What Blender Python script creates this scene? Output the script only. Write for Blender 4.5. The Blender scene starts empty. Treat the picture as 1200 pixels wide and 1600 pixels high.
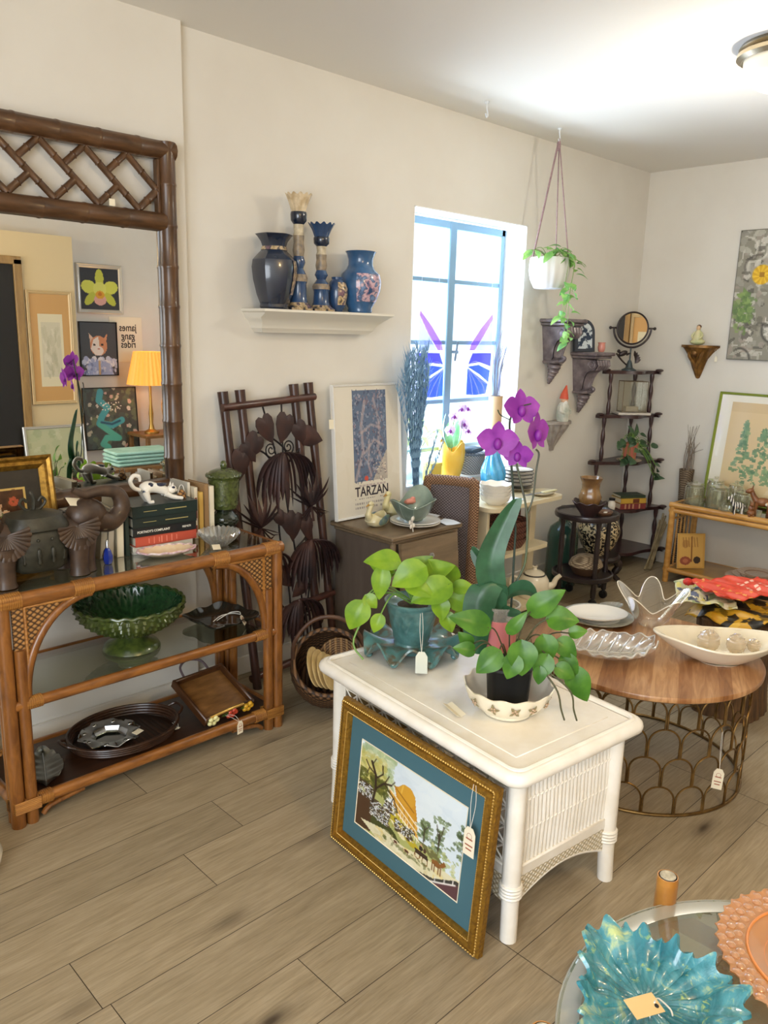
import bpy, math, random
import numpy as np
from mathutils import Vector as V, Matrix, noise as mnoise
PI = math.pi
COL = bpy.context.scene.collection
SC = bpy.context.scene
rnd = random.Random(7)
def lin(c):
    return tuple(x / 12.92 if x <= .04045 else ((x + .055) / 1.055) ** 2.4 for x in c)
def hexc(h):
    h = h.lstrip('#')
    return lin(tuple(int(h[i:i + 2], 16) / 255 for i in (0, 2, 4)))
# ------------------------------------------------------------------ materials
def _new(name):
    m = bpy.data.materials.new(name); m.use_nodes = True
    nt = m.node_tree; b = nt.nodes['Principled BSDF']
    return m, nt, b
def _n(nt, t, **kw):
    n = nt.nodes.new(t)
    for k, v in kw.items():
        if k in n.inputs: n.inputs[k].default_value = v
        else: setattr(n, k, v)
    return n
def coords(nt, scale=(1, 1, 1), rot=(0, 0, 0)):
    tc = _n(nt, 'ShaderNodeTexCoord'); mp = _n(nt, 'ShaderNodeMapping')
    mp.inputs['Scale'].default_value = scale; mp.inputs['Rotation'].default_value = rot
    nt.links.new(tc.outputs['Object'], mp.inputs['Vector'])
    return mp.outputs['Vector']
def mixc(nt, fac, a, b, mode='MIX'):
    n = _n(nt, 'ShaderNodeMix', data_type='RGBA', blend_type=mode)
    for s, val in ((n.inputs[0], fac), (n.inputs[6], a), (n.inputs[7], b)):
        if hasattr(val, 'is_output'): nt.links.new(val, s)
        elif isinstance(val, (int, float)): s.default_value = val
        else: s.default_value = (*val[:3], 1)
    return n.outputs[2]
def ramp(nt, fac, stops):
    r = _n(nt, 'ShaderNodeValToRGB'); e = r.color_ramp.elements
    while len(e) < len(stops): e.new(.5)
    for el, (p, c) in zip(e, stops):
        el.position = p; el.color = (*c[:3], 1) if not isinstance(c, (int, float)) else (c, c, c, 1)
    nt.links.new(fac, r.inputs[0]); return r.outputs[0]
def noise_out(nt, vec, scale, detail=4, rough=.55, dist=0):
    n = _n(nt, 'ShaderNodeTexNoise', Scale=scale, Detail=detail, Roughness=rough, Distortion=dist)
    nt.links.new(vec, n.inputs['Vector']); return n.outputs['Fac']
def set_bump(nt, b, h, strength=.3, dist=.002):
    bp = _n(nt, 'ShaderNodeBump', Strength=strength, Distance=dist)
    nt.links.new(h, bp.inputs['Height']); nt.links.new(bp.outputs['Normal'], b.inputs['Normal'])
def mat(name, col, rough=.5, metal=0, col2=None, scale=30, stretch=(1, 1, 1), bump=0, bdist=.002, coat=0, spec=.5, lo=.35, hi=.65, detail=4):
    """base colour with an optional second colour in soft procedural patches, and an optional bump"""
    m, nt, b = _new(name)
    c = hexc(col)
    b.inputs['Base Color'].default_value = (*c, 1); b.inputs['Roughness'].default_value = rough
    b.inputs['Metallic'].default_value = metal; b.inputs['Specular IOR Level'].default_value = spec
    if coat: b.inputs['Coat Weight'].default_value = coat; b.inputs['Coat Roughness'].default_value = .08
    if col2 or bump:
        f = noise_out(nt, coords(nt, stretch), scale, detail)
        if col2:
            nt.links.new(ramp(nt, f, [(lo, c), (hi, hexc(col2))]), b.inputs['Base Color'])
        if bump: set_bump(nt, b, f, bump, bdist)
    return m
def weave(name, col, col2, sx=120, sz=120, axis='X', rough=.6, depth=.004, strength=.8):
    """woven cane: two crossed wave fields, checker-alternated"""
    m, nt, b = _new(name); b.inputs['Roughness'].default_value = rough
    v = coords(nt)
    ck = _n(nt, 'ShaderNodeTexWave', Scale=sz / 20, bands_direction='Z'); nt.links.new(v, ck.inputs['Vector'])
    w2 = _n(nt, 'ShaderNodeTexWave', Scale=sx / 20, bands_direction=axis); nt.links.new(v, w2.inputs['Vector'])
    n = noise_out(nt, v, 60, 2)
    mul = _n(nt, 'ShaderNodeMath', operation='MULTIPLY')
    mx = _n(nt, 'ShaderNodeMath', operation='MAXIMUM')
    dif = _n(nt, 'ShaderNodeMath', operation='ABSOLUTE'); sub = _n(nt, 'ShaderNodeMath', operation='SUBTRACT')
    nt.links.new(ck.outputs['Fac'], sub.inputs[0]); nt.links.new(w2.outputs['Fac'], sub.inputs[1])
    nt.links.new(sub.outputs[0], dif.inputs[0])
    nt.links.new(dif.outputs[0], mul.inputs[0]); nt.links.new(n, mx.inputs[0]); mx.inputs[1].default_value = .55
    nt.links.new(mx.outputs[0], mul.inputs[1])
    nt.links.new(ramp(nt, mul.outputs[0], [(.05, hexc(col2)), (.45, hexc(col))]), b.inputs['Base Color'])
    set_bump(nt, b, mul.outputs[0], strength, depth)
    return m
def wood(name, c1, c2, stretch=(1, 14, 14), scale=6, rough=.4, coat=0, bump=.1, rings=False):
    m, nt, b = _new(name); b.inputs['Roughness'].default_value = rough
    if coat: b.inputs['Coat Weight'].default_value = coat; b.inputs['Coat Roughness'].default_value = .15
    v = coords(nt, stretch)
    f = noise_out(nt, v, scale, 6, .6, .4)
    nt.links.new(ramp(nt, f, [(.3, hexc(c2)), (.7, hexc(c1))]), b.inputs['Base Color'])
    set_bump(nt, b, f, bump, .001)
    return m
def thin_glass(name, tint='ffffff', rough=.02, gloss=1.0, rim=.25, density=0.0):
    """clear ware: mostly see-through, reflecting more where it turns away"""
    m = bpy.data.materials.new(name); m.use_nodes = True; nt = m.node_tree
    for n in list(nt.nodes): nt.nodes.remove(n)
    out = _n(nt, 'ShaderNodeOutputMaterial'); tr = _n(nt, 'ShaderNodeBsdfTransparent'); gl = _n(nt, 'ShaderNodeBsdfGlossy', Roughness=rough)
    tr.inputs['Color'].default_value = (*hexc(tint), 1)
    gl.inputs['Color'].default_value = (gloss, gloss, gloss, 1)
    lw = _n(nt, 'ShaderNodeLayerWeight', Blend=.35)
    mr = _n(nt, 'ShaderNodeMapRange'); mr.inputs['To Min'].default_value = .05; mr.inputs['To Max'].default_value = min(1, rim * 2.6)
    nt.links.new(lw.outputs['Facing'], mr.inputs['Value'])
    mx = _n(nt, 'ShaderNodeMixShader'); nt.links.new(mr.outputs[0], mx.inputs[0])
    nt.links.new(tr.outputs[0], mx.inputs[1]); nt.links.new(gl.outputs[0], mx.inputs[2])
    last = mx.outputs[0]
    if density:
        df = _n(nt, 'ShaderNodeBsdfDiffuse'); df.inputs['Color'].default_value = (*hexc(tint), 1)
        m2 = _n(nt, 'ShaderNodeMixShader'); m2.inputs[0].default_value = density
        nt.links.new(last, m2.inputs[1]); nt.links.new(df.outputs[0], m2.inputs[2]); last = m2.outputs[0]
    nt.links.new(last, out.inputs['Surface'])
    return m
def emis(name, col, strength, base=None):
    m, nt, b = _new(name)
    b.inputs['Base Color'].default_value = (*hexc(base or col), 1)
    b.inputs['Emission Color'].default_value = (*hexc(col), 1); b.inputs['Emission Strength'].default_value = strength
    return m
def art_mat(name, rough=.5, coat=0):
    m, nt, b = _new(name); a = _n(nt, 'ShaderNodeAttribute', attribute_name='paint')
    nt.links.new(a.outputs['Color'], b.inputs['Base Color']); b.inputs['Roughness'].default_value = rough
    if coat: b.inputs['Coat Weight'].default_value = coat; b.inputs['Coat Roughness'].default_value = .03
    return m
def leafmat(name, c1, c2, rough=.35, trans=.25):
    m, nt, b = _new(name); b.inputs['Roughness'].default_value = rough
    f = noise_out(nt, coords(nt), 18, 3)
    cc = ramp(nt, f, [(.35, hexc(c1)), (.65, hexc(c2))])
    nt.links.new(cc, b.inputs['Base Color'])
    if trans:
        t = _n(nt, 'ShaderNodeBsdfTranslucent'); nt.links.new(cc, t.inputs['Color'])
        mx = _n(nt, 'ShaderNodeMixShader'); mx.inputs[0].default_value = trans
        out = nt.nodes['Material Output']
        nt.links.new(b.outputs[0], mx.inputs[1]); nt.links.new(t.outputs[0], mx.inputs[2]); nt.links.new(mx.outputs[0], out.inputs['Surface'])
    return m
# ------------------------------------------------------------------ mesh building
class MB:
    def __init__(s): s.v = []; s.f = []; s.mi = []; s.m = 0; s.T = Matrix.Identity(4)
    def at(s, loc=(0, 0, 0), rot=(0, 0, 0), sc=(1, 1, 1)):
        from mathutils import Euler
        s.T = Matrix.Translation(V(loc)) @ Euler(rot, 'XYZ').to_matrix().to_4x4() @ Matrix.Diagonal((*sc, 1)); return s
    def add(s, vs, fs, mi=None):
        o = len(s.v); T = s.T
        s.v.extend([tuple(T @ V(p)) for p in vs]); s.f.extend([tuple(i + o for i in f) for f in fs]); s.mi.extend([s.m if mi is None else mi] * len(fs)); return s
    def box(s, c, d, b=0, rz=0):
        x, y, z = d[0] / 2, d[1] / 2, d[2] / 2; b = min(b, .49 * min(d))
        vs = []; fs = []
        if b <= 0:
            vs = [(i * x, j * y, k * z) for i in (-1, 1) for j in (-1, 1) for k in (-1, 1)]
            fs = [(0, 1, 3, 2), (4, 6, 7, 5), (0, 4, 5, 1), (2, 3, 7, 6), (0, 2, 6, 4), (1, 5, 7, 3)]
        else:
            idx = {}
            for i in (-1, 1):
                for j in (-1, 1):
                    for k in (-1, 1):
                        for a in range(3):
                            p = [i * (x - b), j * (y - b), k * (z - b)]
                            p[a] = (i * x, j * y, k * z)[a]
                            idx[i, j, k, a] = len(vs); vs.append(tuple(p))
            q = [(-1, -1), (1, -1), (1, 1), (-1, 1)]
            for sg in (-1, 1):
                for a in range(3):
                    f = []
                    for u, w in q:
                        t = [0, 0, 0]; t[a] = sg; t[(a + 1) % 3] = u; t[(a + 2) % 3] = w
                        f.append(idx[t[0], t[1], t[2], a])
                    fs.append(tuple(f if sg > 0 else f[::-1]))
            for a in range(3):
                for u in (-1, 1):
                    for w in (-1, 1):
                        e = []
                        for sg in (-1, 1):
                            t = [0, 0, 0]; t[a] = sg; t[(a + 1) % 3] = u; t[(a + 2) % 3] = w; e.append(tuple(t))
                        f = [idx[(*e[0], (a + 1) % 3)], idx[(*e[1], (a + 1) % 3)], idx[(*e[1], (a + 2) % 3)], idx[(*e[0], (a + 2) % 3)]]
                        fs.append(tuple(f if u * w < 0 else f[::-1]))
            for i in (-1, 1):
                for j in (-1, 1):
                    for k in (-1, 1):
                        f = [idx[i, j, k, a] for a in range(3)]
                        fs.append(tuple(f if i * j * k > 0 else f[::-1]))
        cz, sz = math.cos(rz), math.sin(rz)
        return s.add([(c[0] + p[0] * cz - p[1] * sz, c[1] + p[0] * sz + p[1] * cz, c[2] + p[2]) for p in vs], fs)
    def tube(s, pts, r, seg=8, closed=False, caps=True, flat=1.0):
        P = [V(p) for p in pts]; n = len(P)
        R = list(r) if isinstance(r, (list, tuple)) else [r] * n
        tang = []
        for i in range(n):
            a = P[(i - 1) % n] if (closed or i > 0) else P[i]; b = P[(i + 1) % n] if (closed or i < n - 1) else P[i]
            t = (b - a); tang.append(t.normalized() if t.length > 1e-9 else V((0, 0, 1)))
        up = V((0, 0, 1)) if abs(tang[0].z) < .9 else V((0, 1, 0))
        x = tang[0].cross(up).normalized(); vs = []
        for i in range(n):
            x = (x - tang[i] * x.dot(tang[i])); x = x.normalized() if x.length > 1e-6 else tang[i].orthogonal().normalized()
            y = tang[i].cross(x)
            for k in range(seg):
                a = 2 * PI * k / seg
                vs.append(tuple(P[i] + R[i] * (math.cos(a) * x + flat * math.sin(a) * y)))
        fs = []
        for i in range(n if closed else n - 1):
            j = (i + 1) % n
            for k in range(seg):
                l = (k + 1) % seg
                fs.append((i * seg + k, i * seg + l, j * seg + l, j * seg + k))
        if caps and not closed:
            fs.append(tuple(range(seg - 1, -1, -1))); fs.append(tuple((n - 1) * seg + k for k in range(seg)))
        return s.add(vs, fs)
    def cyl(s, p0, p1, r0, r1=None, seg=16, caps=True): return s.tube([p0, p1], [r0, r0 if r1 is None else r1], seg, caps=caps)
    def lathe(s, prof, seg=32, c=(0, 0, 0), fn=None, a0=0, a1=2 * PI):
        full = abs(a1 - a0 - 2 * PI) < 1e-6; ns = seg if full else seg + 1
        vs = []; rows = []
        for i, (r, z) in enumerate(prof):
            if r < 1e-7:
                rows.append([len(vs)] * ns); vs.append((c[0], c[1], c[2] + z)); continue
            row = []
            for k in range(ns):
                a = a0 + (a1 - a0) * k / seg
                rr, zz = (r, z) if fn is None else fn(a, i, r, z)
                row.append(len(vs)); vs.append((c[0] + rr * math.cos(a), c[1] + rr * math.sin(a), c[2] + zz))
            rows.append(row)
        fs = []
        for i in range(len(rows) - 1):
            A, B = rows[i], rows[i + 1]
            for k in range(ns if full else ns - 1):
                l = (k + 1) % ns
                q = []
                for t in (A[k], A[l], B[l], B[k]):
                    if t not in q: q.append(t)
                if len(q) > 2: fs.append(tuple(q))
        return s.add(vs, fs)
    def ell(s, c, r, seg=20, rings=12, rot=None, fn=None):
        from mathutils import Euler
        if isinstance(r, (int, float)): r = (r, r, r)
        Rm = Euler(rot, 'XYZ').to_matrix() if rot else None
        vs = []; rows = []
        for i in range(rings + 1):
            t = PI * i / rings; row = []
            for k in range(1 if i in (0, rings) else seg):
                a = 2 * PI * k / seg
                p = V((math.sin(t) * math.cos(a), math.sin(t) * math.sin(a), -math.cos(t)))
                if fn: p = p * fn(p)
                p = V((p.x * r[0], p.y * r[1], p.z * r[2]))
                if Rm: p = Rm @ p
                row.append(len(vs)); vs.append(tuple(p + V(c)))
            rows.append(row if len(row) > 1 else row * seg)
        fs = []
        for i in range(rings):
            for k in range(seg):
                l = (k + 1) % seg; q = []
                for t in (rows[i][k], rows[i][l], rows[i + 1][l], rows[i + 1][k]):
                    if t not in q: q.append(t)
                fs.append(tuple(q))
        return s.add(vs, fs)
    def grid(s, fn, nu, nv, cu=False, cv=False, thick=0):
        U = nu if cu else nu + 1; W = nv if cv else nv + 1
        P = [[V(fn(i / nu, j / nv)) for j in range(W)] for i in range(U)]
        fs = []
        def q(i, j): return (i % U) * W + (j % W)
        for i in range(nu):
            for j in range(nv): fs.append((q(i, j), q(i + 1, j), q(i + 1, j + 1), q(i, j + 1)))
        vs = [tuple(p) for r in P for p in r]
        if not thick: return s.add(vs, fs)
        nrm = []
        for i in range(U):
            for j in range(W):
                a = P[(i + 1) % U if cu else min(i + 1, U - 1)][j] - P[(i - 1) % U if cu else max(i - 1, 0)][j]
                b = P[i][(j + 1) % W if cv else min(j + 1, W - 1)] - P[i][(j - 1) % W if cv else max(j - 1, 0)]
                n = a.cross(b); nrm.append(n.normalized() if n.length > 1e-12 else V((0, 0, 1)))
        o = len(vs); vs2 = [tuple(V(p) - n * thick) for p, n in zip(vs, nrm)]
        f2 = [tuple(i + o for i in f[::-1]) for f in fs]; ed = []
        if not cv:
            for i in range(nu):
                for j, fl in ((0, 1), (nv, 0)):
                    a, b = q(i, j), q(i + 1, j); ed.append((a, a + o, b + o, b) if fl else (b, b + o, a + o, a))
        if not cu:
            for j in range(nv):
                for i, fl in ((0, 0), (nu, 1)):
                    a, b = q(i, j), q(i, j + 1); ed.append((a, a + o, b + o, b) if fl else (b, b + o, a + o, a))
        return s.add(vs + vs2, fs + f2 + ed)
    def prism(s, poly, h0, h1, plane='XY', mi=None):
        """extrude a 2D outline; plane XY -> along z, XZ -> along y, YZ -> along x"""
        def mp(u, w, h): return (u, w, h) if plane == 'XY' else (u, h, w) if plane == 'XZ' else (h, u, w)
        n = len(poly); vs = [mp(u, w, h0) for u, w in poly] + [mp(u, w, h1) for u, w in poly]
        fs = [tuple(range(n - 1, -1, -1)), tuple(range(n, 2 * n))] + [(i, (i + 1) % n, n + (i + 1) % n, n + i) for i in range(n)]
        return s.add(vs, fs, mi)
    def build(s, name, mats, parent=None, smooth=True, angle=42, loc=None):
        me = bpy.data.meshes.new(name); me.from_pydata(s.v, [], s.f)
        ms = mats if isinstance(mats, (list, tuple)) else [mats]
        for m in ms: me.materials.append(m)
        if len(ms) > 1: me.polygons.foreach_set('material_index', s.mi)
        me.polygons.foreach_set('use_smooth', [bool(smooth)] * len(me.polygons))
        import bmesh
        bm = bmesh.new(); bm.from_mesh(me); bmesh.ops.recalc_face_normals(bm, faces=bm.faces); bm.to_mesh(me); bm.free()
        if smooth: me.set_sharp_from_angle(angle=math.radians(angle))
        me.update()
        o = bpy.data.objects.new(name, me); COL.objects.link(o)
        if parent is not None: o.parent = parent
        if loc is not None: o.location = loc
        return o
def tag(o, label, cat, group=None, kind=None):
    if label: o['label'] = label
    if cat: o['category'] = cat
    if group: o['group'] = group
    if kind: o['kind'] = kind
    return o
def thing(name, label, cat, loc=(0, 0, 0), rz=0, group=None, rot=None):
    o = bpy.data.objects.new(name, None); o.empty_display_size = .05; COL.objects.link(o)
    o.location = loc; o.rotation_euler = rot if rot else (0, 0, rz)
    return tag(o, label, cat, group)
def struct(o): o['kind'] = 'structure'; return o
def copy_tree(o, parent=None, loc=None, rz=None, label=None):
    c = o.copy(); COL.objects.link(c)
    if parent is not None: c.parent = parent
    for ch in list(o.children): copy_tree(ch, c)
    if loc is not None: c.location = loc
    if rz is not None: c.rotation_euler = (0, 0, rz)
    if label: c['label'] = label
    return c
def text(body, name, size, m, parent, loc, rot, ext=.0004, sx=1, align='CENTER'):
    cu = bpy.data.curves.new(name, 'FONT'); cu.body = body; cu.size = size; cu.extrude = ext
    cu.offset = size * .014; cu.align_x = align; cu.align_y = 'CENTER'; cu.resolution_u = 3
    t = bpy.data.objects.new(name, cu); COL.objects.link(t)
    bpy.context.view_layer.update()
    me = bpy.data.meshes.new_from_object(t.evaluated_get(bpy.context.evaluated_depsgraph_get()))
    bpy.data.objects.remove(t)
    me.materials.clear(); me.materials.append(m); me.name = name
    o = bpy.data.objects.new(name, me); COL.objects.link(o)
    o.parent = parent; o.location = loc; o.rotation_euler = rot; o.scale = (sx, 1, 1)
    return o
def bez(pts, n=12):
    """smooth curve through points"""
    P = [V(p) for p in pts]; out = []
    for i in range(len(P) - 1):
        p0 = P[max(i - 1, 0)]; p1 = P[i]; p2 = P[i + 1]; p3 = P[min(i + 2, len(P) - 1)]
        for k in range(n):
            t = k / n
            out.append(.5 * ((2 * p1) + (p2 - p0) * t + (2 * p0 - 5 * p1 + 4 * p2 - p3) * t * t + (3 * p1 - p0 - 3 * p2 + p3) * t ** 3))
    out.append(P[-1]); return out
def lerp(a, b, t): return a + (b - a) * t
def leaf(mb, base, d, up, L, W, shape='heart', droop=.2, fold=.15, nu=10, nv=6):
    """one leaf blade: starts at base, runs along d, bends down by droop"""
    d = V(d).normalized(); up = V(up); side = d.cross(up)
    side = side.normalized() if side.length > 1e-5 else d.orthogonal().normalized(); up = side.cross(d).normalized()
    base = V(base)
    def wid(t):
        if shape == 'heart': return W * (math.sin(PI * min(1, t ** .62)) ** .8 if 0 < t < 1 else 0)
        if shape == 'strap': return W * (max(0, math.sin(PI * t ** .75)) ** .45)
        return W * max(0, math.sin(PI * t)) ** .9
    def fn(u, v):
        s = (v - .5) * 2; w = wid(u) * .5
        p = base + d * (L * u) + up * (-droop * L * u * u + fold * w * abs(s) + .04 * L * math.sin(u * PI)) + side * (w * s)
        if shape == 'heart' and u < .2: p = p - d * (L * .10 * abs(s) * (1 - u / .2))
        return p
    mb.grid(fn, nu, nv); return mb
# ------------------------------------------------------------------ painted pictures
class Canvas:
    """a small raster that is painted by the calls below and becomes a coloured mesh"""
    def __init__(s, w, h, col):
        s.w, s.h = w, h; s.a = np.zeros((h, w, 3)); s.a[:] = [int(col[i:i + 2], 16) / 255 for i in (0, 2, 4)]
        s.Y, s.X = np.mgrid[0:h, 0:w]; s.X = (s.X + .5) / w; s.Y = (s.Y + .5) / h; s.r = np.random.RandomState(3)
    def _c(s, col): return np.array([int(col[i:i + 2], 16) / 255 for i in (0, 2, 4)])
    def put(s, mask, col, al=1.0):
        m = (np.clip(mask, 0, 1) * al)[..., None]; s.a = s.a * (1 - m) + s._c(col) * m; return s
    def rect(s, x0, y0, x1, y1, col, al=1): return s.put(((s.X > x0) & (s.X < x1) & (s.Y > y0) & (s.Y < y1)) * 1., col, al)
    def ell(s, cx, cy, rx, ry, col, al=1, rot=0, soft=0):
        c, n = math.cos(rot), math.sin(rot); dx = (s.X - cx); dy = (s.Y - cy)
        d = np.sqrt(((dx * c + dy * n) / rx) ** 2 + ((-dx * n + dy * c) / ry) ** 2)
        return s.put((d < 1) * 1. if not soft else np.clip((1 - d) / soft, 0, 1), col, al)
    def poly(s, pts, col, al=1):
        ins = np.zeros_like(s.X, bool); n = len(pts)
        for i in range(n):
            x0, y0 = pts[i]; x1, y1 = pts[(i + 1) % n]
            if y0 == y1: continue
            c = ((s.Y >= min(y0, y1)) & (s.Y < max(y0, y1))); xi = x0 + (s.Y - y0) / (y1 - y0) * (x1 - x0)
            ins ^= c & (s.X < xi)
        return s.put(ins * 1., col, al)
    def line(s, pts, wd, col, al=1):
        asp = s.w / s.h; m = np.zeros_like(s.X)
        for (x0, y0), (x1, y1) in zip(pts[:-1], pts[1:]):
            dx, dy = (x1 - x0) * asp, y1 - y0; L = dx * dx + dy * dy + 1e-12
            t = np.clip(((s.X - x0) * asp * dx + (s.Y - y0) * dy) / L, 0, 1)
            d = np.hypot((s.X - x0) * asp - t * dx, (s.Y - y0) - t * dy); m = np.maximum(m, np.clip((wd - d) * s.h + .5, 0, 1))
        return s.put(m, col, al)
    def blobs(s, n, x0, y0, x1, y1, r0, r1, cols, al=.8, el=1.0):
        for _ in range(n):
            s.ell(s.r.uniform(x0, x1), s.r.uniform(y0, y1), s.r.uniform(r0, r1) * s.h / s.w, s.r.uniform(r0, r1) * el, cols[s.r.randint(len(cols))], al, s.r.uniform(0, 3))
        return s
    def mesh(s, name, m, W, H, parent=None, mtx=None):
        """upright picture in local XZ, centred, facing -Y"""
        w, h = s.w, s.h
        me = bpy.data.meshes.new(name)
        xs = (np.arange(w + 1) / w - .5) * W; zs = (.5 - np.arange(h + 1) / h) * H
        vs = [(x, 0, z) for z in zs for x in xs]
        fs = [(j * (w + 1) + i, (j + 1) * (w + 1) + i, (j + 1) * (w + 1) + i + 1, j * (w + 1) + i + 1) for j in range(h) for i in range(w)]
        if mtx is not None: vs = [tuple(mtx @ V(p)) for p in vs]
        me.from_pydata(vs, [], fs); me.materials.append(m)
        a = np.clip(s.a, 0, 1); L = np.where(a <= .04045, a / 12.92, ((a + .055) / 1.055) ** 2.4)
        at = me.color_attributes.new('paint', 'FLOAT_COLOR', 'CORNER')
        buf = np.ones((h * w, 4, 4), np.float32); buf[:, :, :3] = L.reshape(-1, 1, 3)
        at.data.foreach_set('color', buf.ravel())
        o = bpy.data.objects.new(name, me); COL.objects.link(o)
        if parent is not None: o.parent = parent
        return o
def frame_parts(parent, W, H, bw, bd, m, name='frame', prof=None, ridge=True, mats2=None):
    """picture frame border (one mesh) in local XZ, centred, front towards -Y; outer size W x H, back at y=0"""
    b = MB()
    pr = prof or [(0, 0), (0, -bd * .8), (bw * .18, -bd), (bw * .4, -bd * .75), (bw * .65, -bd * .9), (bw, -bd * .45), (bw, 0)]
    cs = [(-1, -1), (1, -1), (1, 1), (-1, 1)]
    vs = []
    for sx, sz in cs:
        for (i, d) in pr: vs.append((sx * (W / 2 - i), d, sz * (H / 2 - i)))
    n = len(pr); fs = []
    for k in range(4):
        l = (k + 1) % 4
        for i in range(n - 1): fs.append((k * n + i, l * n + i, l * n + i + 1, k * n + i + 1))
    b.add(vs, fs)
    return b.build(name, m, parent, angle=30)
def tagpart(parent, top, drop, m_card, m_str, size=(.028, .045), rot=(0, 0, 0), tilt=0, holder=None, mark=None):
    """paper price tag on a loop of string: string and card"""
    t = V(top); e = V(drop)
    b = MB(); b.tube(bez([t + V((.004, 0, 0)), (t + e) / 2 + V((.008, .002, .01)), e], 5), .0007, 5)
    b.tube(bez([t - V((.004, 0, 0)), (t + e) / 2 - V((.007, 0, -.008)), e], 5), .0007, 5)
    st = b.build('tag_string', m_str, parent)
    w, h = size; c = w * .25
    k = MB(); k.at(tuple(e), rot)
    k.prism([(-w / 2, -h), (w / 2, -h), (w / 2, -c), (w / 2 - c, 0.006), (-w / 2 + c, .006), (-w / 2, -c)], -.0006, .0006, 'XZ')
    k.m = 1; k.lathe([(0, -.0012), (w * .3, -.0012), (w * .34, 0)], 14) if False else None
    cd = k.build('price_tag', m_card, parent)
    if mark:
        q = MB(); q.at(tuple(e), rot)
        for zz, ww in ((-.36, .3), (-.6, .34), (-.75, .26)):
            q.box((0, -.0008, zz * h), (w * ww * 2, .0004, h * .05))
        q.tube([(w * .22 * math.cos(a), -.0009, -h * .25 + w * .22 * math.sin(a)) for a in np.linspace(0, 6.28, 12)[:-1]], .0006, 4, closed=True)
        q.build('tag_print', mark, cd)
    return cd
# ------------------------------------------------------------------ camera, world, lights
SC.view_settings.view_transform = 'Standard'; SC.view_settings.look = 'None'; SC.view_settings.gamma = 1
SC.view_settings.use_curve_mapping = False; SC.view_settings.exposure = -0.12
SC.render.film_transparent = False
SC.cycles.use_denoising = True
SC.cycles.max_bounces = 10; SC.cycles.transparent_max_bounces = 24; SC.cycles.glossy_bounces = 5; SC.cycles.diffuse_bounces = 5
SC.cycles.caustics_reflective = False; SC.cycles.caustics_refractive = False; SC.cycles.sample_clamp_indirect = 6
def camera():
 yaw, pitch, roll, f = .775517, .223091, .02643, 1247.6
 cy, sy, cp, sp = math.cos(yaw), math.sin(yaw), math.cos(pitch), math.sin(pitch)
 fwd = V((sy * cp, cy * cp, -sp)); r = V((cy, -sy, 0)); u = r.cross(fwd)
 r2 = math.cos(roll) * r + math.sin(roll) * u; u2 = -math.sin(roll) * r + math.cos(roll) * u
 cam = bpy.data.cameras.new('camera'); o = bpy.data.objects.new('camera', cam); COL.objects.link(o)
 m = Matrix((( r2.x, u2.x, -fwd.x, 0), (r2.y, u2.y, -fwd.y, 0), (r2.z, u2.z, -fwd.z, 1.6), (0, 0, 0, 1)))
 o.matrix_world = m
 cam.sensor_fit = 'VERTICAL'; cam.sensor_height = 36; cam.lens = f / 1600 * 36; cam.clip_start = .05
 SC.camera = o
camera()
w = bpy.data.worlds.new('sky'); SC.world = w; w.use_nodes = True
bg = w.node_tree.nodes['Background']; bg.inputs['Color'].default_value = (*hexc('e8f1ff'), 1); bg.inputs['Strength'].default_value = 3.4
def area(name, loc, rot, sx, sy, power, col, spread=None):
 l = bpy.data.lights.new(name, 'AREA'); l.shape = 'RECTANGLE'; l.size = sx; l.size_y = sy; l.energy = power; l.color = col
 if spread: l.spread = spread
 o = bpy.data.objects.new(name, l); COL.objects.link(o); o.location = loc; o.rotation_euler = rot; return o
def point(name, loc, power, col, r=.06):
 l = bpy.data.lights.new(name, 'POINT'); l.energy = power; l.color = col; l.shadow_soft_size = r
 o = bpy.data.objects.new(name, l); COL.objects.link(o); o.location = loc; return o
# daylight arriving through the small window and through the shop front left of the camera
area('window_daylight', (3.15, 3.5, 1.6), (-PI / 2, 0, math.radians(24)), 1.2, 1.7, 150, (.88, .94, 1))
area('sunlit_yard_bounce', (3.55, 3.75, .75), (-PI / 2 - .75, 0, 0), 1.6, .7, 88, (.93, .97, 1))
area('shopfront_daylight', (-1.72, -.5, 1.5), (0, -PI / 2, 0), 2.1, 2.6, 116, (.92, .97, 1))
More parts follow.
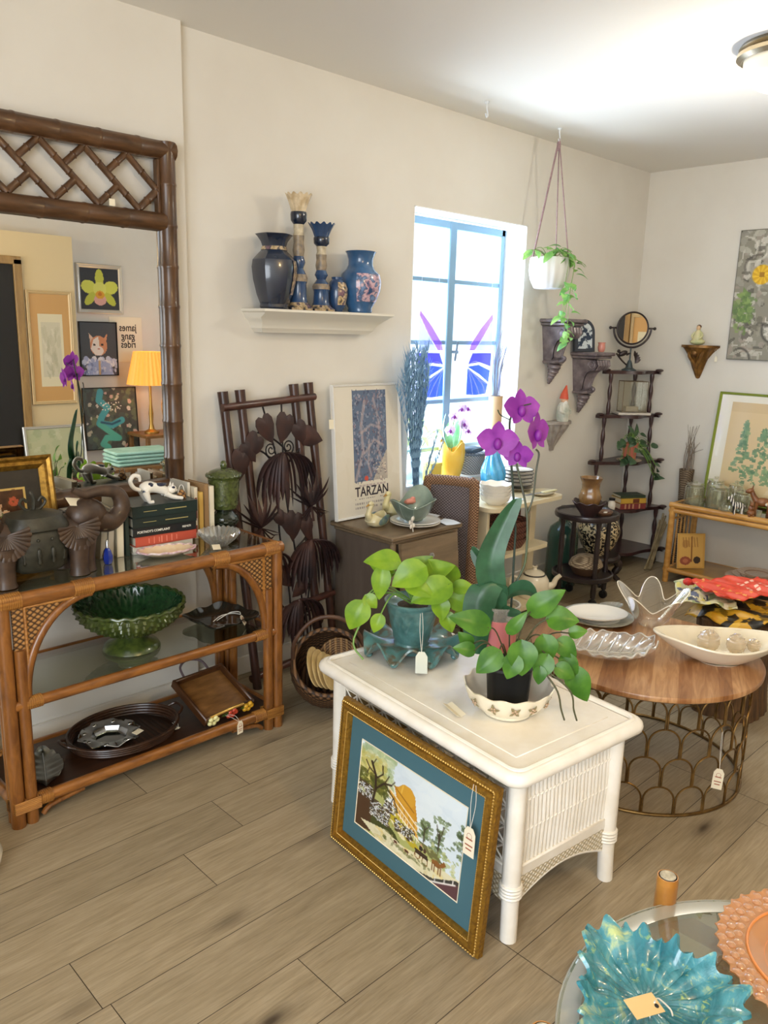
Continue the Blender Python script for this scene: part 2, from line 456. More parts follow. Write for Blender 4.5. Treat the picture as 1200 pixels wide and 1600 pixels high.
# ------------------------------------------------------------------ room shell
WB, WR, CZ = 2.97, 5.40, 2.71
m_wall = mat('wall_paint', 'ddd9d0', .85, col2='d9d4ca', scale=3, bump=.06, bdist=.003)
m_ceil = mat('ceiling_paint', 'e9e6df', .9, bump=.04, scale=4)
m_trim = mat('trim_paint', 'e4dfd4', .5)
m_sill = mat('reveal_paint', 'eef1f2', .6)
def floor_mat():
 m, nt, b = _new('floor_planks'); b.inputs['Roughness'].default_value = .38; b.inputs['Specular IOR Level'].default_value = .35
 tc = _n(nt, 'ShaderNodeTexCoord'); g = _n(nt, 'ShaderNodeNewGeometry')
 off = _n(nt, 'ShaderNodeVectorMath', operation='SCALE'); off.inputs[0].default_value = (7.3, 3.1, 5.7); nt.links.new(g.outputs['Random Per Island'], off.inputs['Scale'])
 add = _n(nt, 'ShaderNodeVectorMath', operation='ADD'); nt.links.new(tc.outputs['Object'], add.inputs[0]); nt.links.new(off.outputs[0], add.inputs[1])
 mp = _n(nt, 'ShaderNodeMapping'); mp.inputs['Scale'].default_value = (1.6, 11, 1); nt.links.new(add.outputs[0], mp.inputs['Vector'])
 f1 = noise_out(nt, mp.outputs[0], 2.2, 8, .62, .7)
 mp2 = _n(nt, 'ShaderNodeMapping'); mp2.inputs['Scale'].default_value = (3, 60, 1); nt.links.new(add.outputs[0], mp2.inputs['Vector'])
 f2 = noise_out(nt, mp2.outputs[0], 3, 6, .65, .3)
 c = ramp(nt, f1, [(.22, hexc('75664f')), (.45, hexc('9a8a6e')), (.6, hexc('aa9a7f')), (.8, hexc('bbab91'))])
 c = mixc(nt, .55, c, ramp(nt, f2, [(.3, hexc('83745b')), (.7, hexc('b8a88c'))]))
 # board to board tone
 tone = ramp(nt, g.outputs['Random Per Island'], [(0, .86), (1, 1.06)])
 c = mixc(nt, 1, c, tone, 'MULTIPLY')
 # knots
 mk = _n(nt, 'ShaderNodeMapping'); mk.inputs['Scale'].default_value = (1.9, 5.2, 1); nt.links.new(add.outputs[0], mk.inputs['Vector'])
 nz = _n(nt, 'ShaderNodeTexNoise', Scale=6.0, Detail=2); nt.links.new(add.outputs[0], nz.inputs['Vector'])
 dv = mixc(nt, .06, mk.outputs[0], nz.outputs['Color'], 'ADD')
 vo = _n(nt, 'ShaderNodeTexVoronoi', Scale=1.0, Randomness=1.0); nt.links.new(dv, vo.inputs['Vector'])
 k = ramp(nt, vo.outputs['Distance'], [(.03, 1), (.085, .5), (.16, .12), (.26, 0)])
 c = mixc(nt, k, c, hexc('453a2d'))
 nt.links.new(c, b.inputs['Base Color'])
 set_bump(nt, b, f2, .12, .0012)
 return m
m_floor = floor_mat(); m_gap = mat('floor_gap', '4a4033', .8)
def floor():
 b = MB(); g = .0011; t = .0015
 y = .83 - .19 * 22; r = random.Random(5)
 fix = {0: 1.54, 2: 1.10, 4: .66, 5: 1.10, 1: .32, 3: 1.9, 6: .1}
 k = -22
 while y < WB + .25:
  x = fix.get(k, r.uniform(0, 1.2)) - 1.22 * 6
  while x < WR + .2:
   x0, x1 = max(x, -2.0), min(x + 1.22, WR + .2)
   if x1 - x0 > .01:
    y1 = min(y + .19, WB + .3)
    b.add([(x0 + g, y + g, 0), (x1 - g, y + g, 0), (x1 - g, y1 - g, 0), (x0 + g, y1 - g, 0)], [(0, 1, 2, 3)], 0)
   x += 1.22
  y += .19; k += 1
 b.m = 1; b.box((1.7, 0, -.052), (7.6, 7.0, .1))
 struct(b.build('floor', [m_floor, m_gap], smooth=False))
floor()
def shell():
 b = MB(); t = .22; yc = WB + t / 2
 wx0, wx1, wz0, wz1 = 3.07, 4.03, .765, 2.222
 b.box(((-1.6 + wx0) / 2, yc, CZ / 2), (wx0 + 1.6, t, CZ)); b.box(((wx1 + WR + .2) / 2, yc, CZ / 2), (WR + .2 - wx1, t, CZ))
 b.box(((wx0 + wx1) / 2, yc, wz0 / 2), (wx1 - wx0, t, wz0)); b.box(((wx0 + wx1) / 2, yc, (wz1 + CZ) / 2), (wx1 - wx0, t, CZ - wz1))
 b.box((.07, WB - .015, CZ / 2), (3.34, .05, CZ))         # the thicker left stretch
 struct(b.build('wall_back', m_wall, smooth=False))
 b = MB(); b.box((WR + .1, .3, CZ / 2), (.2, 5.8, CZ)); struct(b.build('wall_right', m_wall, smooth=False))
 b = MB(); b.box((1.9, -2.3, CZ / 2), (7.2, .2, CZ)); struct(b.build('wall_front', m_wall, smooth=False))
 # left wall with the shop-front opening, beside the camera
 b = MB(); b.box((-1.7, -2.1, CZ / 2), (.2, .6, CZ)); b.box((-1.7, 2.0, CZ / 2), (.2, 2.4, CZ)); b.box((-1.7, -.5, 2.63), (.2, 2.6, .16)); b.box((-1.7, -.5, .2), (.2, 2.6, .4))
 struct(b.build('wall_left', m_wall, smooth=False))
 b = MB(); b.box((1.7, .3, CZ + .05), (7.6, 5.9, .1)); struct(b.build('ceiling', m_ceil, smooth=False))
 # baseboards
 def bb(name, x0, x1, y0, y1):
  m = MB(); m.box(((x0 + x1) / 2, (y0 + y1) / 2, .045), (x1 - x0, y1 - y0, .09), .004); struct(m.build(name, m_trim))
 bb('baseboard_back', -1.6, 1.74, WB - .055, WB - .04); bb('baseboard_back.001', 1.74, WR, WB - .015, WB)
 bb('baseboard_right', WR - .015, WR, -2.2, WB - .015)
 # painted lining of the reveal and the sill board
 b = MB(); d = .17
 b.box((wx1 - .003, WB + d / 2, (wz0 + wz1) / 2), (.006, d, wz1 - wz0)); b.box((wx0 + .003, WB + d / 2, (wz0 + wz1) / 2), (.006, d, wz1 - wz0))
 b.box(((wx0 + wx1) / 2, WB + d / 2, wz1 - .003), (wx1 - wx0, d, .006)); b.box(((wx0 + wx1) / 2, WB + d / 2, wz0 + .004), (wx1 - wx0, d, .008))
 struct(b.build('trim_1', m_sill, smooth=False))
 # steel casement
 m_steel = mat('casement_blue', '7c9fb8', .45)
 Y = 3.14
 win = thing('window_1', None, None, (3.55, Y, 1.49)); win['kind'] = 'structure'
 fr = MB(); L, Rr, z0, z1 = 3.07 - 3.55, 4.02 - 3.55, .772 - 1.49, 2.205 - 1.49
 fw = .034
 for x in (L + fw / 2, Rr - fw / 2): fr.box((x, 0, (z0 + z1) / 2), (fw, .04, z1 - z0), .004)
 for z in (z0 + fw / 2, z1 - .02): fr.box((0, 0, z), (Rr - L, .04, fw if z < 0 else .04), .004)
 fr.box((0, 0, (z0 + z1) / 2), (.062, .046, z1 - z0), .006)
 for z in (1.883, 1.543, 1.206, .93): fr.box((0, 0, z - 1.49), (Rr - L, .028, .024), .003)
 struct(fr.build('window_frame', m_steel, win))
 h = MB(); h.cyl((.045, -.03, -.05), (.045, -.045, .06), .006); h.cyl((.03, -.02, .0), (.05, -.05, .0), .009); h.build('window_handle', mat('handle_steel', '6f7f8f', .35, .8), win)
 g = MB(); g.box((0, .008, (z0 + z1) / 2), (Rr - L - .05, .004, z1 - z0 - .05)); struct(g.build('window_pane', thin_glass('pane_glass', 'f4faff', .01, 1, .12), win))
shell()
# the pale yard wall outside, in full sun
def outside():
 b = MB(); b.box((3.8, 5.6, 1.4), (7, .2, 4.6)); o = b.build('yard_wall', mat('yard_stucco', 'f2f4f6', .9)); struct(o)
outside()
# stained-glass wings hanging in the casement
def wings():
 mc = {k: (lambda c: thin_glass('wing_' + k, c, .1, .5, .05, .22))(c) for k, c in dict(violet='d3b0f2', blue='7f9df2', deep='8f8cee', pale='e2e8fb', lead='f8f8ff').items()}
 def wing(name, lbl, sx, cx):
  t = thing(name, lbl, 'hanging', (cx, 3.108, 1.48), 0, 'stained-glass wings in the window')
  def S(pts): return [(sx * x, z) for x, z in pts]
  for nm, pts, c in (('wing_edge', [(-.10, .02), (-.085, .06), (.0, .15), (.10, .235), (.105, .205), (.02, .10), (-.055, .02)], 'violet'),
                           ('wing_tip', [(-.05, .02), (.02, .095), (.105, .2), (.105, .02)], 'pale'),
                           ('wing_panel', [(-.105, -.06), (-.07, .005), (.105, .005), (.105, -.075), (.0, -.05)], 'deep'),
                           ('wing_panel', [(-.11, -.075), (-.01, -.065), (.1, -.10), (.09, -.17), (.0, -.12)], 'blue'),
                           ('wing_panel', [(-.11, -.085), (.085, -.18), (.07, -.24), (-.02, -.245), (-.112, -.24)], 'blue')):
   p = MB(); p.prism(S(pts), -.0015, .0015, 'XZ'); p.build(nm, mc[c], t, smooth=False)
  l = MB()
  for pts in ([(-.108, -.07), (-.04, -.045), (.105, -.09)], [(-.108, -.082), (.0, -.15), (.085, -.185)], [(-.108, -.082), (-.03, -.18), (.01, -.245)], [(-.108, -.082), (-.07, -.18), (-.055, -.245)], [(-.108, -.082), (.03, -.18), (.06, -.24)], [(-.112, .0), (.105, .012)], [(-.05, .02), (.02, .098), (.105, .205)]):
   l.tube(bez([(sx * x, -.002, z) for x, z in pts], 5), .0035, 5)
  l.build('wing_leading', mc['lead'], t)
  w_ = MB(); w_.tube([(sx * .09, 0, .23), (sx * .09, .005, .42)], .0012, 5); w_.tube([(-sx * .07, 0, .06), (-sx * .05, .005, .42)], .0012, 5); w_.build('hanging_wire', mc['lead'], t)
 wing('stained_glass_wing', 'blue and violet glass butterfly wing in the right casement panes', 1, 3.82)
 wing('stained_glass_wing', 'narrow blue and violet glass wing seen in the left casement panes', -1, 3.385)
wings()
# ceiling light and hooks
m_nickel = mat('brushed_nickel', 'a89c86', .3, 1); m_opal = emis('opal_glass', 'fff0d0', .25, 'f0e6d2')
m_plastic = mat('white_plastic', 'd8dce0', .4)
def flush_light(loc, lbl):
 t = thing('flush_ceiling_light', lbl, 'ceiling light', loc)
 b = MB(); b.lathe([(0, 0), (.165, 0), (.172, -.012), (.16, -.02), (.176, -.03), (.178, -.045), (.16, -.058), (.15, -.05), (0, -.045)], 48); b.build('ring', m_nickel, t)
 b = MB(); b.lathe([(.15, -.05), (.15, -.085), (.13, -.125), (.09, -.152), (.04, -.165), (0, -.167)], 40); b.build('glass_bowl', m_opal, t)
 return t
flush_light((3.44, 1.37, CZ), 'brushed nickel flush ceiling light with opal glass bowl')
flush_light((1.2, -.45, CZ), 'brushed nickel flush ceiling light with opal glass bowl, added unseen behind the viewpoint')  # unseen fitting added to go with the warm front light
point('ceiling_fill', (3.44, 1.37, CZ - .34), 24, (1, .92, .76))  # fill added at a fitting that looks unlit, lifting the right wall
point('ceiling_fill', (1.2, -.45, CZ - .34), 48, (1, .68, .31))  # unseen warm source added behind the camera to light the near side
def hook(loc, lbl):
 t = thing('ceiling_hook', lbl, 'hook', loc, .4, 'swag hooks in the ceiling')
 b = MB(); b.lathe([(0, 0), (.012, 0), (.013, -.006), (.007, -.012), (0, -.012)], 14); b.build('hook_base', m_plastic, t)
 b = MB(); b.tube(bez([(0, 0, -.01), (0, 0, -.03), (.016, 0, -.045), (.018, 0, -.062), (0, 0, -.072), (-.016, 0, -.06)], 5), .0035, 7); b.build('hook_arm', m_plastic, t)
hook((3.31, 2.73, CZ), 'empty white ceiling hook above the shelf of blue vases')
hook((3.97, 2.75, CZ), 'white ceiling hook carrying the hanging planter')
# ------------------------------------------------------------------ shared materials
m_card = mat('card_cream', 'e9e0c8', .7); m_string = mat('tag_cord', 'e6e2d8', .8); m_print = mat('tag_ink', 'a0583c', .7)
m_rattan = wood('rattan_brown', '96602a', '623816', (6, 6, 1.5), 7, .3, .4)
m_rattan_x = wood('rattan_brown_rail', 'a0672e', '6a3e18', (1.5, 6, 6), 7, .3, .4)
m_wrap = mat('cane_wrap', 'b07a38', .45, col2='8a5826', scale=9, stretch=(1, 1, 14), bump=.5, bdist=.003)
m_wicker = weave('wicker_panel', 'b08148', '3f2610', 260, 330, 'X')
m_darkwood = wood('dark_stained_board', '3d2414', '24130a', (1, 10, 10), 5, .35, .2)
m_clear = thin_glass('clear_glass', 'eef4f2', .02, 1, .22)
m_shelfglass = thin_glass('shelf_glass', 'd9dccf', .01, 1, .3)
m_white = mat('white_china', 'ece8de', .25, coat=.5)
m_navy = mat('navy_glaze', '1c2440', .2, coat=.5)
m_gold = mat('gilt', 'b08435', .38, .75, col2='7d5a20', scale=60, bump=.25)
m_gold_lt = mat('gilt_light', 'd0aa5c', .35, .7)
m_pot_black = mat('black_plastic', '17181a', .45)
m_soil = mat('potting_soil', '2a1e14', .9, col2='4a3826', scale=90, bump=.8)
def arc(c, rx, rz, a0, a1, y, n=14):
 return [(c[0] + rx * math.cos(lerp(a0, a1, i / n)), y, c[1] + rz * math.sin(lerp(a0, a1, i / n))) for i in range(n + 1)]
def console():
 t = thing('rattan_console', 'long brown rattan console table with glass shelves against the left wall', 'console table', (1.30, 2.63, 0))
 hx, hy, H = .54, .20, .785
 for sx in (-1, 1):
  for sy in (-1, 1):
   b = MB()
   b.tube([(sx * (hx - .022), sy * (hy - .022), 0), (sx * (hx - .022), sy * (hy - .022), H - .03)], .023, 12)
   b.tube([(sx * (hx - .066), sy * (hy - .022), 0), (sx * (hx - .066), sy * (hy - .022), .60)], .020, 12)
   b.tube([(sx * (hx - .022), sy * (hy - .062), .0), (sx * (hx - .022), sy * (hy - .062), .6)], .018, 10)
   l = b.build('leg', m_rattan, t)
   w_ = MB()
   for z in (.075,):
    for k in range(7): w_.tube([(sx * (hx - .008) , sy * (hy + .002), z + k * .006 - .02), (sx * (hx - .088), sy * (hy + .002), z + k * .006 - .02), (sx * (hx - .088), sy * (hy - .046), z + k * .006 - .02), (sx * (hx + .002), sy * (hy - .046), z + k * .006 - .02)], .0032, 5, closed=True)
   w_.build('binding', m_wrap, l)
 def rail(y, z, r, x0=-hx + .03, x1=hx - .03, nm='rail'):
  b = MB(); b.tube([(x0, y, z), (x1, y, z)], r, 12); return b.build(nm, m_rattan_x, t)
 def wrapx(par, y, z, r, xs, n=8):
  for x in xs:
   w_ = MB()
   for k in range(n): w_.tube([(x + (k - n / 2) * .0066, y + (r + .001) * math.cos(a), z + (r + .001) * math.sin(a)) for a in np.linspace(0, 2 * PI, 13)[:-1]], .0036, 5, closed=True)
   w_.build('binding', m_wrap, par)
 for sy in (-1, 1):
  r = rail(sy * (hy - .022), H - .024, .024, -hx, hx, 'top_rail'); wrapx(r, sy * (hy - .022), H - .024, .024, (-hx + .05, -hx + .28, hx - .28, hx - .05), 10)
  r = rail(sy * (hy - .022), .415, .018, nm='shelf_rail'); wrapx(r, sy * (hy - .022), .415, .018, (-hx + .1, hx - .1), 8)
  r = rail(sy * (hy - .022), .072, .02, nm='base_rail'); wrapx(r, sy * (hy - .022), .072, .02, (-hx + .11, hx - .11), 8)
  for sx in (-1, 1):
   # curved brace and woven spandrel in the front and back faces
   ac = (sx * (hx - .31), .41); pts = [(sx * (hx - .08) + sx * -.225 * (1 - math.cos(a)), .44 + .30 * math.sin(a)) for a in np.linspace(0, PI / 2, 15)]
   b = MB(); b.tube([(x, sy * (hy - .022), z) for x, z in pts], .015, 10); br = b.build('curved_brace', m_rattan, t)
   p = MB(); poly = [(sx * (hx - .05), .44)] + [(x, z) for x, z in pts] + [(sx * (hx - .305), H - .035), (sx * (hx - .05), H - .035)]
   p.prism(poly, sy * (hy - .022) - .004, sy * (hy - .022) + .004, 'XZ'); p.build('spandrel', m_wicker, t, smooth=False)
   q = MB(); q.tube([(sx * (hx - .088), sy * (hy - .022) - .006, .5), (sx * (hx - .088), sy * (hy - .022) - .006, H - .05), (sx * (hx - .27), sy * (hy - .022) - .006, H - .05)], .006, 8); q.build('edging', m_wrap, br)
   # low bracket under the base rail
   b = MB(); b.tube(bez([(sx * (hx - .1), sy * (hy - .022), .0 + .012), (sx * (hx - .13), sy * (hy - .022), .034), (sx * (hx - .24), sy * (hy - .022), .05)], 6), .009, 8); b.build('foot_bracket', m_rattan, t)
 for sx in (-1, 1):
  for z, r in ((H - .024, .024), (.415, .016), (.072, .018)):
   b = MB(); b.tube([(sx * (hx - .022), -hy + .02, z), (sx * (hx - .022), hy - .02, z)], r, 12); b.build('side_rail', m_rattan, t)
  pts = [(sy_, z) for sy_, z in [(-(hy - .06) + .11 * (1 - math.cos(a)), .44 + .3 * math.sin(a)) for a in np.linspace(0, PI / 2, 12)]]
  for s in (-1, 1):
   b = MB(); b.tube([(sx * (hx - .022), s * y, z) for y, z in pts], .013, 9); b.build('curved_brace', m_rattan, t)
   p = MB(); p.prism([(s * -(hy - .04), .44)] + [(s * y, z) for y, z in pts] + [(s * -(hy - .04), H - .03)], sx * (hx - .022) - .004, sx * (hx - .022) + .004, 'YZ'); p.build('spandrel', m_wicker, t, smooth=False)
 b = MB(); b.box((0, 0, H - .006), (2 * hx - .06, 2 * hy - .06, .008), .002); b.build('glass_top', m_shelfglass, t)
 b = MB(); b.box((0, 0, .424), (2 * hx - .07, 2 * hy - .05, .008), .002); b.build('glass_shelf', m_shelfglass, t)
 b = MB(); b.box((0, 0, .076), (2 * hx - .06, 2 * hy - .05, .016), .002); b.build('bottom_shelf', m_darkwood, t)
console()
ZT, ZM, ZB = .7836, .4286, .0848   # standing heights on the console
# ------------------------------------------------------------------ fretwork mirror on the wall
m_bamboo = wood('carved_bamboo', '65452a', '3c2613', (5, 5, 1.2), 8, .38, .25)
m_bamboo_x = wood('carved_bamboo_rail', '65452a', '3c2613', (1.2, 5, 5), 8, .38, .25)
def nodes_tube(b, p0, p1, r, step, bump=1.12):
 a, c = V(p0), V(p1); L = (c - a).length; n = max(1, round(L / step)); pts = []; rs = []
 for i in range(n):
  for f, k in ((0, bump), (.03, 1.03), (.06, .985), (.5, .97), (.94, .985), (.97, 1.03)):
   pts.append(a + (c - a) * ((i + f) / n)); rs.append(r * k)
 pts.append(c); rs.append(r * bump); b.tube(pts, rs, 12)
def wall_mirror():
 x1, z0, z1, W = .586, -.672, .668, 1.17
 t = thing('fretwork_mirror', 'large wall mirror in a brown carved bamboo fretwork frame above the console', 'mirror', (1.665 - x1, 2.895, 1.6), math.radians(.0))
 b = MB(); b.box((0, .008, -.16), (W - .06, .012, 1.02)); b.build('backing', m_darkwood, t)
 g = MB(); g.add([(-.556, 0, -.64), (.556, 0, -.64), (.556, 0, .38), (-.556, 0, .38)], [(0, 1, 2, 3)])
 mm, nt, bs = _new('mirror_silver'); bs.inputs['Metallic'].default_value = 1; bs.inputs['Roughness'].default_value = .004; bs.inputs['Base Color'].default_value = (.93, .94, .93, 1)
 g.build('mirror_glass', mm, t, smooth=False)
 for nm, p0, p1, m, st in (('side_stile', (x1 - .03, -.012, z0), (x1 - .03, -.012, z1 - .005), m_bamboo, .145), ('side_stile', (-x1 + .03, -.012, z0), (-x1 + .03, -.012, z1 - .005), m_bamboo, .145),
                              ('top_rail', (-x1, -.012, z1 - .034), (x1, -.012, z1 - .034), m_bamboo_x, .15), ('middle_rail', (-x1 + .05, -.012, .38), (x1 - .05, -.012, .38), m_bamboo_x, .148), ('bottom_rail', (-x1 + .03, -.012, z0 + .034), (x1 - .03, -.012, z0 + .034), m_bamboo_x, .15)):
  b = MB(); nodes_tube(b, p0, p1, .034, st, 1.05); b.build(nm, m, t)
 b = MB()
 for s in (-1, 1): b.box((s * (x1 - .068), -.006, .50), (.012, .03, .2), .002)
 b.box((0, -.006, .606), (1.06, .03, .01)); b.build('fret_border', m_bamboo, t)
 # diagonal fretwork: long bars lean one way, short bars cross between them
 zt, zb = .600, .415; hgt = zt - zb; dx = .128
 fr = []
 x = x1 - .075
 k = 0
 xs = []
 top = .397
 while top > -x1 - .1:
  xs.append(top); top -= .157
 for i, xt in enumerate(xs):
  b = MB(); xb = xt + .20
  zz = zb
  if xb > x1 - .075: zz = zt - (x1 - .075 - xt) / .20 * hgt; xb = x1 - .075
  if xt < -x1 + .07:
   f = (-x1 + .07 - xt) / .2; nodes_tube(b, (-x1 + .07, -.01, zt - hgt * f), (xb, -.01, zz), .0125, .07, 1.2)
  else: nodes_tube(b, (xt, -.01, zt), (xb, -.01, zz), .0125, .07, 1.2)
  b.build('fret_bar', m_bamboo, t)
  for (ax, az, bx, bz) in ((xt, zt, xt - .076, zt - .070), (xt + .20, zb, xt + .276, zb + .070)):
   if bx < -x1 + .07 or ax > x1 - .08 or bx > x1 - .07: continue
   b = MB(); nodes_tube(b, (ax, -.008, az), (bx, -.008, bz), .0125, .05, 1.2); b.build('fret_strut', m_bamboo, t)
 b = MB(); nodes_tube(b, (x1 - .075, -.008, zt - .112), (x1 - .15, -.008, zb), .0125, .05, 1.2); b.build('fret_strut', m_bamboo, t)
 b = MB(); b.box((.33, -.02, .425), (.022, .003, .024)); b.build('price_sticker', m_card, t)
wall_mirror()
# ------------------------------------------------------------------ things on the console top
def floral_picture():
 t = thing('framed_flower_painting', 'dark flower painting in a gold frame leaning behind the elephant box', 'framed picture', (.875, 2.755, ZT + .185), 0, rot=(math.radians(-9), 0, 0))
 frame_parts(t, .42, .37, .045, .03, m_gold)
 c = Canvas(90, 78, '2e2a24'); c.blobs(260, 0, 0, 1, 1, .02, .06, ['322d26', '2a2620', '38322a'], .4)
 c.rect(.16, .2, .84, .8, 'c9a85e'); c.rect(.18, .225, .82, .775, '4a2c18'); c.blobs(80, .2, .24, .8, .75, .02, .07, ['5a3418', '3a2010', '6e4420'], .5)
 r = np.random.RandomState(2)
 for _ in range(24):
  x, y = r.uniform(.3, .72), r.uniform(.33, .66); col = ['f0dcc0', 'c65a3a', 'e3b48a', 'a04030', 'd88a78'][r.randint(5)]
  for k in range(6): c.ell(x + .03 * math.cos(k), y + .035 * math.sin(k), .022, .026, col, .85)
  c.ell(x, y, .012, .014, '6a4418')
 c.blobs(40, .3, .5, .7, .74, .01, .03, ['40502c', '586a36'], .7); c.poly([(.44, .66), (.6, .66), (.57, .76), (.47, .76)], '7a4a2c')
 c.mesh('painting', art_mat('flower_paint', .35, .3), .33, .28, t, Matrix.Translation((0, -.010, 0)))
 b = MB(); b.box((0, -.004, 0), (.36, .006, .31)); b.build('backing', m_darkwood, t)
floral_picture()
def old_frame():
 t = thing('dark_wood_frame', 'slim orange brown wooden frame edge behind the gold framed flowers', 'frame', (.60, 2.808, ZT + .242), 0, rot=(math.radians(-5), 0, 0))
 frame_parts(t, .62, .48, .03, .018, mat('orange_wood', '8a4a1e', .4, col2='6a3412', scale=14))
 b = MB(); b.box((0, -.004, 0), (.57, .006, .43)); b.build('backing', mat('linen_board', 'b8a888', .8), t)
old_frame()
def elephants():
 m_e = mat('elephant_brown', '4a3626', .5, col2='33241a', scale=25, bump=.25, coat=.15); m_b = mat('howdah_green', '35342a', .45, col2='232219', scale=40, bump=.4)
 t = thing('elephant_box', 'dark brown lidded box carried by two carved elephants with raised trunks', 'figurine', (.945, 2.578, ZT + .002)); t.scale = (1.12, 1, 1.05)
 b = MB()
 def sq(a, i, r, z):
  k = 1 / max(abs(math.cos(a)), abs(math.sin(a))) ; return r * (.55 + .45 * min(k, 1.3)), z
 b.lathe([(0, .03), (.066, .03), (.080, .045), (.086, .10), (.085, .15), (.078, .158), (0, .158)], 32, fn=sq); bx = b.build('box', m_b, t)
 q = MB()
 for k in range(14):
  a = 2 * PI * k / 14; q.lathe([(0, -.03), (.006, -.02), (.004, -.008), (.007, 0), (.005, .02), (0, .028)], 8, (.089 * math.cos(a), .089 * math.sin(a), .085))
  q.ell((.089 * math.cos(a), .089 * math.sin(a), .135), .005, 8, 6)
 q.build('carved_beads', m_b, bx)
 b = MB(); b.lathe([(.083, .158), (.09, .162), (.089, .172), (.075, .2), (.03, .212), (0, .214)], 32, fn=sq); ld = b.build('lid', m_b, t)
 q = MB()
 for s in (-1, 1): q.tube(bez([(0, 0, .21), (s * .02, 0, .215), (s * .036, 0, .235), (s * .026, 0, .25), (s * .016, 0, .238)], 5), .0045, 7)
 q.tube(bez([(0, 0, .21), (.004, 0, .245), (-.006, 0, .272)], 4), [.006] * 8 + [.001], 7); q.build('finial', m_b, ld)
 for s in (-1, 1):
  b = MB()
  b.ell((s * .085, 0, .125), (.062, .068, .062), 20, 14)                           # shoulders
  b.ell((s * .15, -.012, .175), (.062, .05, .056), 20, 14)                         # head
  b.tube(bez([(s * .165, -.014, .165), (s * .222, -.016, .145), (s * .262, -.016, .185), (s * .248, -.016, .236), (s * .195, -.014, .248), (s * .15, -.012, .243), (s * .115, -.01, .262)], 6), [lerp(.046, .010, (i / 36) ** .6) for i in range(37)], 14)
  for y, x in ((-.055, .105), (.055, .095), (-.03, .135), (.035, .125)):
   b.tube([(s * x, y, .12), (s * x, y, .05), (s * x * 1.0, y, .012), (s * x, y, 0)], [.036, .027, .027, .031], 14)
  el = b.build('elephant', m_e, t)
  for y in (-1, 1):
   e = MB()
   def fe(u, v, y=y):
    a = -PI * 1.02 + u * PI * 1.12; rr = (.006 + v * .060) * (1 + .02 * math.cos(a * 14) * v)
    return (s * .100 + rr * math.cos(a) * .95, y * (.064 + .018 * math.sin(v * PI * .55) + .0025 * math.cos(a * 28) * v), .158 + rr * math.sin(a) * 1.12)
   e.grid(fe, 120, 6, thick=.004); e.build('ear', m_e, el)
  k = MB()
  for y in (-.03, .012): k.tube(bez([(s * .17, y, .15), (s * .195, y * 1.3, .128), (s * .215, y * 1.4, .135)], 4), [.007, .007, .006, .006, .005, .004, .003, .002, .001], 8)
  k.build('tusks', mat('tusk_ivory', '8a7a60', .5), el)
 k = MB(); k.at((.115, -.02, .225), (.7, .2, .3)); k.box((0, 0, 0), (.05, .034, .001)); k.build('price_tag', m_card, t)
elephants()
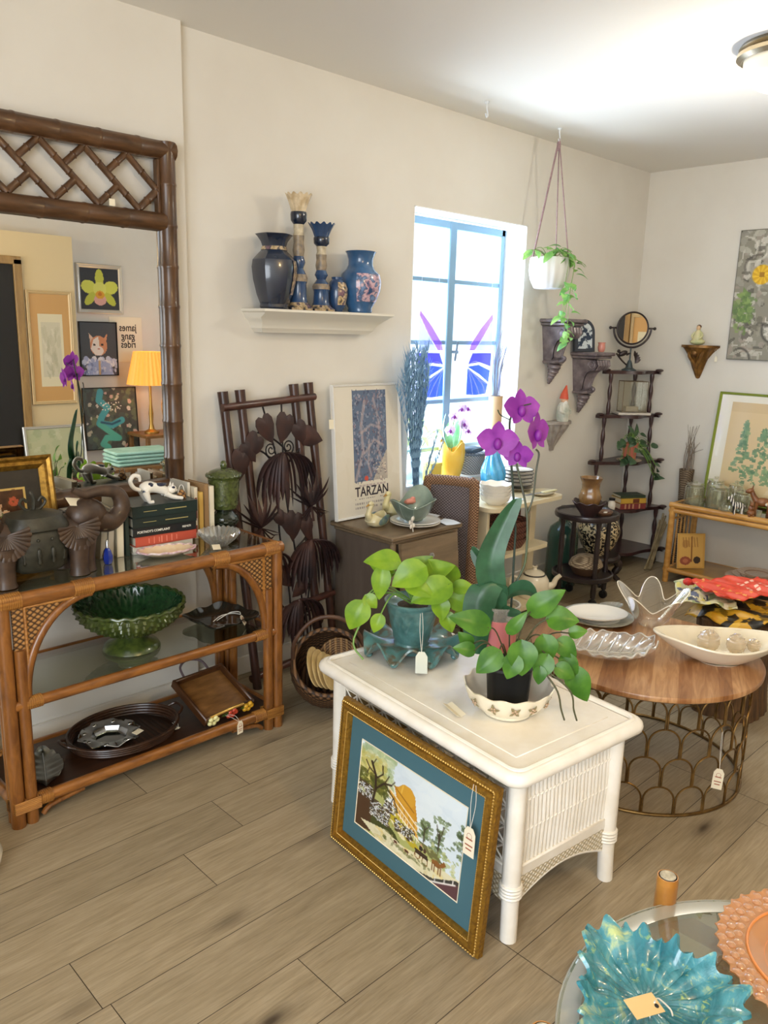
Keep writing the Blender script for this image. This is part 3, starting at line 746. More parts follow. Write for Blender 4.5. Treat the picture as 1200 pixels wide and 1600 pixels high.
def books():
 m_pg = mat('page_edges', 'e3dac4', .8, col2='cfc4aa', scale=4, stretch=(1, 1, 160));
 cov = {}
 def cm(h):
  if h not in cov: cov[h] = mat('cover_' + h, h, .45, coat=.2)
  return cov[h]
 def book(lbl, col, w, d, h, loc, rz=0, up=False, lean=0, group=None, title=None, tcol='e6e2d6', tsize=.016, stripes=None, hard=True):
  """flat book: w along the spine (x), d deep (y), h thick; spine towards -y. up: stands on its tail with the spine towards -y"""
  t = thing('book', lbl, 'book', loc, rz, group)
  if up: t.rotation_euler = (0, lean, rz)
  b = MB(); c = .0025
  if not up:
   b.box((0, 0, c / 2), (w, d, c)); b.box((0, 0, h - c / 2), (w, d, c)); b.box((0, -d / 2 + c / 2, h / 2), (w, c, h), .001)
   p = MB(); p.box((0, .003, h / 2), (w - .008, d - .008, h - 2 * c))
  else:
   b.box((-h / 2 + c / 2, 0, w / 2), (c, d, w)); b.box((h / 2 - c / 2, 0, w / 2), (c, d, w)); b.box((0, -d / 2 + c / 2, w / 2), (h, c, w), .001)
   p = MB(); p.box((0, .003, w / 2), (h - 2 * c, d - .008, w - .008))
  b.build('cover', cm(col), t); p.build('pages', m_pg, t)
  if title:
   for (s, x, sz, sx) in title: text(s, 'spine_lettering', sz, cov.setdefault('t' + tcol, mat('ink_' + tcol, tcol, .5)), t, (x, -d / 2 - .0006, h / 2), (PI / 2, 0, 0), sx=sx)
  if stripes:
   q = MB()
   for (x, ww, hh) in stripes:
    if up: q.box((0, -d / 2 - .0003, x), (h * hh, .0006, ww))
    else: q.box((x, -d / 2 - .0003, h / 2), (ww, .0006, h * hh))
   q.build('spine_mark', cov.setdefault('t' + tcol, mat('ink_' + tcol, tcol, .5)), t, smooth=False)
  return t
 z = ZT; cx, cy = 1.435, 2.69; rz = math.radians(-4)
 g = 'books stacked flat on the console'
 book('pale grey paperback at the bottom of the flat book stack', 'cfcbbd', .235, .16, .028, (cx - .01, cy, z), rz, group=g); z += .028
 book('salmon red hardback in the flat book stack', 'b8503c', .245, .165, .036, (cx, cy, z), rz + .03, group=g, stripes=[(-.05, .003, .7), (-.03, .003, .5), (-.02, .004, .7), (.0, .003, .6), (.02, .004, .7), (.04, .003, .5), (-.07, .003, .5)], tcol='d8806c'); z += .036
 book("black hardback with white capital lettering on its spine in the flat book stack", '15171a', .25, .165, .034, (cx - .002, cy, z), rz, group=g, title=[("PORTNOY'S COMPLAINT", -.045, .0125, .9), ('PHILIP ROTH', .085, .011, .55)]); z += .034
 book('dark green hardback with a gold spine line, second in the flat stack', '12211f', .25, .17, .038, (cx, cy, z), rz - .02, group=g, stripes=[(.045, .09, .08), (-.06, .05, .05)], tcol='a89a62'); z += .038
 book('dark green hardback on top of the flat stack under the cat', '142624', .255, .175, .042, (cx, cy, z), rz, group=g, stripes=[(.04, .085, .08), (-.06, .05, .05)], tcol='a89a62'); z += .042
 gl = 'books standing left of the flat stack'
 book('grey backed book leaning at the left end of the standing books', 'b9b4a6', .165, .13, .022, (1.203, 2.705, ZT + .002), -.08, True, .10, gl)
 book('off white book leaning beside the elephant trunk', 'cdc7b8', .18, .13, .02, (1.2295, 2.70, ZT + .001), -.08, True, .07, gl)
 book('cream book with a small red mark on its spine', 'e5dcc2', .215, .14, .024, (1.262, 2.695, ZT), -.08, True, .03, gl, stripes=[(.18, .012, .5)], tcol='a04a2a')
 book('dark green book upright against the flat stack', '1c2c25', .20, .14, .014, (1.2885, 2.69, ZT), -.08, True, .0, gl)
 gr = 'books standing right of the flat stack'
 book('white booklet standing tallest behind the stack', 'e9e4d6', .225, .12, .012, (1.577, 2.755, ZT), .05, True, 0, gr)
 book('cream book with dark red spine marks', 'ddd3bd', .205, .13, .016, (1.598, 2.745, ZT), .05, True, 0, gr, stripes=[(.04, .03, .5), (.1, .035, .6), (.15, .03, .5)], tcol='7a2c20')
 book('yellow backed paperback among the standing books', 'd8b25e', .185, .13, .018, (1.6185, 2.74, ZT), .05, True, 0, gr)
 book('tan book with a brown cover beside the yellow paperback', '9a7a54', .215, .135, .02, (1.6405, 2.74, ZT), .05, True, 0, gr)
 book('white book at the right end next to the green jar', 'e6ddc6', .205, .13, .02, (1.6635, 2.735, ZT), .05, True, 0, gr)
 # glossy magazines at the foot of the mirror
 gm = 'magazines at the foot of the mirror'
 for i, (lbl, rz_, dx) in enumerate((('white magazine with a navy stripe lying lowest by the mirror', .5, 0), ('white magazine with a navy stripe on top by the mirror', .62, .015))):
  t = thing('magazine', lbl, 'magazine', (1.19 + dx, 2.793, ZT + .1465 + i * .0066), rz_ - .6, gm)
  b = MB(); b.box((0, 0, .003), (.15, .085, .006), .001); b.build('pages', m_white, t)
  b = MB(); b.box((0, -.018, .0064), (.15, .026, .0006)); b.box((0, -.0430, .003), (.1, .0008, .004)); b.build('navy_stripe', m_navy, t, smooth=False)
 t = thing('cardboard_box', 'low brown box carrying the magazines behind the standing books', 'box', (1.185, 2.812, ZT))
 b = MB(); b.box((0, 0, .068), (.155, .066, .134), .003); b.build('box_body', mat('dark_card', '3a2a1e', .6), t)
 b = MB(); b.box((0, -.0, .1355), (.158, .069, .02), .002); b.build('lid', mat('dark_card_lid', '45321f', .6), t)
 return z
ZSTACK = books()
def cat():
 t = thing('cat_figurine', 'white china cat with navy patches stretching on top of the books', 'figurine', (1.42, 2.65, ZSTACK), -.08)
 b = MB()
 b.tube(bez([(-.055, 0, .045), (-.03, 0, .058), (.01, 0, .048), (.045, 0, .034)], 6), [.016, .02, .023, .024, .024, .024, .023, .022, .021, .02, .019, .018, .018, .018, .018, .017, .016, .014, .012], 14)
 b.ell((.058, -.002, .042), (.019, .017, .016), 16, 12)
 for s in (-1, 1):
  b.tube([(.058, s * .009, .05), (.06, s * .012, .068)], [.007, .001], 8)
  b.tube(bez([(.03, s * .012, .03), (.06, s * .015, .014), (.095, s * .016, .006)], 5), [.012, .011, .01, .0095, .009, .0085, .008, .0075, .007, .007, .006], 10)
  b.tube(bez([(-.05, s * .014, .045), (-.042, s * .018, .02), (-.035, s * .018, .006), (-.02, s * .018, .005)], 5), [.016, .015, .014, .013, .012, .011, .01, .009, .008, .008, .008, .008, .007, .007, .007, .006], 10)
 b.ell((.076, -.002, .037), (.006, .008, .005), 10, 8)
 b.build('body', m_white, t)
 b = MB(); b.tube(bez([(-.062, 0, .05), (-.085, 0, .06), (-.098, 0, .085), (-.085, 0, .105), (-.066, 0, .1), (-.062, 0, .082)], 6), [.008] * 25 + [.007, .006, .006, .005, .005, .004], 9); b.build('tail', m_white, t)
 b = MB()
 for c, r in (((-.03, -.012, .064), (.016, .01, .013)), ((.012, -.004, .064), (.026, .014, .008)), ((.06, -.014, .05), (.007, .006, .005)), ((-.05, -.015, .045), (.01, .006, .01)), ((.06, .012, .05), (.007, .006, .006))): b.ell(c, r, 12, 8)
 b.build('navy_patches', m_navy, t)
 t = thing('bell_trinket', 'tiny brown woven bell with a wire handle beside the cat', 'trinket', (1.525, 2.655, ZSTACK))
 b = MB(); b.lathe([(0, 0), (.017, 0), (.018, .012), (.012, .026), (.004, .032), (0, .033)], 16); b.build('bell', m_wicker, t)
 b = MB(); b.tube(bez([(-.014, 0, .02), (-.008, 0, .044), (0, 0, .05), (.008, 0, .044), (.014, 0, .02)], 4), .0016, 6); b.build('handle', m_white, t)
cat()
def green_jar():
 m_g = mat('olive_glaze', '55602f', .25, col2='363f1f', scale=70, coat=.6, bump=.5, bdist=.004); m_gd = mat('dark_green_glaze', '26301f', .22, col2='171d13', scale=60, coat=.6, bump=.6, bdist=.004)
 t = thing('lidded_jar', 'tall green basketweave jar with a pinecone base and domed lid', 'jar', (1.752, 2.715, ZT))
 def wv(a, i, r, z): return r * (1 + .025 * math.sin(a * 18) * math.sin(z * 300)), z
 b = MB(); b.lathe([(0, .0), (.05, 0), (.052, .01), (.036, .022)] + [(.036 + .022 * math.sin(PI * k / 10), .022 + .062 * k / 10) for k in range(1, 10)] + [(.034, .088), (.048, .10), (0, .10)], 40, fn=lambda a, i, r, z: (r * (1 + (.06 * math.sin(a * 10 + i * PI) if 3 < i < 13 else 0)), z)); b.build('pinecone_base', m_gd, t)
 b = MB(); b.lathe([(0, .10), (.05, .10), (.055, .115)] + [(.055 + .008 * k / 20, .115 + .105 * k / 20) for k in range(21)] + [(.067, .224), (.06, .23), (0, .23)], 72, fn=lambda a, i, r, z: (r * (1 + (.022 * math.sin(a * 16) * math.cos(i * PI) if 2 < i < 23 else 0)), z)); b.build('basket_body', m_g, t)
 b = MB(); b.lathe([(.068, .228), (.07, .236), (.055, .25), (.03, .26), (0, .264)], 40); b.tube([(.068 * math.cos(a), .068 * math.sin(a), .234 + .003 * math.sin(a * 20)) for a in np.linspace(0, 2 * PI, 60)[:-1]], .005, 6, closed=True); ld = b.build('lid', m_g, t)
 b = MB(); b.ell((0, 0, .275), (.014, .014, .018), 14, 10); b.build('finial', m_g, ld)
green_jar()
def small_console_things():
 t = thing('oval_dish', 'small oval cream dish with a pink scalloped rim at the console edge', 'dish', (1.395, 2.545, ZT), -.2)
 def ov(a, i, r, z): return r * (1 + .03 * math.cos(a * 14) * (r > .05)), z + (.002 * math.cos(a * 14) if r > .07 else 0)
 b = MB(); b.at((0, 0, 0), (0, 0, 0), (1.25, .7, 1)); b.lathe([(0, .003), (.05, .003), (.066, .012), (.082, .02), (.084, .022), (.082, .024), (.064, .016), (.048, .007), (0, .006)], 56, fn=ov); b.build('bowl', mat('cream_pink_china', 'e6cba2', .3, col2='ecd9ba', scale=30, coat=.4), t)
 b = MB(); b.at((0, 0, 0), (0, 0, 0), (1.25, .7, 1)); b.tube([(.083 * (1 + .03 * math.cos(a * 14)) * math.cos(a), .083 * (1 + .03 * math.cos(a * 14)) * math.sin(a), .023 + .002 * math.cos(a * 14)) for a in np.linspace(0, 2 * PI, 113)[:-1]], .004, 6, closed=True); b.build('rim', mat('pink_glaze', 'b78a93', .3, col2='e6d8d6', scale=60), t)
 t = thing('crystal_bowl', 'clear cut crystal bowl at the console edge by the books', 'bowl', (1.615, 2.542, ZT))
 def cut(a, i, r, z): return r * (1 + (.05 * abs(math.sin(a * 12)) if i > 1 else 0)), z + (.004 * math.cos(a * 24) if r > .075 else 0)
 b = MB(); b.lathe([(0, .0), (.03, 0), (.036, .006), (.06, .028), (.078, .055), (.076, .058), (.055, .034), (.03, .012), (0, .009)], 96, fn=cut); b.build('bowl', thin_glass('cut_crystal', 'e6e6e2', .05, 1, .34, .12), t)
 b = MB(); b.at((-.06, -.075, .02), (1.1, .2, .4)); b.box((0, 0, 0), (.05, .02, .001)); b.build('price_tag', m_card, t)
 t = thing('blue_bottle', 'tiny cobalt blue glass bottle with a silver top beside the elephant', 'bottle', (1.185, 2.575, ZT))
 b = MB(); b.lathe([(0, 0), (.012, .001), (.016, .012), (.017, .03), (.012, .048), (.006, .058), (0, .06)], 20, fn=lambda a, i, r, z: (r * (1 + .08 * math.sin(a * 6)), z)); b.build('bottle_body', mat('cobalt', '1a2f86', .12, coat=.8), t)
 b = MB(); b.lathe([(0, .057), (.006, .058), (.0055, .075), (.003, .085), (0, .09)], 12); b.build('stopper', mat('silver_top', 'c8ccd0', .2, .9), t)
 t = thing('yellow_glass_bird', 'small yellow glass ornament behind the elephant foot', 'ornament', (1.15, 2.672, ZT))
 b = MB(); b.ell((0, 0, .018), (.02, .014, .018), 14, 10); b.ell((.016, 0, .04), .011, 12, 8); b.tube([(.025, 0, .04), (.036, 0, .038)], [.004, .001], 6); b.tube([(-.015, 0, .022), (-.036, 0, .035)], [.008, .003], 8); b.build('bird_body', mat('yellow_glass', 'b9982c', .15, coat=.7), t)
small_console_things()
# ------------------------------------------------------------------ middle and lower console shelves
def compote():
 m_i = mat('bowl_green_glaze', '2f5a34', .25, col2='1d3f26', scale=50, coat=.7, bump=.3)
 m_o = mat('bowl_olive_glaze', '4c5a26', .28, col2='2c3a18', scale=45, coat=.6, bump=.4)
 t = thing('compote_bowl', 'large green basketweave footed bowl on the middle console shelf', 'bowl', (1.285, 2.63, ZM))
 def wv(a, i, r, z): return r + (.0075 * math.sin(a * 22 + (i % 2) * PI) if r > .07 else 0), z
 pr = [(.045 + .150 * math.sin(PI / 2 * k / 14), .062 + .112 * (1 - math.cos(PI / 2 * k / 14)) ** .8) for k in range(15)]
 b = MB(); b.lathe([(0, .06)] + pr, 176, fn=wv); b.build('bowl_outside', m_o, t, angle=80)
 pi = [(max(0, r - .007), z + .008) for r, z in pr]
 b = MB(); b.lathe([(0, .072)] + pi[1:], 176, fn=lambda a, i, r, z: (r + (.006 * math.sin(a * 22 + (i % 2) * PI) if r > .05 else 0), z)); b.build('bowl_inside', m_i, t, angle=80)
 b = MB(); b.tube([(.193 * math.cos(a), .193 * math.sin(a), .178 + .003 * math.sin(a * 26)) for a in np.linspace(0, 2 * PI, 157)[:-1]], .007, 8, closed=True); b.build('rim', m_o, t)
 b = MB(); b.lathe([(0, 0), (.098, 0), (.104, .006), (.098, .018), (.085, .028), (.06, .04), (.05, .055), (.052, .066), (0, .066)], 72, fn=lambda a, i, r, z: (r * (1 + .02 * math.sin(a * 36) * (.06 < r)), z)); b.build('foot', m_o, t)
compote()
def dark_tray():
 t = thing('smoked_glass_tray', 'dark smoked glass square dish with a price tag on the middle console shelf', 'dish', (1.675, 2.635, ZM), .12)
 m = mat('smoked_glass', '24241f', .1, coat=.6)
 def sq(u, v):
  a = 2 * PI * u; k = 1 / max(abs(math.cos(a)), abs(math.sin(a))); r = v * .1 * min(k, 1.28); z = .006 + (.028 * max(0, (v - .6) / .4) ** 1.5) + (.006 * math.sin(a * 8) * max(0, v - .8) * 4)
  return (r * math.cos(a) * 1.2, r * math.sin(a) * 1.2, z)
 b = MB(); b.grid(sq, 64, 10, cu=True, thick=.005); b.build('dish', m, t)
 b = MB(); b.tube(bez([(-.03, -.01, .02), (0, -.02, .035), (.03, -.03, .045), (.045, -.06, .05), (.03, -.085, .05)], 6), .0016, 6); b.tube(bez([(-.04, .0, .016), (0, .0, .03), (.04, -.02, .035), (.03, -.085, .05)], 6), .0016, 6); s = b.build('tag_string', m_string, t)
 b = MB(); b.at((.03, -.1, .03), (-.5, 0, .6)); b.prism([(-.015, -.02), (.015, -.02), (.015, .012), (.008, .02), (-.008, .02), (-.015, .012)], -.0006, .0006, 'XZ'); c = b.build('price_tag', m_card, t)
 b = MB(); b.at((.03, -.1, .03), (-.5, 0, .6)); b.tube([(.008 * math.cos(a), -.0012, .004 + .006 * math.sin(a)) for a in np.linspace(0, 6.28, 13)[:-1]], .0012, 5, closed=True); b.box((0, -.001, -.009), (.02, .0006, .003)); b.build('tag_print', m_print, c)
dark_tray()
def lower_shelf():
 m_wd = weave('dark_wicker', '3a2113', '140a05', 180, 180, 'X', .5); m_rim = mat('dark_cane', '3c2212', .4, col2='271408', scale=30, coat=.2)
 t = thing('wicker_tray', 'large round dark wicker tray on the bottom console shelf', 'tray', (1.24, 2.632, ZB)); t.scale = (1, .88, 1)
 b = MB(); b.lathe([(0, .004), (.165, .004), (.17, .006), (.165, .01), (0, .01)], 64); b.build('base', m_wd, t)
 b = MB()
 for i, (r, z) in enumerate(((.172, .008), (.176, .018), (.18, .028), (.184, .037))): b.tube([(r * math.cos(a) * 1.13, r * math.sin(a), z) for a in np.linspace(0, 2 * PI, 65)[:-1]], .0065, 8, closed=True)
 b.build('rim', m_rim, t)
 for s in (-1, 1): b = MB(); b.tube(bez([(s * .2, -.05, .036), (s * .23, -.03, .05), (s * .235, .03, .05), (s * .2, .05, .036)], 6), .006, 8); b.build('handle', m_rim, t)
 tagpart(t, (.16, -.09, .03), (.17, -.115, .012), m_card, m_string, (.02, .035), (1.3, 0, .6))
 m_si = mat('polished_silver', 'b9bcc0', .12, 1)
 t = thing('silver_dish', 'octagonal polished silver dish lying in the round wicker tray', 'dish', (1.175, 2.615, ZB + .012), .2)
 def oc(a, i, r, z):
  k = 1 / math.cos(((a + PI / 8) % (PI / 4)) - PI / 8); return r * k, z + (.004 * math.cos(a * 8) if r > .08 else 0)
 b = MB(); b.lathe([(0, .006), (.05, .006), (.056, .012), (.062, .026), (.075, .03), (.095, .03), (.104, .033), (.106, .031), (.095, .026), (.07, .024), (.06, .006), (.05, 0), (0, 0)], 64, fn=oc); b.build('dish', m_si, t, angle=25)
 b = MB()
 for k in range(8): b.ell((.09 * math.cos(k * PI / 4), .09 * math.sin(k * PI / 4), .031), (.012, .01, .006), 10, 6)
 b.build('cast_bosses', m_si, t)
 b = MB(); b.at((.06, -.085, .036), (.2, .1, .3)); b.box((0, 0, 0), (.045, .022, .001)); b.build('price_tag', m_card, t)
 t = thing('leaf_dish', 'hammered silver leaf shaped dish at the left end of the bottom console shelf', 'dish', (.925, 2.592, ZB), 1.25)
 def lf(u, v):
  s = (v - .5) * 2; w = .06 * math.sin(PI * u ** .8) ** .7 + .001; return ((u - .5) * .24, s * w, .004 + .02 * abs(s) ** 1.6 + .004 * math.sin(u * 40) * abs(s) + .01 * (u - .5) ** 2)
 b = MB(); b.grid(lf, 40, 12, thick=.003); b.build('leaf_bowl', mat('dull_silver', '9a9c98', .3, 1, bump=.4, scale=60), t)
 b = MB(); b.tube(bez([(-.1, 0, .008), (0, 0, .006), (.1, 0, .008)], 6), .003, 6); b.build('leaf_rib', m_si, t)
 # little wooden tray with painted fruit along one edge, propped against the back of the shelf
 m_tw = wood('tray_wood', '8a6236', '5e3d1c', (2, 8, 8), 5, .4, .2)
 t = thing('fruit_tray', 'small square wooden tray with ceramic fruit on its front edge and a loop handle', 'tray', (1.61, 2.496, ZB + .013), .05, rot=(math.radians(24), 0, .08))
 b = MB(); b.box((0, .11, .006), (.225, .22, .01)); b.build('base', m_tw, t)
 b = MB()
 for s in (-1, 1): b.box((s * .115, .11, .018), (.014, .24, .036), .004)
 for y in (0, .222): b.box((0, y, .018), (.24, .014, .036), .004)
 b.build('rim', wood('tray_rim_wood', '55341a', '371f0e', (8, 2, 8), 6, .4, .2), t)
 b = MB(); b.tube(bez([(-.06, .228, .02), (-.05, .28, .03), (0, .305, .03), (.05, .28, .03), (.06, .228, .02)], 6), .005, 8); b.build('handle', mat('handle_cane', '6a5a60', .4), t)
 b = MB(); b.tube(bez([(-.1, -.006, .036), (-.05, -.01, .046), (.0, -.01, .048), (.06, -.006, .040)], 6), .006, 8); b.build('front_handle', m_gold_lt, t)
 for (nm, x, cs) in (('fruit', -.085, 'e2dfa0'), ('fruit', .005, 'c0442e'), ('fruit', .085, 'd9a82c')):
  b = MB()
  for k in range(5): b.ell((x + .017 * math.cos(k * 1.26), -.013, .02 + .015 * math.sin(k * 1.26)), (.011, .009, .011), 12, 8)
  b.build(nm, mat('fruit_' + cs, cs, .3, coat=.5), t)
 b = MB()
 for x in (-.045, .045, .065, -.1): leaf(b, (x, -.009, .02), (.4, -.1, .3), (0, -1, 0), .035, .022, 'oval', 0)
 b.build('fruit_leaves', mat('leaf_glaze', '3c5a24', .3, coat=.4), t)
 tagpart(t, (-.03, -.018, .03), (-.025, -.092, .058), m_card, m_string, (.03, .045), (-.45, .1, .1), mark=m_print)
lower_shelf()
# ------------------------------------------------------------------ carved jungle screen
m_scr = wood('screen_bamboo', '4a2c22', '24140f', (5, 5, 1.3), 7, .4, .25)
m_scr_x = wood('screen_rail', '5a3226', '2c1812', (1.3, 5, 5), 7, .4, .25)
m_iron = mat('screen_metal', '2e2426', .5, .3, col2='4a2f2a', scale=9, bump=.2)
m_iron_wire = mat('screen_wire', '1d1719', .5, .3)
def screen():
 t = thing('bamboo_screen', 'tall dark bamboo screen filled with metal palm leaves leaning on the wall', 'screen', (2.20, 2.80, 0), 0, rot=(math.radians(-5.6), math.radians(-2.9), math.radians(3)))
 hw = .262; Hh = 1.352
 for x in (-hw + .02, -hw + .11, hw - .11, hw - .02):
  b = MB(); pts = []; rs = []
  for k in range(28): pts.append((x, 0, Hh * k / 27)); rs.append(.0195 if k % 7 else .0212)
  rs[-1] = .023; rs[-2] = .0215; b.tube(pts, rs, 12); b.build('post', m_scr, t)
 for z, y in ((1.285, -.012), (.33, -.012), (.06, .012)):
  b = MB(); b.tube([(-hw + .0, y, z), (hw, y, z)], .017, 12); b.build('cross_rail', m_scr_x, t)
 def sheet(nm, pts, y=-.02, dome=.012, m=m_iron):
  """one metal leaf: an outline fan-filled about its centre and dished slightly"""
  cx = sum(p[0] for p in pts) / len(pts); cz = sum(p[1] for p in pts) / len(pts); n = len(pts)
  b = MB(); vs = [(cx, y - dome, cz)] + [(lerp(cx, u, .55), y - dome * .7, lerp(cz, w, .55)) for u, w in pts] + [(u, y, w) for u, w in pts]
  o = len(vs); vs += [(p[0], p[1] + .003, p[2]) for p in vs]
  fs = []
  for i in range(n):
   j = (i + 1) % n
   fs += [(0, 1 + i, 1 + j), (1 + i, 1 + n + i, 1 + n + j, 1 + j)]
  fs += [tuple(k + o for k in f[::-1]) for f in fs]
  fs += [(1 + n + i, 1 + n + i + o, 1 + n + (i + 1) % n + o, 1 + n + (i + 1) % n) for i in range(n)]
  b.add(vs, fs); return b.build(nm, m, t)
 def heart(cx, cz, s, ang, sx=1):
  P = [(0, -1.25), (.35, -.8), (.62, -.25), (.66, .2), (.5, .52), (.22, .6), (0, .42), (-.22, .6), (-.5, .52), (-.66, .2), (-.62, -.25), (-.35, -.8)]
  c, n = math.cos(ang), math.sin(ang)
  return [(cx + s * (u * sx * c - w * n), cz + s * (u * sx * n + w * c)) for u, w in P]
 for (cx, cz, s, a) in ((-.055, 1.19, .075, .35), (.06, 1.185, .078, -.4), (-.125, 1.12, .075, -.75), (-.205, 1.06, .075, -.2), (-.165, 1.10, .06, .5), (.14, 1.145, .07, .5), (.19, 1.11, .075, 1.2),
                          (.02, .745, .07, .1), (.055, .73, .075, -.25), (.125, .70, .06, .05), (-.03, .77, .05, .5), (.06, .42, .06, -1.0), (-.05, .50, .065, .6), (-.16, .48, .07, .2), (.0, .25, .06, .3), (.14, .24, .06, -.5), (-.14, .22, .065, .2)):
  sheet('heart_leaf', heart(cx, cz, s, a), y=-.024 - .004 * rnd.random())
 def fan(cx, cz, R, n=19):
  b = MB()
  for k in range(n):
   a = lerp(-.05, PI + .05, k / (n - 1)); dx = math.cos(a); sa = abs(math.sin(a)); L = 1 + .13 * math.sin(k * 2.4); pts = []
   for i in range(9):
    u = i / 8; pts.append((cx + dx * R * .78 * L * math.sin(u * PI / 2) ** .8, -.03 - .014 * math.sin(u * PI) - .004 * (k % 2), cz + .05 * R * 4 * sa * math.sin(min(1, u * 1.6) * PI / 2) * (1 - u) - R * (.62 + .55 * sa) * L * u ** 1.7))
   b.tube(pts, [.010 + .005 * math.sin(PI * i / 8) if i < 8 else .0012 for i in range(9)], 6, flat=.35)
  b.build('palm_frond', m_iron, t)
 fan(.02, 1.05, .205); fan(.13, .62, .20); fan(-.12, .62, .15, 13); fan(.02, .36, .17, 15)
 def spiky(cx, cz, s):
  b = MB()
  for k in range(9):
   a = lerp(.15, PI - .15, k / 8); L = s * (1 + .25 * (k % 2)); pts = []
   for i in range(6):
    u = i / 5; pts.append((cx + math.cos(a) * L * u * (1 - .2 * u), -.024 - .008 * math.sin(PI * u), cz + (k - 4) * 0 + math.sin(a) * L * u * .9 + .05 * math.cos(a) ** 2 * u))
   b.tube(pts, [.006, .011, .012, .010, .006, .001], 6, flat=.35)
  for k in range(7):
   a = lerp(-.5, PI + .5, k / 6); b.tube([(cx, -.026, cz), (cx + math.cos(a) * s * .45, -.03, cz - .02 - abs(math.sin(a)) * .05), (cx + math.cos(a) * s * .75, -.024, cz - .05)], [.008, .009, .001], 6, flat=.35)
  b.build('spiky_leaf', m_iron, t)
 spiky(.165, .78, .15); spiky(-.14, .74, .15)
 for pts in ([(-.03, .1), (-.01, .4), (-.03, .7), (.0, 1.0), (-.05, 1.28)], [(.04, .08), (.06, .35), (.05, .6), (.03, .9), (.06, 1.28)], [(.0, .9), (.06, 1.04), (-.02, 1.13), (-.09, 1.16)], [(.03, .9), (-.05, 1.05), (-.14, 1.1)], [(.06, 1.0), (.13, 1.05), (.19, 1.09)],
    [(.05, .5), (.12, .62), (.125, .7)], [(.0, .5), (-.08, .6), (-.13, .74)], [(.06, .6), (.14, .66), (.165, .78)], [(-.03, .3), (-.1, .42), (-.16, .46)], [(.04, .2), (.1, .35), (.15, .58)], [(-.02, .12), (.03, .22), (.14, .22)]):
  b = MB(); b.tube(bez([(u, -.012, w) for u, w in pts], 7), .0045, 6); b.build('stem', m_iron_wire, t)
 for cx, s in ((-.03, 1), (.07, -1), (.09, 1), (-.06, -1)):
  cz = 1.075 if abs(cx) < .075 and cx != -.06 else .30
  b = MB(); b.tube([(cx + s * (.006 + .028 * k / 26) * math.cos(k * .42), -.016, cz + (.006 + .028 * k / 26) * math.sin(k * .42)) for k in range(27)], .0032, 6); b.build('scroll', m_iron_wire, t)
screen()
# ------------------------------------------------------------------ nightstand and the things on it
NX0, NX1, NY0, NY1, NZ = 2.492, 2.985, 2.482, 2.925, .68
m_taupe = wood('taupe_wood', '857259', '6b5a45', (1.2, 8, 8), 4, .42, .1); m_taupe_shade = wood('taupe_shaded', '6d6055', '5c5047', (6, 6, 1), 3, .5)  # darker second mix puts the shade of the turned-away side into the colour
m_crystal = thin_glass('crystal_knob', 'e8ecee', .03, 1, .4, .15)
def nightstand():
 cx, cy = (NX0 + NX1) / 2, (NY0 + NY1) / 2; W, D = NX1 - NX0, NY1 - NY0
 t = thing('nightstand', 'taupe wooden nightstand with bowed drawers between the screen and the wicker chair', 'nightstand', (cx, cy, 0))
 b = MB(); b.box((0, 0, NZ - .012), (W, D, .024), .006); b.box((0, .0, NZ - .032), (W - .03, D - .03, .018), .004); b.build('top', m_taupe, t)
 b = MB(); b.box((0, .01, .36), (W - .05, D - .05, .60), .004); b.build('carcass', m_taupe_shade, t)
 def bow(z): return .016 * math.sin(PI * (z - .06) / .58)
 for s in (-1, 1):
  b = MB(); n = 18; pts = [(s * (W / 2 - .03), -(D / 2 - .03) - .012 * math.sin(PI * k / n) - .002, .04 + .605 * k / n) for k in range(n + 1)]; b.tube(pts, .016, 10); b.build('front_post', m_taupe, t)
  b = MB(); b.box((s * (W / 2 - .045), -(D / 2 - .06), .03), (.04, .04, .06), .006); b.box((s * (W / 2 - .045), (D / 2 - .06), .03), (.04, .04, .06), .006); b.v and None
 for sx in (-1, 1):
  for sy in (-1, 1):
   b = MB(); b.cyl((sx * (W / 2 - .05), sy * (D / 2 - .05), .07), (sx * (W / 2 - .05), sy * (D / 2 - .05), 0), .026, .016, 12); b.build('foot', m_taupe, t)
 for (z0, z1) in ((.455, .642), (.265, .447), (.075, .257)):
  b = MB()
  def fr(u, v, z0=z0, z1=z1): return (lerp(-W / 2 + .05, W / 2 - .05, u), -(D / 2 - .025) - .014 - .022 * math.sin(PI * (lerp(z0, z1, v) - .04) / .6) , lerp(z0, z1, v))
  b.grid(fr, 6, 12, thick=-.02); d = b.build('drawer', m_taupe, t)
  z = (z0 + z1) / 2 + .01; y = fr(.5, .5)[1]
  k = MB(); k.cyl((0, y, z), (0, y - .014, z), .005, .007, 10); k.ell((0, y - .022, z), (.017, .012, .017), 8, 6); k.build('knob', m_crystal, d, angle=20)
nightstand()
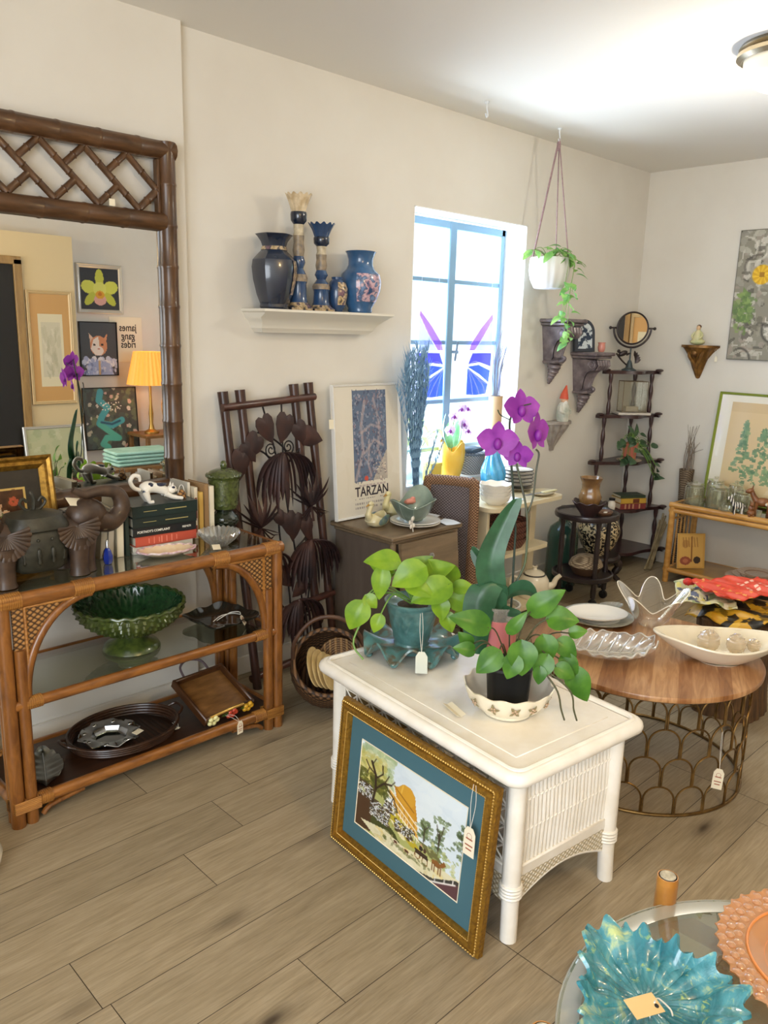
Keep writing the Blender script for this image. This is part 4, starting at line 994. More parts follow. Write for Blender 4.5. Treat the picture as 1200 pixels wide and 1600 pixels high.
def poster():
 t = thing('jungle_poster', 'white framed jungle film poster with a wide cream mat standing on the nightstand', 'framed poster', (2.715, 2.905, NZ + .001 + .332), 0, rot=(math.radians(-4.5), 0, 0))
 W, H = .455, .66
 frame_parts(t, W, H, .012, .022, mat('white_frame', 'e9e8e4', .4))
 c = Canvas(84, 122, 'd9d2c2'); c.blobs(60, 0, 0, 1, 1, .05, .2, ['dcd5c6', 'd5cdbb'], .4)
 x0, x1, y0, y1 = .27, .80, .035, .74
 c.rect(x0, y0, x1, y1, '5d6c84')
 r = np.random.RandomState(4)
 for _ in range(420):
  x, y = r.uniform(x0, x1), r.uniform(y0, y1); w_ = r.uniform(.006, .03); h_ = r.uniform(.004, .012)
  if x - w_ < x0 or x + w_ > x1: continue
  c.ell(x, y, w_, h_, ['8795a8', '3f4a62', '6b7890', 'a8a8b4', '4c5872', '7f6a72'][r.randint(6)], .7, r.uniform(0, 3))
 # a pale leafy figure-free jungle: branches and a light clearing
 for pts, w_ in (([(.3, .72), (.42, .5), (.4, .3), (.46, .12)], .014), ([(.78, .7), (.66, .5), (.68, .28), (.6, .1)], .012), ([(.4, .36), (.55, .30), (.7, .33)], .01), ([(.44, .52), (.6, .42), (.74, .47)], .01), ([(.52, .42), (.5, .62), (.54, .7)], .010)): c.line(pts, w_, 'c4aea8', .55)
 for _ in range(160):
  x, y = r.uniform(x0 + .02, x1 - .02), r.uniform(y0, y1 - .04); c.ell(x, y, r.uniform(.004, .014), r.uniform(.006, .016), ['8a95ac', '454a66', 'a08a92', 'b8a8ac'][r.randint(4)], .6, r.uniform(0, 3))
 c.poly([(.56, .74), (.8, .5), (.8, .74)], 'c8b9a4', .75)
 for _ in range(60): c.ell(r.uniform(.58, .78), r.uniform(.6, .73), r.uniform(.004, .016), r.uniform(.003, .006), ['9a8f86', 'e0d4c2', '7a747c'][r.randint(3)], .8)
 c.ell(.46, .715, .03, .02, 'c9523f')
 for i in range(3):
  for k in range(16):
   if r.rand() < .85: c.rect(x0 + k * .033, .865 + i * .034, x0 + k * .033 + .02, .88 + i * .034, '6c6468', .55)
 for k in range(8): c.rect(.34 + k * .055, .765, .38 + k * .055, .778, '9a8488', .5)
 c.mesh('print', art_mat('poster_paint', .6), W - .02, H - .02, t, Matrix.Translation((0, -.012, 0)))
 text('TARZAN', 'poster_lettering', .068, mat('poster_ink', '2c2430', .6), t, (.018, -.0125, -.205), (PI / 2, 0, 0), sx=.86)
 b = MB(); b.box((0, -.005, 0), (W - .01, .008, H - .01)); b.build('backing', m_card, t)
 k = MB(); k.tube(bez([(-.226, -.015, .25), (-.24, -.018, .20), (-.236, -.018, .17)], 5), .0012, 5); k.box((-.24, -.019, .145), (.03, .0012, .045)); k.build('price_tag', m_card, t)
poster()
def swan(loc, rz, s, lbl, m_body, wing):
 t = thing('bird_vase', lbl, 'vase', loc, rz, None)
 b = MB(); b.at((0, 0, 0), (0, 0, 0), (s, s, s))
 b.lathe([(0, 0), (.03, 0), (.042, .012), (.05, .03), (.046, .052), (.036, .062), (.032, .06), (.03, .04), (0, .03)], 28, fn=lambda a, i, r, z: (r * (1 + .35 * abs(math.cos(a)) * (z > .01)), z + (.012 * math.cos(2 * a) if i in (5, 6) else 0)))
 b.tube(bez([(-.045, 0, .035), (-.066, 0, .065), (-.055, 0, .1), (-.04, 0, .118), (-.052, 0, .125)], 6), [.018] * 8 + [.014] * 6 + [.012] * 6 + [.013] * 4 + [.011], 12); b.ell((-.05, 0, .122), (.017, .013, .013), 12, 8)
 b.build('body', m_body, t)
 k = MB(); k.at((0, 0, 0), (0, 0, 0), (s, s, s)); k.tube([(-.062, 0, .12), (-.085, 0, .112)], [.006, .002], 8); k.build('beak', mat('beak_' + lbl[:5], 'b88a3c', .4), t)
 k = MB(); k.at((0, 0, 0), (0, 0, 0), (s, s, s))
 for sy in (-1, 1):
  for i in range(3): k.ell((.0 + i * .012, sy * (.047 - i * .002), .035 + i * .006), (.04 - i * .006, .008, .02 - i * .003), 14, 8, (0, -.25, 0))
 k.build('wings', wing, t)
m_swan = mat('cream_glaze', 'd9d0ac', .3, col2='c9bd8c', scale=20, coat=.4); m_wing = mat('green_wing', '7b9278', .3, col2='566a78', scale=30, coat=.4)
swan((2.60, 2.70, NZ), .1, .95, 'cream and green bird shaped planter at the front left of the nightstand', m_swan, m_wing)
swan((2.815, 2.80, NZ), .1, 1.0, 'pale yellow swan necked vase standing behind the green leaf bowl', mat('yellow_swan', 'd8cf9c', .3, coat=.4), mat('yellow_wing', 'c9bf96', .3))
def leaf_bowl():
 t = thing('cabbage_leaf_bowl', 'grey green cabbage leaf bowl standing on white plates on the nightstand', 'bowl', (2.77, 2.612, NZ + .022), .35)
 m = mat('cabbage_glaze', '76887f', .3, col2='5e7268', scale=14, coat=.5, bump=.2); mi = mat('cabbage_inside', '94a598', .3, col2='7c8f84', scale=14, coat=.5)
 def sh(u, v, k=0):
  a = 2 * PI * u; r = .035 + .075 * v ** .8 - k * .004; w = 1 + .12 * math.sin(a * 3 + .5) * v; z = .004 + .085 * v ** 1.5 + (.02 * math.sin(a * 3) + .035 * max(0, math.cos(a - .2)) + .012 * max(0, math.cos(a + PI))) * v ** 2 + k * .004
  return (r * w * math.cos(a) * 1.42, r * w * math.sin(a) * .85, z)
 b = MB(); b.grid(lambda u, v: sh(u, v), 60, 14, cu=True); b.lathe([(0, 0), (.04, 0), (.042, .006), (0, .006)], 30); b.build('outer_leaf', m, t)
 b = MB(); b.grid(lambda u, v: sh(u, v, 1), 60, 14, cu=True); b.lathe([(0, .012), (.045, .012), (0, .0121)], 30); b.build('inner_leaf', mi, t)
 b = MB(); b.tube([sh(i / 60, 1) for i in range(60)], .003, 6, closed=True)
 for k in range(10): b.tube([sh(k / 10 + .03 * math.sin(k), v / 8) for v in range(1, 9)], .002, 5)
 b.build('veins', mi, t)
 k = MB()
 for i in range(7): k.ell((-.155 + .014 * math.cos(i), -.055 + .006 * math.sin(i * 2), .008 + .018 * (i % 3)), (.012, .006, .012), 8, 6)
 k.tube([(-.15, -.055, .01), (-.15, -.06, -.02)], .002, 5); k.build('crochet_flower_tag', m_white, t)
 for i, lbl in enumerate(('white china plate lowest under the leaf bowl', 'white china plate directly under the leaf bowl')):
  p = thing('plate', lbl, 'plate', (2.772, 2.608, NZ + i * .010), 0, 'plates under the leaf bowl')
  b = MB(); b.lathe([(0, .002), (.07, .002), (.09, .008), (.122, .014), (.124, .016), (.12, .018), (.088, .012), (.068, .006), (0, .006)], 48); b.build('plate_body', m_white, p)
 for i, (lbl, rz, loc) in enumerate((('white folded paper sheet at the right back corner of the nightstand', .3, (2.94, 2.70, NZ)), ('white paper sheet lying at the front right of the nightstand', -.2, (2.925, 2.545, NZ)))):
  p = thing('paper_sheet', lbl, 'paper', loc, rz, 'papers on the nightstand'); b = MB(); b.grid(lambda u, v: ((u - .5) * .09, (v - .5) * .13, .001 + .008 * abs(u - .5) ** 1.5 + .004 * math.sin(v * 4)), 8, 8, thick=.0008); b.build('sheet', mat('paper_blue_white%d' % i, 'dfe6ee', .7), p)
 p = thing('coral_ornament', 'small pink ornament lying in the leaf bowl', 'ornament', (2.78, 2.655, NZ + .105)); b = MB(); b.ell((0, 0, 0), (.035, .02, .014), 14, 8, fn=lambda q: 1 + .12 * math.sin(q.x * 14)); b.ell((.02, .0, .012), (.014, .012, .01), 10, 6); b.build('ornament_body', mat('coral', 'd98f7c', .5), p)
leaf_bowl()
def plume():
 t = thing('dried_plumes', 'tall blue grey dried grass plumes in a slim floor vase beside the window', 'dried grass', (3.062, 2.866, 0))
 m = mat('plume_blue', '6f98ba', .9, col2='8db2ce', scale=40, stretch=(8, 8, 1)); ms = mat('plume_stem', '3d5f80', .8)
 b = MB(); b.lathe([(0, 0), (.036, 0), (.04, .03), (.034, .3), (.026, .5), (.034, .56), (.03, .56), (.022, .5), (0, .3)], 24); b.build('floor_vase', mat('slate_vase', '7c8790', .4), t)
 st = MB(); fl = MB(); r = random.Random(3)
 for k in range(42):
  a = r.uniform(-.15, .03); tip = V((-.03 + a, r.uniform(-.06, .0), r.uniform(1.3, 1.52))); base = V((r.uniform(-.015, .015), r.uniform(-.012, .012), .52))
  bend = V((tip.x * .35, 0, .95)); C_ = bez([base, bend, tip], 9); st.tube(C_, .0016, 4)
  for i in range(6, len(C_)):
   p = C_[i]; u = (i - 6) / (len(C_) - 7)
   for q in range(6 if u > .12 else 1):
    d = V((r.uniform(-1, 1) * (.35 + .65 * u), r.uniform(-.35, .25), r.uniform(.9, 2.2))).normalized(); L = r.uniform(.04, .085) * (.55 + .5 * u); fl.tube([p, p + d * L * .5, p + d * L + V((0, 0, -.006))], [.0026, .0018, .0003], 3, flat=.5)
 for k in range(5):
  tip = V((.06 + .025 * k, -.02, .95 + .06 * (k % 3))); C_ = bez([V((0, 0, .52)), V((.02, 0, .72)), tip], 8); st.tube(C_, .0018, 4)
  for i in range(8, len(C_)):
   for q in range(3): d = V((r.uniform(-.4, .8), 0, 1.2)).normalized(); fl.tube([C_[i], C_[i] + d * .04], [.003, .0005], 3)
 st.build('stems', ms, t); o = fl.build('plume', m, t)
plume()
# ------------------------------------------------------------------ wicker chair
def wicker_chair():
 m_w = weave('grey_wicker', '857b7e', '463c3e', 360, 420, 'X', .6); m_b = weave('wicker_braid', 'b08a68', '5a3a28', 420, 420, 'X', .6, .006, 1)
 a = math.atan2(-.26, .115)
 t = thing('wicker_chair', 'tall backed grey brown wicker chair standing sideways beside the nightstand', 'chair', (3.072, 2.645, 0), a)
 W, H = .30, .875
 b = MB(); b.box((0, 0, .06 + (H - .06) / 2), (W - .06, .04, H - .08), .012); b.build('backrest', m_w, t)
 b = MB()
 b.tube(bez([(-W / 2 + .028, 0, 0), (-W / 2 + .026, 0, .5), (-W / 2 + .028, 0, H - .05), (-W / 2 + .06, 0, H - .022), (W / 2 - .06, 0, H - .022), (W / 2 - .028, 0, H - .05), (W / 2 - .026, 0, .5), (W / 2 - .028, 0, 0)], 8), .029, 12)
 b.build('braided_border', m_b, t)
 b = MB(); b.box((0, .055, .42), (W - .10, .07, .05), .012); b.build('seat', m_w, t)
 for s in (-1, 1):
  b = MB(); b.cyl((s * (W / 2 - .07), .07, .40), (s * (W / 2 - .07), .07, 0), .016, .014, 10); b.build('leg', m_b, t)
wicker_chair()
# ------------------------------------------------------------------ cream serving cart
m_cream = mat('cream_paint', 'dccfae', .45, col2='d3c5a2', scale=5)
CX0, CX1, CY0, CY1, CZT = 3.215, 3.87, 2.47, 2.87, .715
def cart():
 cx, cy = (CX0 + CX1) / 2, (CY0 + CY1) / 2; W, D = CX1 - CX0, CY1 - CY0
 t = thing('serving_cart', 'cream painted shelf cart with rounded boards beside the wicker chair', 'cart', (cx, cy, 0))
 def board(nm, z, x0, x1, y0, y1, r=.09):
  pts = []
  for (qx, qy, a0) in ((x1 - r, y0 + r, -PI / 2), (x1 - r * .5, y1 - r * .5, 0), (x0 + r * .5, y1 - r * .5, PI / 2), (x0 + r, y0 + r, PI)):
   rr = r if a0 in (-PI / 2, PI) else r * .5
   for k in range(7): a = a0 + PI / 2 * k / 6; pts.append((qx + rr * math.cos(a), qy + rr * math.sin(a)))
  b = MB(); b.prism(pts, z - .022, z, 'XY'); return b.build(nm, m_cream, t, angle=30)
 board('top', CZT, -W / 2, W / 2, -D / 2, D / 2, .05); board('middle_shelf', .425, -W / 2 + .03, W / 2 - .03, -D / 2 + .06, D / 2 - .02, .04); board('bottom_shelf', .115, -W / 2 + .02, W / 2 + .07, -D / 2, D / 2, .07)
 b = MB(); b.box((-W / 2 + .05, 0.02, .40), (.022, D - .1, .59), .003); b.build('side_panel', m_cream, t)
 b = MB(); b.box((0, D / 2 - .03, .40), (W - .1, .016, .59), .003); b.build('back_panel', m_cream, t)
 b = MB(); b.box((W / 2 - .045, -D / 2 + .20, .40), (.055, .045, .585), .004); b.build('front_post', m_cream, t)
 for sx in (-1, 1):
  for sy in (-1, 1):
   b = MB(); x, y = sx * (W / 2 - .07), sy * (D / 2 - .08)
   b.cyl((x, y - .011, .03), (x, y + .011, .03), .03, .03, 16); b.cyl((x, y, .04), (x, y, .094), .009, .009, 8); b.box((x, y, .062), (.02, .03, .014), .003); b.build('caster', mat('caster_grey', '3a3530', .5), t)
cart()
def on_cart():
 def bowl(lbl, z, group, r=.085, loc=(3.335, 2.56)):
  t = thing('bowl', lbl, 'bowl', (loc[0], loc[1], z), rnd.uniform(0, 1), group)
  b = MB(); b.lathe([(0, .0), (r * .5, 0), (r * .55, .006), (r * .85, .022), (r, .05), (r * 1.02, .056), (r * .97, .056), (r * .8, .026), (r * .5, .008), (0, .007)], 48, fn=lambda a, i, rr, zz: (rr * (1 + (.03 * math.cos(a * 8) if zz > .045 else 0)), zz + (.003 * math.cos(a * 8) if zz > .045 else 0))); b.build('bowl_body', m_white, t)
 for i, w_ in enumerate(('lowest', 'second', 'third', 'topmost')): bowl('white scalloped bowl, %s in the stack at the left end of the cart' % w_, CZT + i * .019, 'stacked white bowls on the cart')
 t = thing('swirl_vase', 'bright blue swirled glass vase with a narrow neck on the cart', 'vase', (3.60, 2.79, CZT))
 tw = lambda a, i, r, z: (r * (1 + .07 * math.sin(a * 9 + z * 34)), z)
 pr = [(0, 0), (.05, 0)] + [(x, z) for x, z in [(.053, .01), (.06, .04), (.068, .08), (.07, .11), (.064, .14), (.05, .175), (.038, .205), (.032, .235), (.034, .262), (.04, .282)]]
 P2 = []
 for (r0, z0), (r1, z1) in zip(pr[1:-1], pr[2:]):
  for k in range(4): P2.append((lerp(r0, r1, k / 4), lerp(z0, z1, k / 4)))
 b = MB(); b.lathe([(0, 0)] + P2 + [pr[-1], (.036, .282), (.03, .25), (.03, .22)], 90, fn=tw); b.build('vase_body', mat('blue_glass', '2f93cf', .12, col2='5ab4e2', scale=14, coat=.8), t, angle=60)
 for i in range(5):
  t = thing('striped_saucer', ['lowest', 'second', 'third', 'fourth', 'topmost'][i] + ' of the white black rimmed saucers stacked on the cart', 'saucer', (3.755 + .004 * (i % 2), 2.73, CZT + .022 + i * .021), 0, 'black rimmed saucers')
  b = MB(); b.lathe([(0, 0), (.045, 0), (.06, .008), (.09, .016), (.09, .018), (.058, .012), (0, .006)], 40); b.build('saucer_body', m_white, t)
  b = MB(); b.tube([(.09 * math.cos(a), .09 * math.sin(a), .017) for a in np.linspace(0, 2 * PI, 41)[:-1]], .003, 5, closed=True); b.build('rim_band', mat('black_rim', '20242a', .3) if i == 0 else bpy.data.materials['black_rim'], t)
 t = thing('grey_dish', 'grey pottery dish under the black rimmed saucers', 'dish', (3.755, 2.73, CZT)); b = MB(); b.lathe([(0, 0), (.05, 0), (.09, .018), (.095, .021), (.05, .016), (0, .015)], 36); b.build('dish_body', mat('grey_pot', '9a948a', .5), t)
 t = thing('stem_glass', 'clear glass tumbler on top of the saucers', 'glass', (3.752, 2.73, CZT + .146)); b = MB(); b.lathe([(0, 0), (.025, 0), (.035, .05), (.037, .1), (.035, .1), (.033, .05), (.02, .006), (0, .006)], 28); b.build('glass_body', m_clear, t)
 m_pl = mat('stoneware', 'cfc3a6', .4, col2='b9ac8d', scale=12)
 for i, (lbl, x, y, s) in enumerate((('pale stoneware platter at the right end of the cart top', 3.765, 2.555, 1.0),)):
  t = thing('platter', lbl, 'platter', (x, y, CZT), .3)
  b = MB(); b.at((0, 0, 0), (0, 0, 0), (1.1, .7, 1)); b.lathe([(0, .004), (.06, .004), (.09, .014), (.092, .018), (.06, .009), (0, .008)], 40); b.build('platter_body', m_pl, t)
 t = thing('bread_knife', 'cream handled knife laid across the platter on the cart', 'knife', (3.68, 2.52, CZT + .025), -.05); b = MB(); b.box((.09, 0, 0), (.13, .022, .01), .004); b.build('handle', mat('knife_handle', 'd8d2a8', .4), t); b = MB(); b.prism([(-.13, -.012), (.03, -.014), (.03, .014), (-.12, .012)], -.001, .001); b.build('blade', mat('steel', 'c4cad0', .2, .9), t)
 t = thing('envelope', 'white envelope on the cart top beside the bowls', 'envelope', (3.48, 2.57, CZT), .1); b = MB(); b.box((0, 0, .002), (.16, .1, .004), .001); b.build('paper', mat('envelope_paper', 'e6ebef', .7), t)
 # small baskets on the middle shelf
 m_bk = weave('red_wicker', '8e5a48', '3c2018', 300, 420, 'X', .6)
 for i in range(4):
  t = thing('low_basket', ['lowest', 'second', 'third', 'topmost'][i] + ' of the reddish wicker baskets nested on the cart middle shelf', 'basket', (3.56, 2.66, .4255 + i * .034), 0, 'nested wicker baskets')
  b = MB(); b.lathe([(0, 0), (.09, 0), (.105, .03), (.112, .055), (.106, .055), (.1, .03), (.085, .005), (0, .005)], 40, fn=lambda a, i_, r, z: (r * (1.0 + .3 * abs(math.cos(a))), z)); b.build('basket_body', m_bk, t)
  if i == 3:
   b = MB(); b.tube(bez([(.145, 0, .05), (.13, 0, .12), (.04, 0, .15), (-.06, 0, .14)], 6), .006, 8); b.build('handle', m_bk, t)
 t = thing('twig_bundle', 'small bundle of twigs lying at the front of the cart middle shelf', 'twigs', (3.42, 2.57, .4255), .2); b = MB()
 for k in range(6): b.tube([(-.06, -.02 + k * .007, .008 + .003 * (k % 2)), (.06, -.012 + k * .005, .010 + .004 * (k % 3))], .004, 6)
 b.build('twigs', mat('twig', '7a5c38', .7), t)
 t = thing('enamel_teapot', 'cream enamel teapot with a black rimmed lid on the cart bottom shelf', 'teapot', (3.74, 2.555, .1158), math.radians(-52))
 m_en = mat('cream_enamel', 'e4dac2', .25, coat=.6); m_bl = mat('black_enamel', '1d1c1e', .3)
 b = MB(); b.lathe([(0, 0), (.088, 0), (.09, .004), (.089, .06), (.085, .1), (.07, .125), (.05, .132), (0, .132)], 40); b.build('pot', m_en, t)
 b = MB(); b.tube(bez([(.075, 0, .06), (.11, 0, .075), (.125, 0, .11), (.15, 0, .135)], 6), [.026, .025, .024, .023, .021, .02, .019, .018, .017, .016, .016, .015, .015, .014, .014, .013, .013, .013, .012], 12); b.build('spout', m_en, t)
 b = MB(); b.tube(bez([(-.08, 0, .10), (-.125, 0, .11), (-.135, 0, .07), (-.12, 0, .03), (-.085, 0, .025)], 6), .009, 10); b.build('handle', m_en, t)
 b = MB(); b.lathe([(.06, .13), (.058, .14), (.04, .152), (.015, .158), (.012, .17), (.018, .178), (0, .184)], 36); l = b.build('lid', m_en, t)
 b = MB(); b.tube([(.061 * math.cos(a), .061 * math.sin(a), .132) for a in np.linspace(0, 2 * PI, 41)[:-1]], .0035, 6, closed=True); b.build('lid_rim', m_bl, l)
 b = MB(); b.ell((0, 0, .178), (.008, .008, .007), 10, 6); b.build('lid_knob', m_bl, l)
on_cart()
# ------------------------------------------------------------------ on and by the window sill
m_lf_g = leafmat('pothos_lime', '8fb52e', '6f9a24'); m_lf_d = leafmat('pothos_green', '3a6c22', '588a2c'); m_stem = mat('green_stem', '6e9440', .5); m_lf_o = leafmat('orchid_leaf', '2a5238', '386647', .35, .10)
m_petal = leafmat('orchid_purple', 'a648b8', '8a2f9f', .5, .3); m_petal_p = leafmat('orchid_pale', 'c9b2cf', 'b497bd', .5, .35)
def petal_flower(b, c, nrm, R, cup=.25):
 """phalaenopsis bloom: two broad petals, three narrower sepals"""
 n = V(nrm).normalized(); u = n.cross(V((0, 0, 1))).normalized(); w_ = u.cross(n).normalized(); c = V(c)
 for ang, L, W in ((0.12, 1, 1.05), (PI - .12, 1, 1.05), (PI / 2, .95, .62), (-PI / 2 - .62, .92, .58), (-PI / 2 + .62, .92, .58)):
  d = (u * math.cos(ang) - w_ * math.sin(ang) * -1).normalized(); leaf(b, c, d, n, R * L, R * W, 'oval', -cup * .4, .1, 8, 6)
def orchid_lip(b, c, nrm, R): n = V(nrm).normalized(); c = V(c); b.ell(c + n * R * .18 + V((0, 0, -R * .15)), (R * .2, R * .2, R * .28), 10, 8); b.ell(c + n * R * .2, R * .12, 8, 6)
def sill_things():
 SZ = .7735
 t = thing('tulip_planter', 'yellow tulip shaped planter holding a pale orchid on the window sill', 'planter', (3.515, 3.035, SZ))
 def tl(a, i, r, z): return r * (1 + .06 * math.cos(a * 4)), z + (.028 * math.cos(a * 4) if z > .17 else 0)
 b = MB(); b.lathe([(0, 0), (.055, 0), (.062, .02), (.072, .06), (.08, .11), (.083, .15), (.080, .185), (.076, .185), (.078, .15), (.07, .08), (0, .06)], 64, fn=tl); b.build('pot', mat('yellow_glaze', 'dfae35', .35, col2='e4bc55', scale=8, coat=.3), t)
 lf = MB()
 for a, L in ((.4, .16), (2.4, .2), (3.6, .15), (5.6, .17)): leaf(lf, (.02 * math.cos(a), .02 * math.sin(a), .17), (math.cos(a) * .55, math.sin(a) * .3, 1), (math.cos(a), math.sin(a), -.2), L, .042, 'strap', .3)
 lf.build('leaves', leafmat('orchid_leaf_pale', '5f9a6a', '86b583'), t)
 s = MB(); pts = bez([(0, 0, .15), (-.01, -.005, .26), (.01, -.01, .36), (.06, -.015, .40)], 7); s.tube(pts, .0025, 6); s.build('flower_stem', m_stem, t)
 for i, (x, z) in enumerate(((-.03, .36), (.03, .40), (.085, .40), (-.06, .28), (.06, .31), (.10, .27))):
  f = MB(); petal_flower(f, (x, -.03, z), (-.2, -1, .1), .042); fl = f.build('flower', m_petal_p, t); k = MB(); orchid_lip(k, (x, -.032, z), (-.2, -1, .1), .04); k.build('lip', m_petal, fl)
 t = thing('pale_pothos', 'variegated pothos in a pale glass jar at the left end of the window sill', 'potted plant', (3.20, 3.03, SZ))
 b = MB(); b.lathe([(0, 0), (.045, 0), (.05, .02), (.048, .1), (.035, .15), (.04, .17), (.036, .17), (.03, .15), (0, .1)], 28); b.build('jar', thin_glass('pale_jar', 'dfeaf0', .05, 1, .25, .35), t)
 lf = MB(); st = MB(); r = random.Random(8)
 for k in range(17):
  a = r.uniform(0, 6.28); d = V((math.cos(a) * .8, math.sin(a) * .35, r.uniform(.3, 1.6))); e = V((0, 0, .16)) + d.normalized() * r.uniform(.08, .27); e.y = max(-.06, min(e.y, .03)); e.x = max(-.07, min(e.x, .11)); st.tube(bez([(0, 0, .1), (e * .5 + V((0, 0, .1)))[:], e[:]], 4), .0018, 5); leaf(lf, e, (d.x * .4, d.y * .4 - .4, -.4), (0, -.4, 1), r.uniform(.05, .075), r.uniform(.04, .055), 'heart', .3)
 lf.build('foliage', leafmat('variegated', '9cc36a', 'd8e0b4', .4, .4), t); st.build('stems', m_stem, t)
 t = thing('yellow_box', 'plain yellow card box on the window sill behind the wicker chair', 'box', (3.335, 3.02, SZ)); b = MB(); b.box((0, 0, .045), (.09, .07, .09), .002); b.build('box_body', mat('yellow_card', 'd9bb4a', .6), t); b = MB(); b.box((0, 0, .093), (.094, .074, .02), .002); b.build('lid', mat('yellow_card_lid', 'dcc157', .6), t)
 t = thing('grey_wire_basket', 'small grey white woven basket between the yellow planter and the blue vase', 'basket', (3.715, 3.05, SZ)); b = MB(); b.lathe([(0, 0), (.065, 0), (.075, .06), (.078, .12), (.072, .12), (.068, .05), (0, .006)], 40, fn=lambda a, i, r, z: (r * (1 + .25 * abs(math.cos(a)) ** 3), z)); b.build('basket_body', weave('pale_wicker', 'b3b4b4', '62666c', 420, 420, 'X', .7), t)
 b = MB(); b.tube([(.08 * (1 + .25 * abs(math.cos(a)) ** 3) * math.cos(a), .08 * math.sin(a), .12) for a in np.linspace(0, 6.283, 41)[:-1]], .006, 6, closed=True); b.build('rim', mat('grey_band', '5c6774', .6), t)
 t = thing('grey_hat', 'dark blue grey folded cloth resting on the small woven basket', 'cloth', (3.715, 3.04, SZ + .128)); b = MB(); b.ell((0, 0, .016), (.08, .05, .018), 20, 10, fn=lambda q: 1 + .1 * math.sin(q.x * 6 + q.y * 4)); b.build('folded_cloth', mat('slate_cloth', '4e5f70', .8), t); b = MB(); b.tube(bez([(-.06, -.04, .02), (0, -.05, .03), (.06, -.035, .02)], 5), .004, 6); b.build('fold', mat('slate_cloth_fold', '66788a', .8), t)
 t = thing('tan_cylinder_vase', 'tall tan cylinder vase with thin bare twigs at the right side of the window', 'vase', (3.885, 3.02, SZ)); b = MB(); b.lathe([(0, 0), (.05, 0), (.052, .01), (.045, .12), (.04, .16), (.043, .2), (.043, .46), (.04, .46), (.04, .2), (0, .18)], 32); b.build('vase_body', mat('tan_pot', 'cfae86', .55), t)
 s = MB(); r = random.Random(4)
 for k in range(14): a = r.uniform(-1, 1); s.tube(bez([(a * .02, r.uniform(-.02, .02), .4), (a * .05, 0, .62), (a * .07 + .02, r.uniform(-.05, 0), r.uniform(.72, .86))], 4), [.0022] * 8 + [.0008], 5)
 s.build('twigs', mat('pale_twigs', '8c93a0', .7), t)
sill_things()
# ------------------------------------------------------------------ shelf of blue vases
m_sv = mat('satsuma_navy', '1d2a40', .22, coat=.6, col2='141d2e', scale=6)
m_sv2 = mat('satsuma_blue', '2c4a72', .25, coat=.6, col2='22395a', scale=8)
def brocade(name, base, cols, sc=38):
 m, nt, b = _new(name); b.inputs['Roughness'].default_value = .28; b.inputs['Coat Weight'].default_value = .5
 v = coords(nt); vo = _n(nt, 'ShaderNodeTexVoronoi', Scale=sc); nt.links.new(v, vo.inputs['Vector'])
 f = noise_out(nt, v, 24, 4); c = ramp(nt, f, [(.36, hexc(base)), (.44, hexc(cols[0])), (.5, hexc(cols[1])), (.56, hexc(base)), (.62, hexc(cols[2]))])
 k = ramp(nt, vo.outputs['Distance'], [(.12, 1), (.3, 0)]); c = mixc(nt, k, c, hexc(cols[1])); nt.links.new(c, b.inputs['Base Color']); return m
m_br = brocade('gold_figures', '1c2638', ['a08a62', 'cdb490', '7a5a66']); m_br2 = brocade('rose_flowers', '2c4a72', ['b08a98', 'd0b0b8', '6a86b0'], 26)
m_gb = mat('gold_banding', '9c8a70', .4, 0, col2='6f665c', scale=40); m_iv = mat('ivory_band', 'cfc2a4', .4, col2='a0927a', scale=40)
def wall_shelf():
 t = thing('moulded_wall_shelf', 'white moulded wall shelf carrying five blue and gold vases', 'wall shelf', (2.40, 2.97, 1.58))
 b = MB(); W = .38
 pr = [(.0, .098, .17), (.0, .088, .17), (.012, .082, .16), (.02, .062, .118), (.038, .045, .10), (.048, .03, .085), (.05, .018, .08), (.062, .006, .066), (.065, 0, .062)]
 vs = []; n = len(pr)
 for ins, z, d in pr: vs += [(-W + ins, 0, z), (-W + ins, -d, z), (W - ins, -d, z), (W - ins, 0, z)]
 fs = [(0, 1, 2, 3), tuple((n - 1) * 4 + k for k in (3, 2, 1, 0))]
 for i in range(n - 1):
  for k in range(4): a = i * 4 + k; c = i * 4 + (k + 1) % 4; fs.append((a, a + 4, c + 4, c))
 b.add(vs, fs); b.build('moulding', mat('shelf_white', 'e2ddd0', .5), t, angle=25)
wall_shelf()
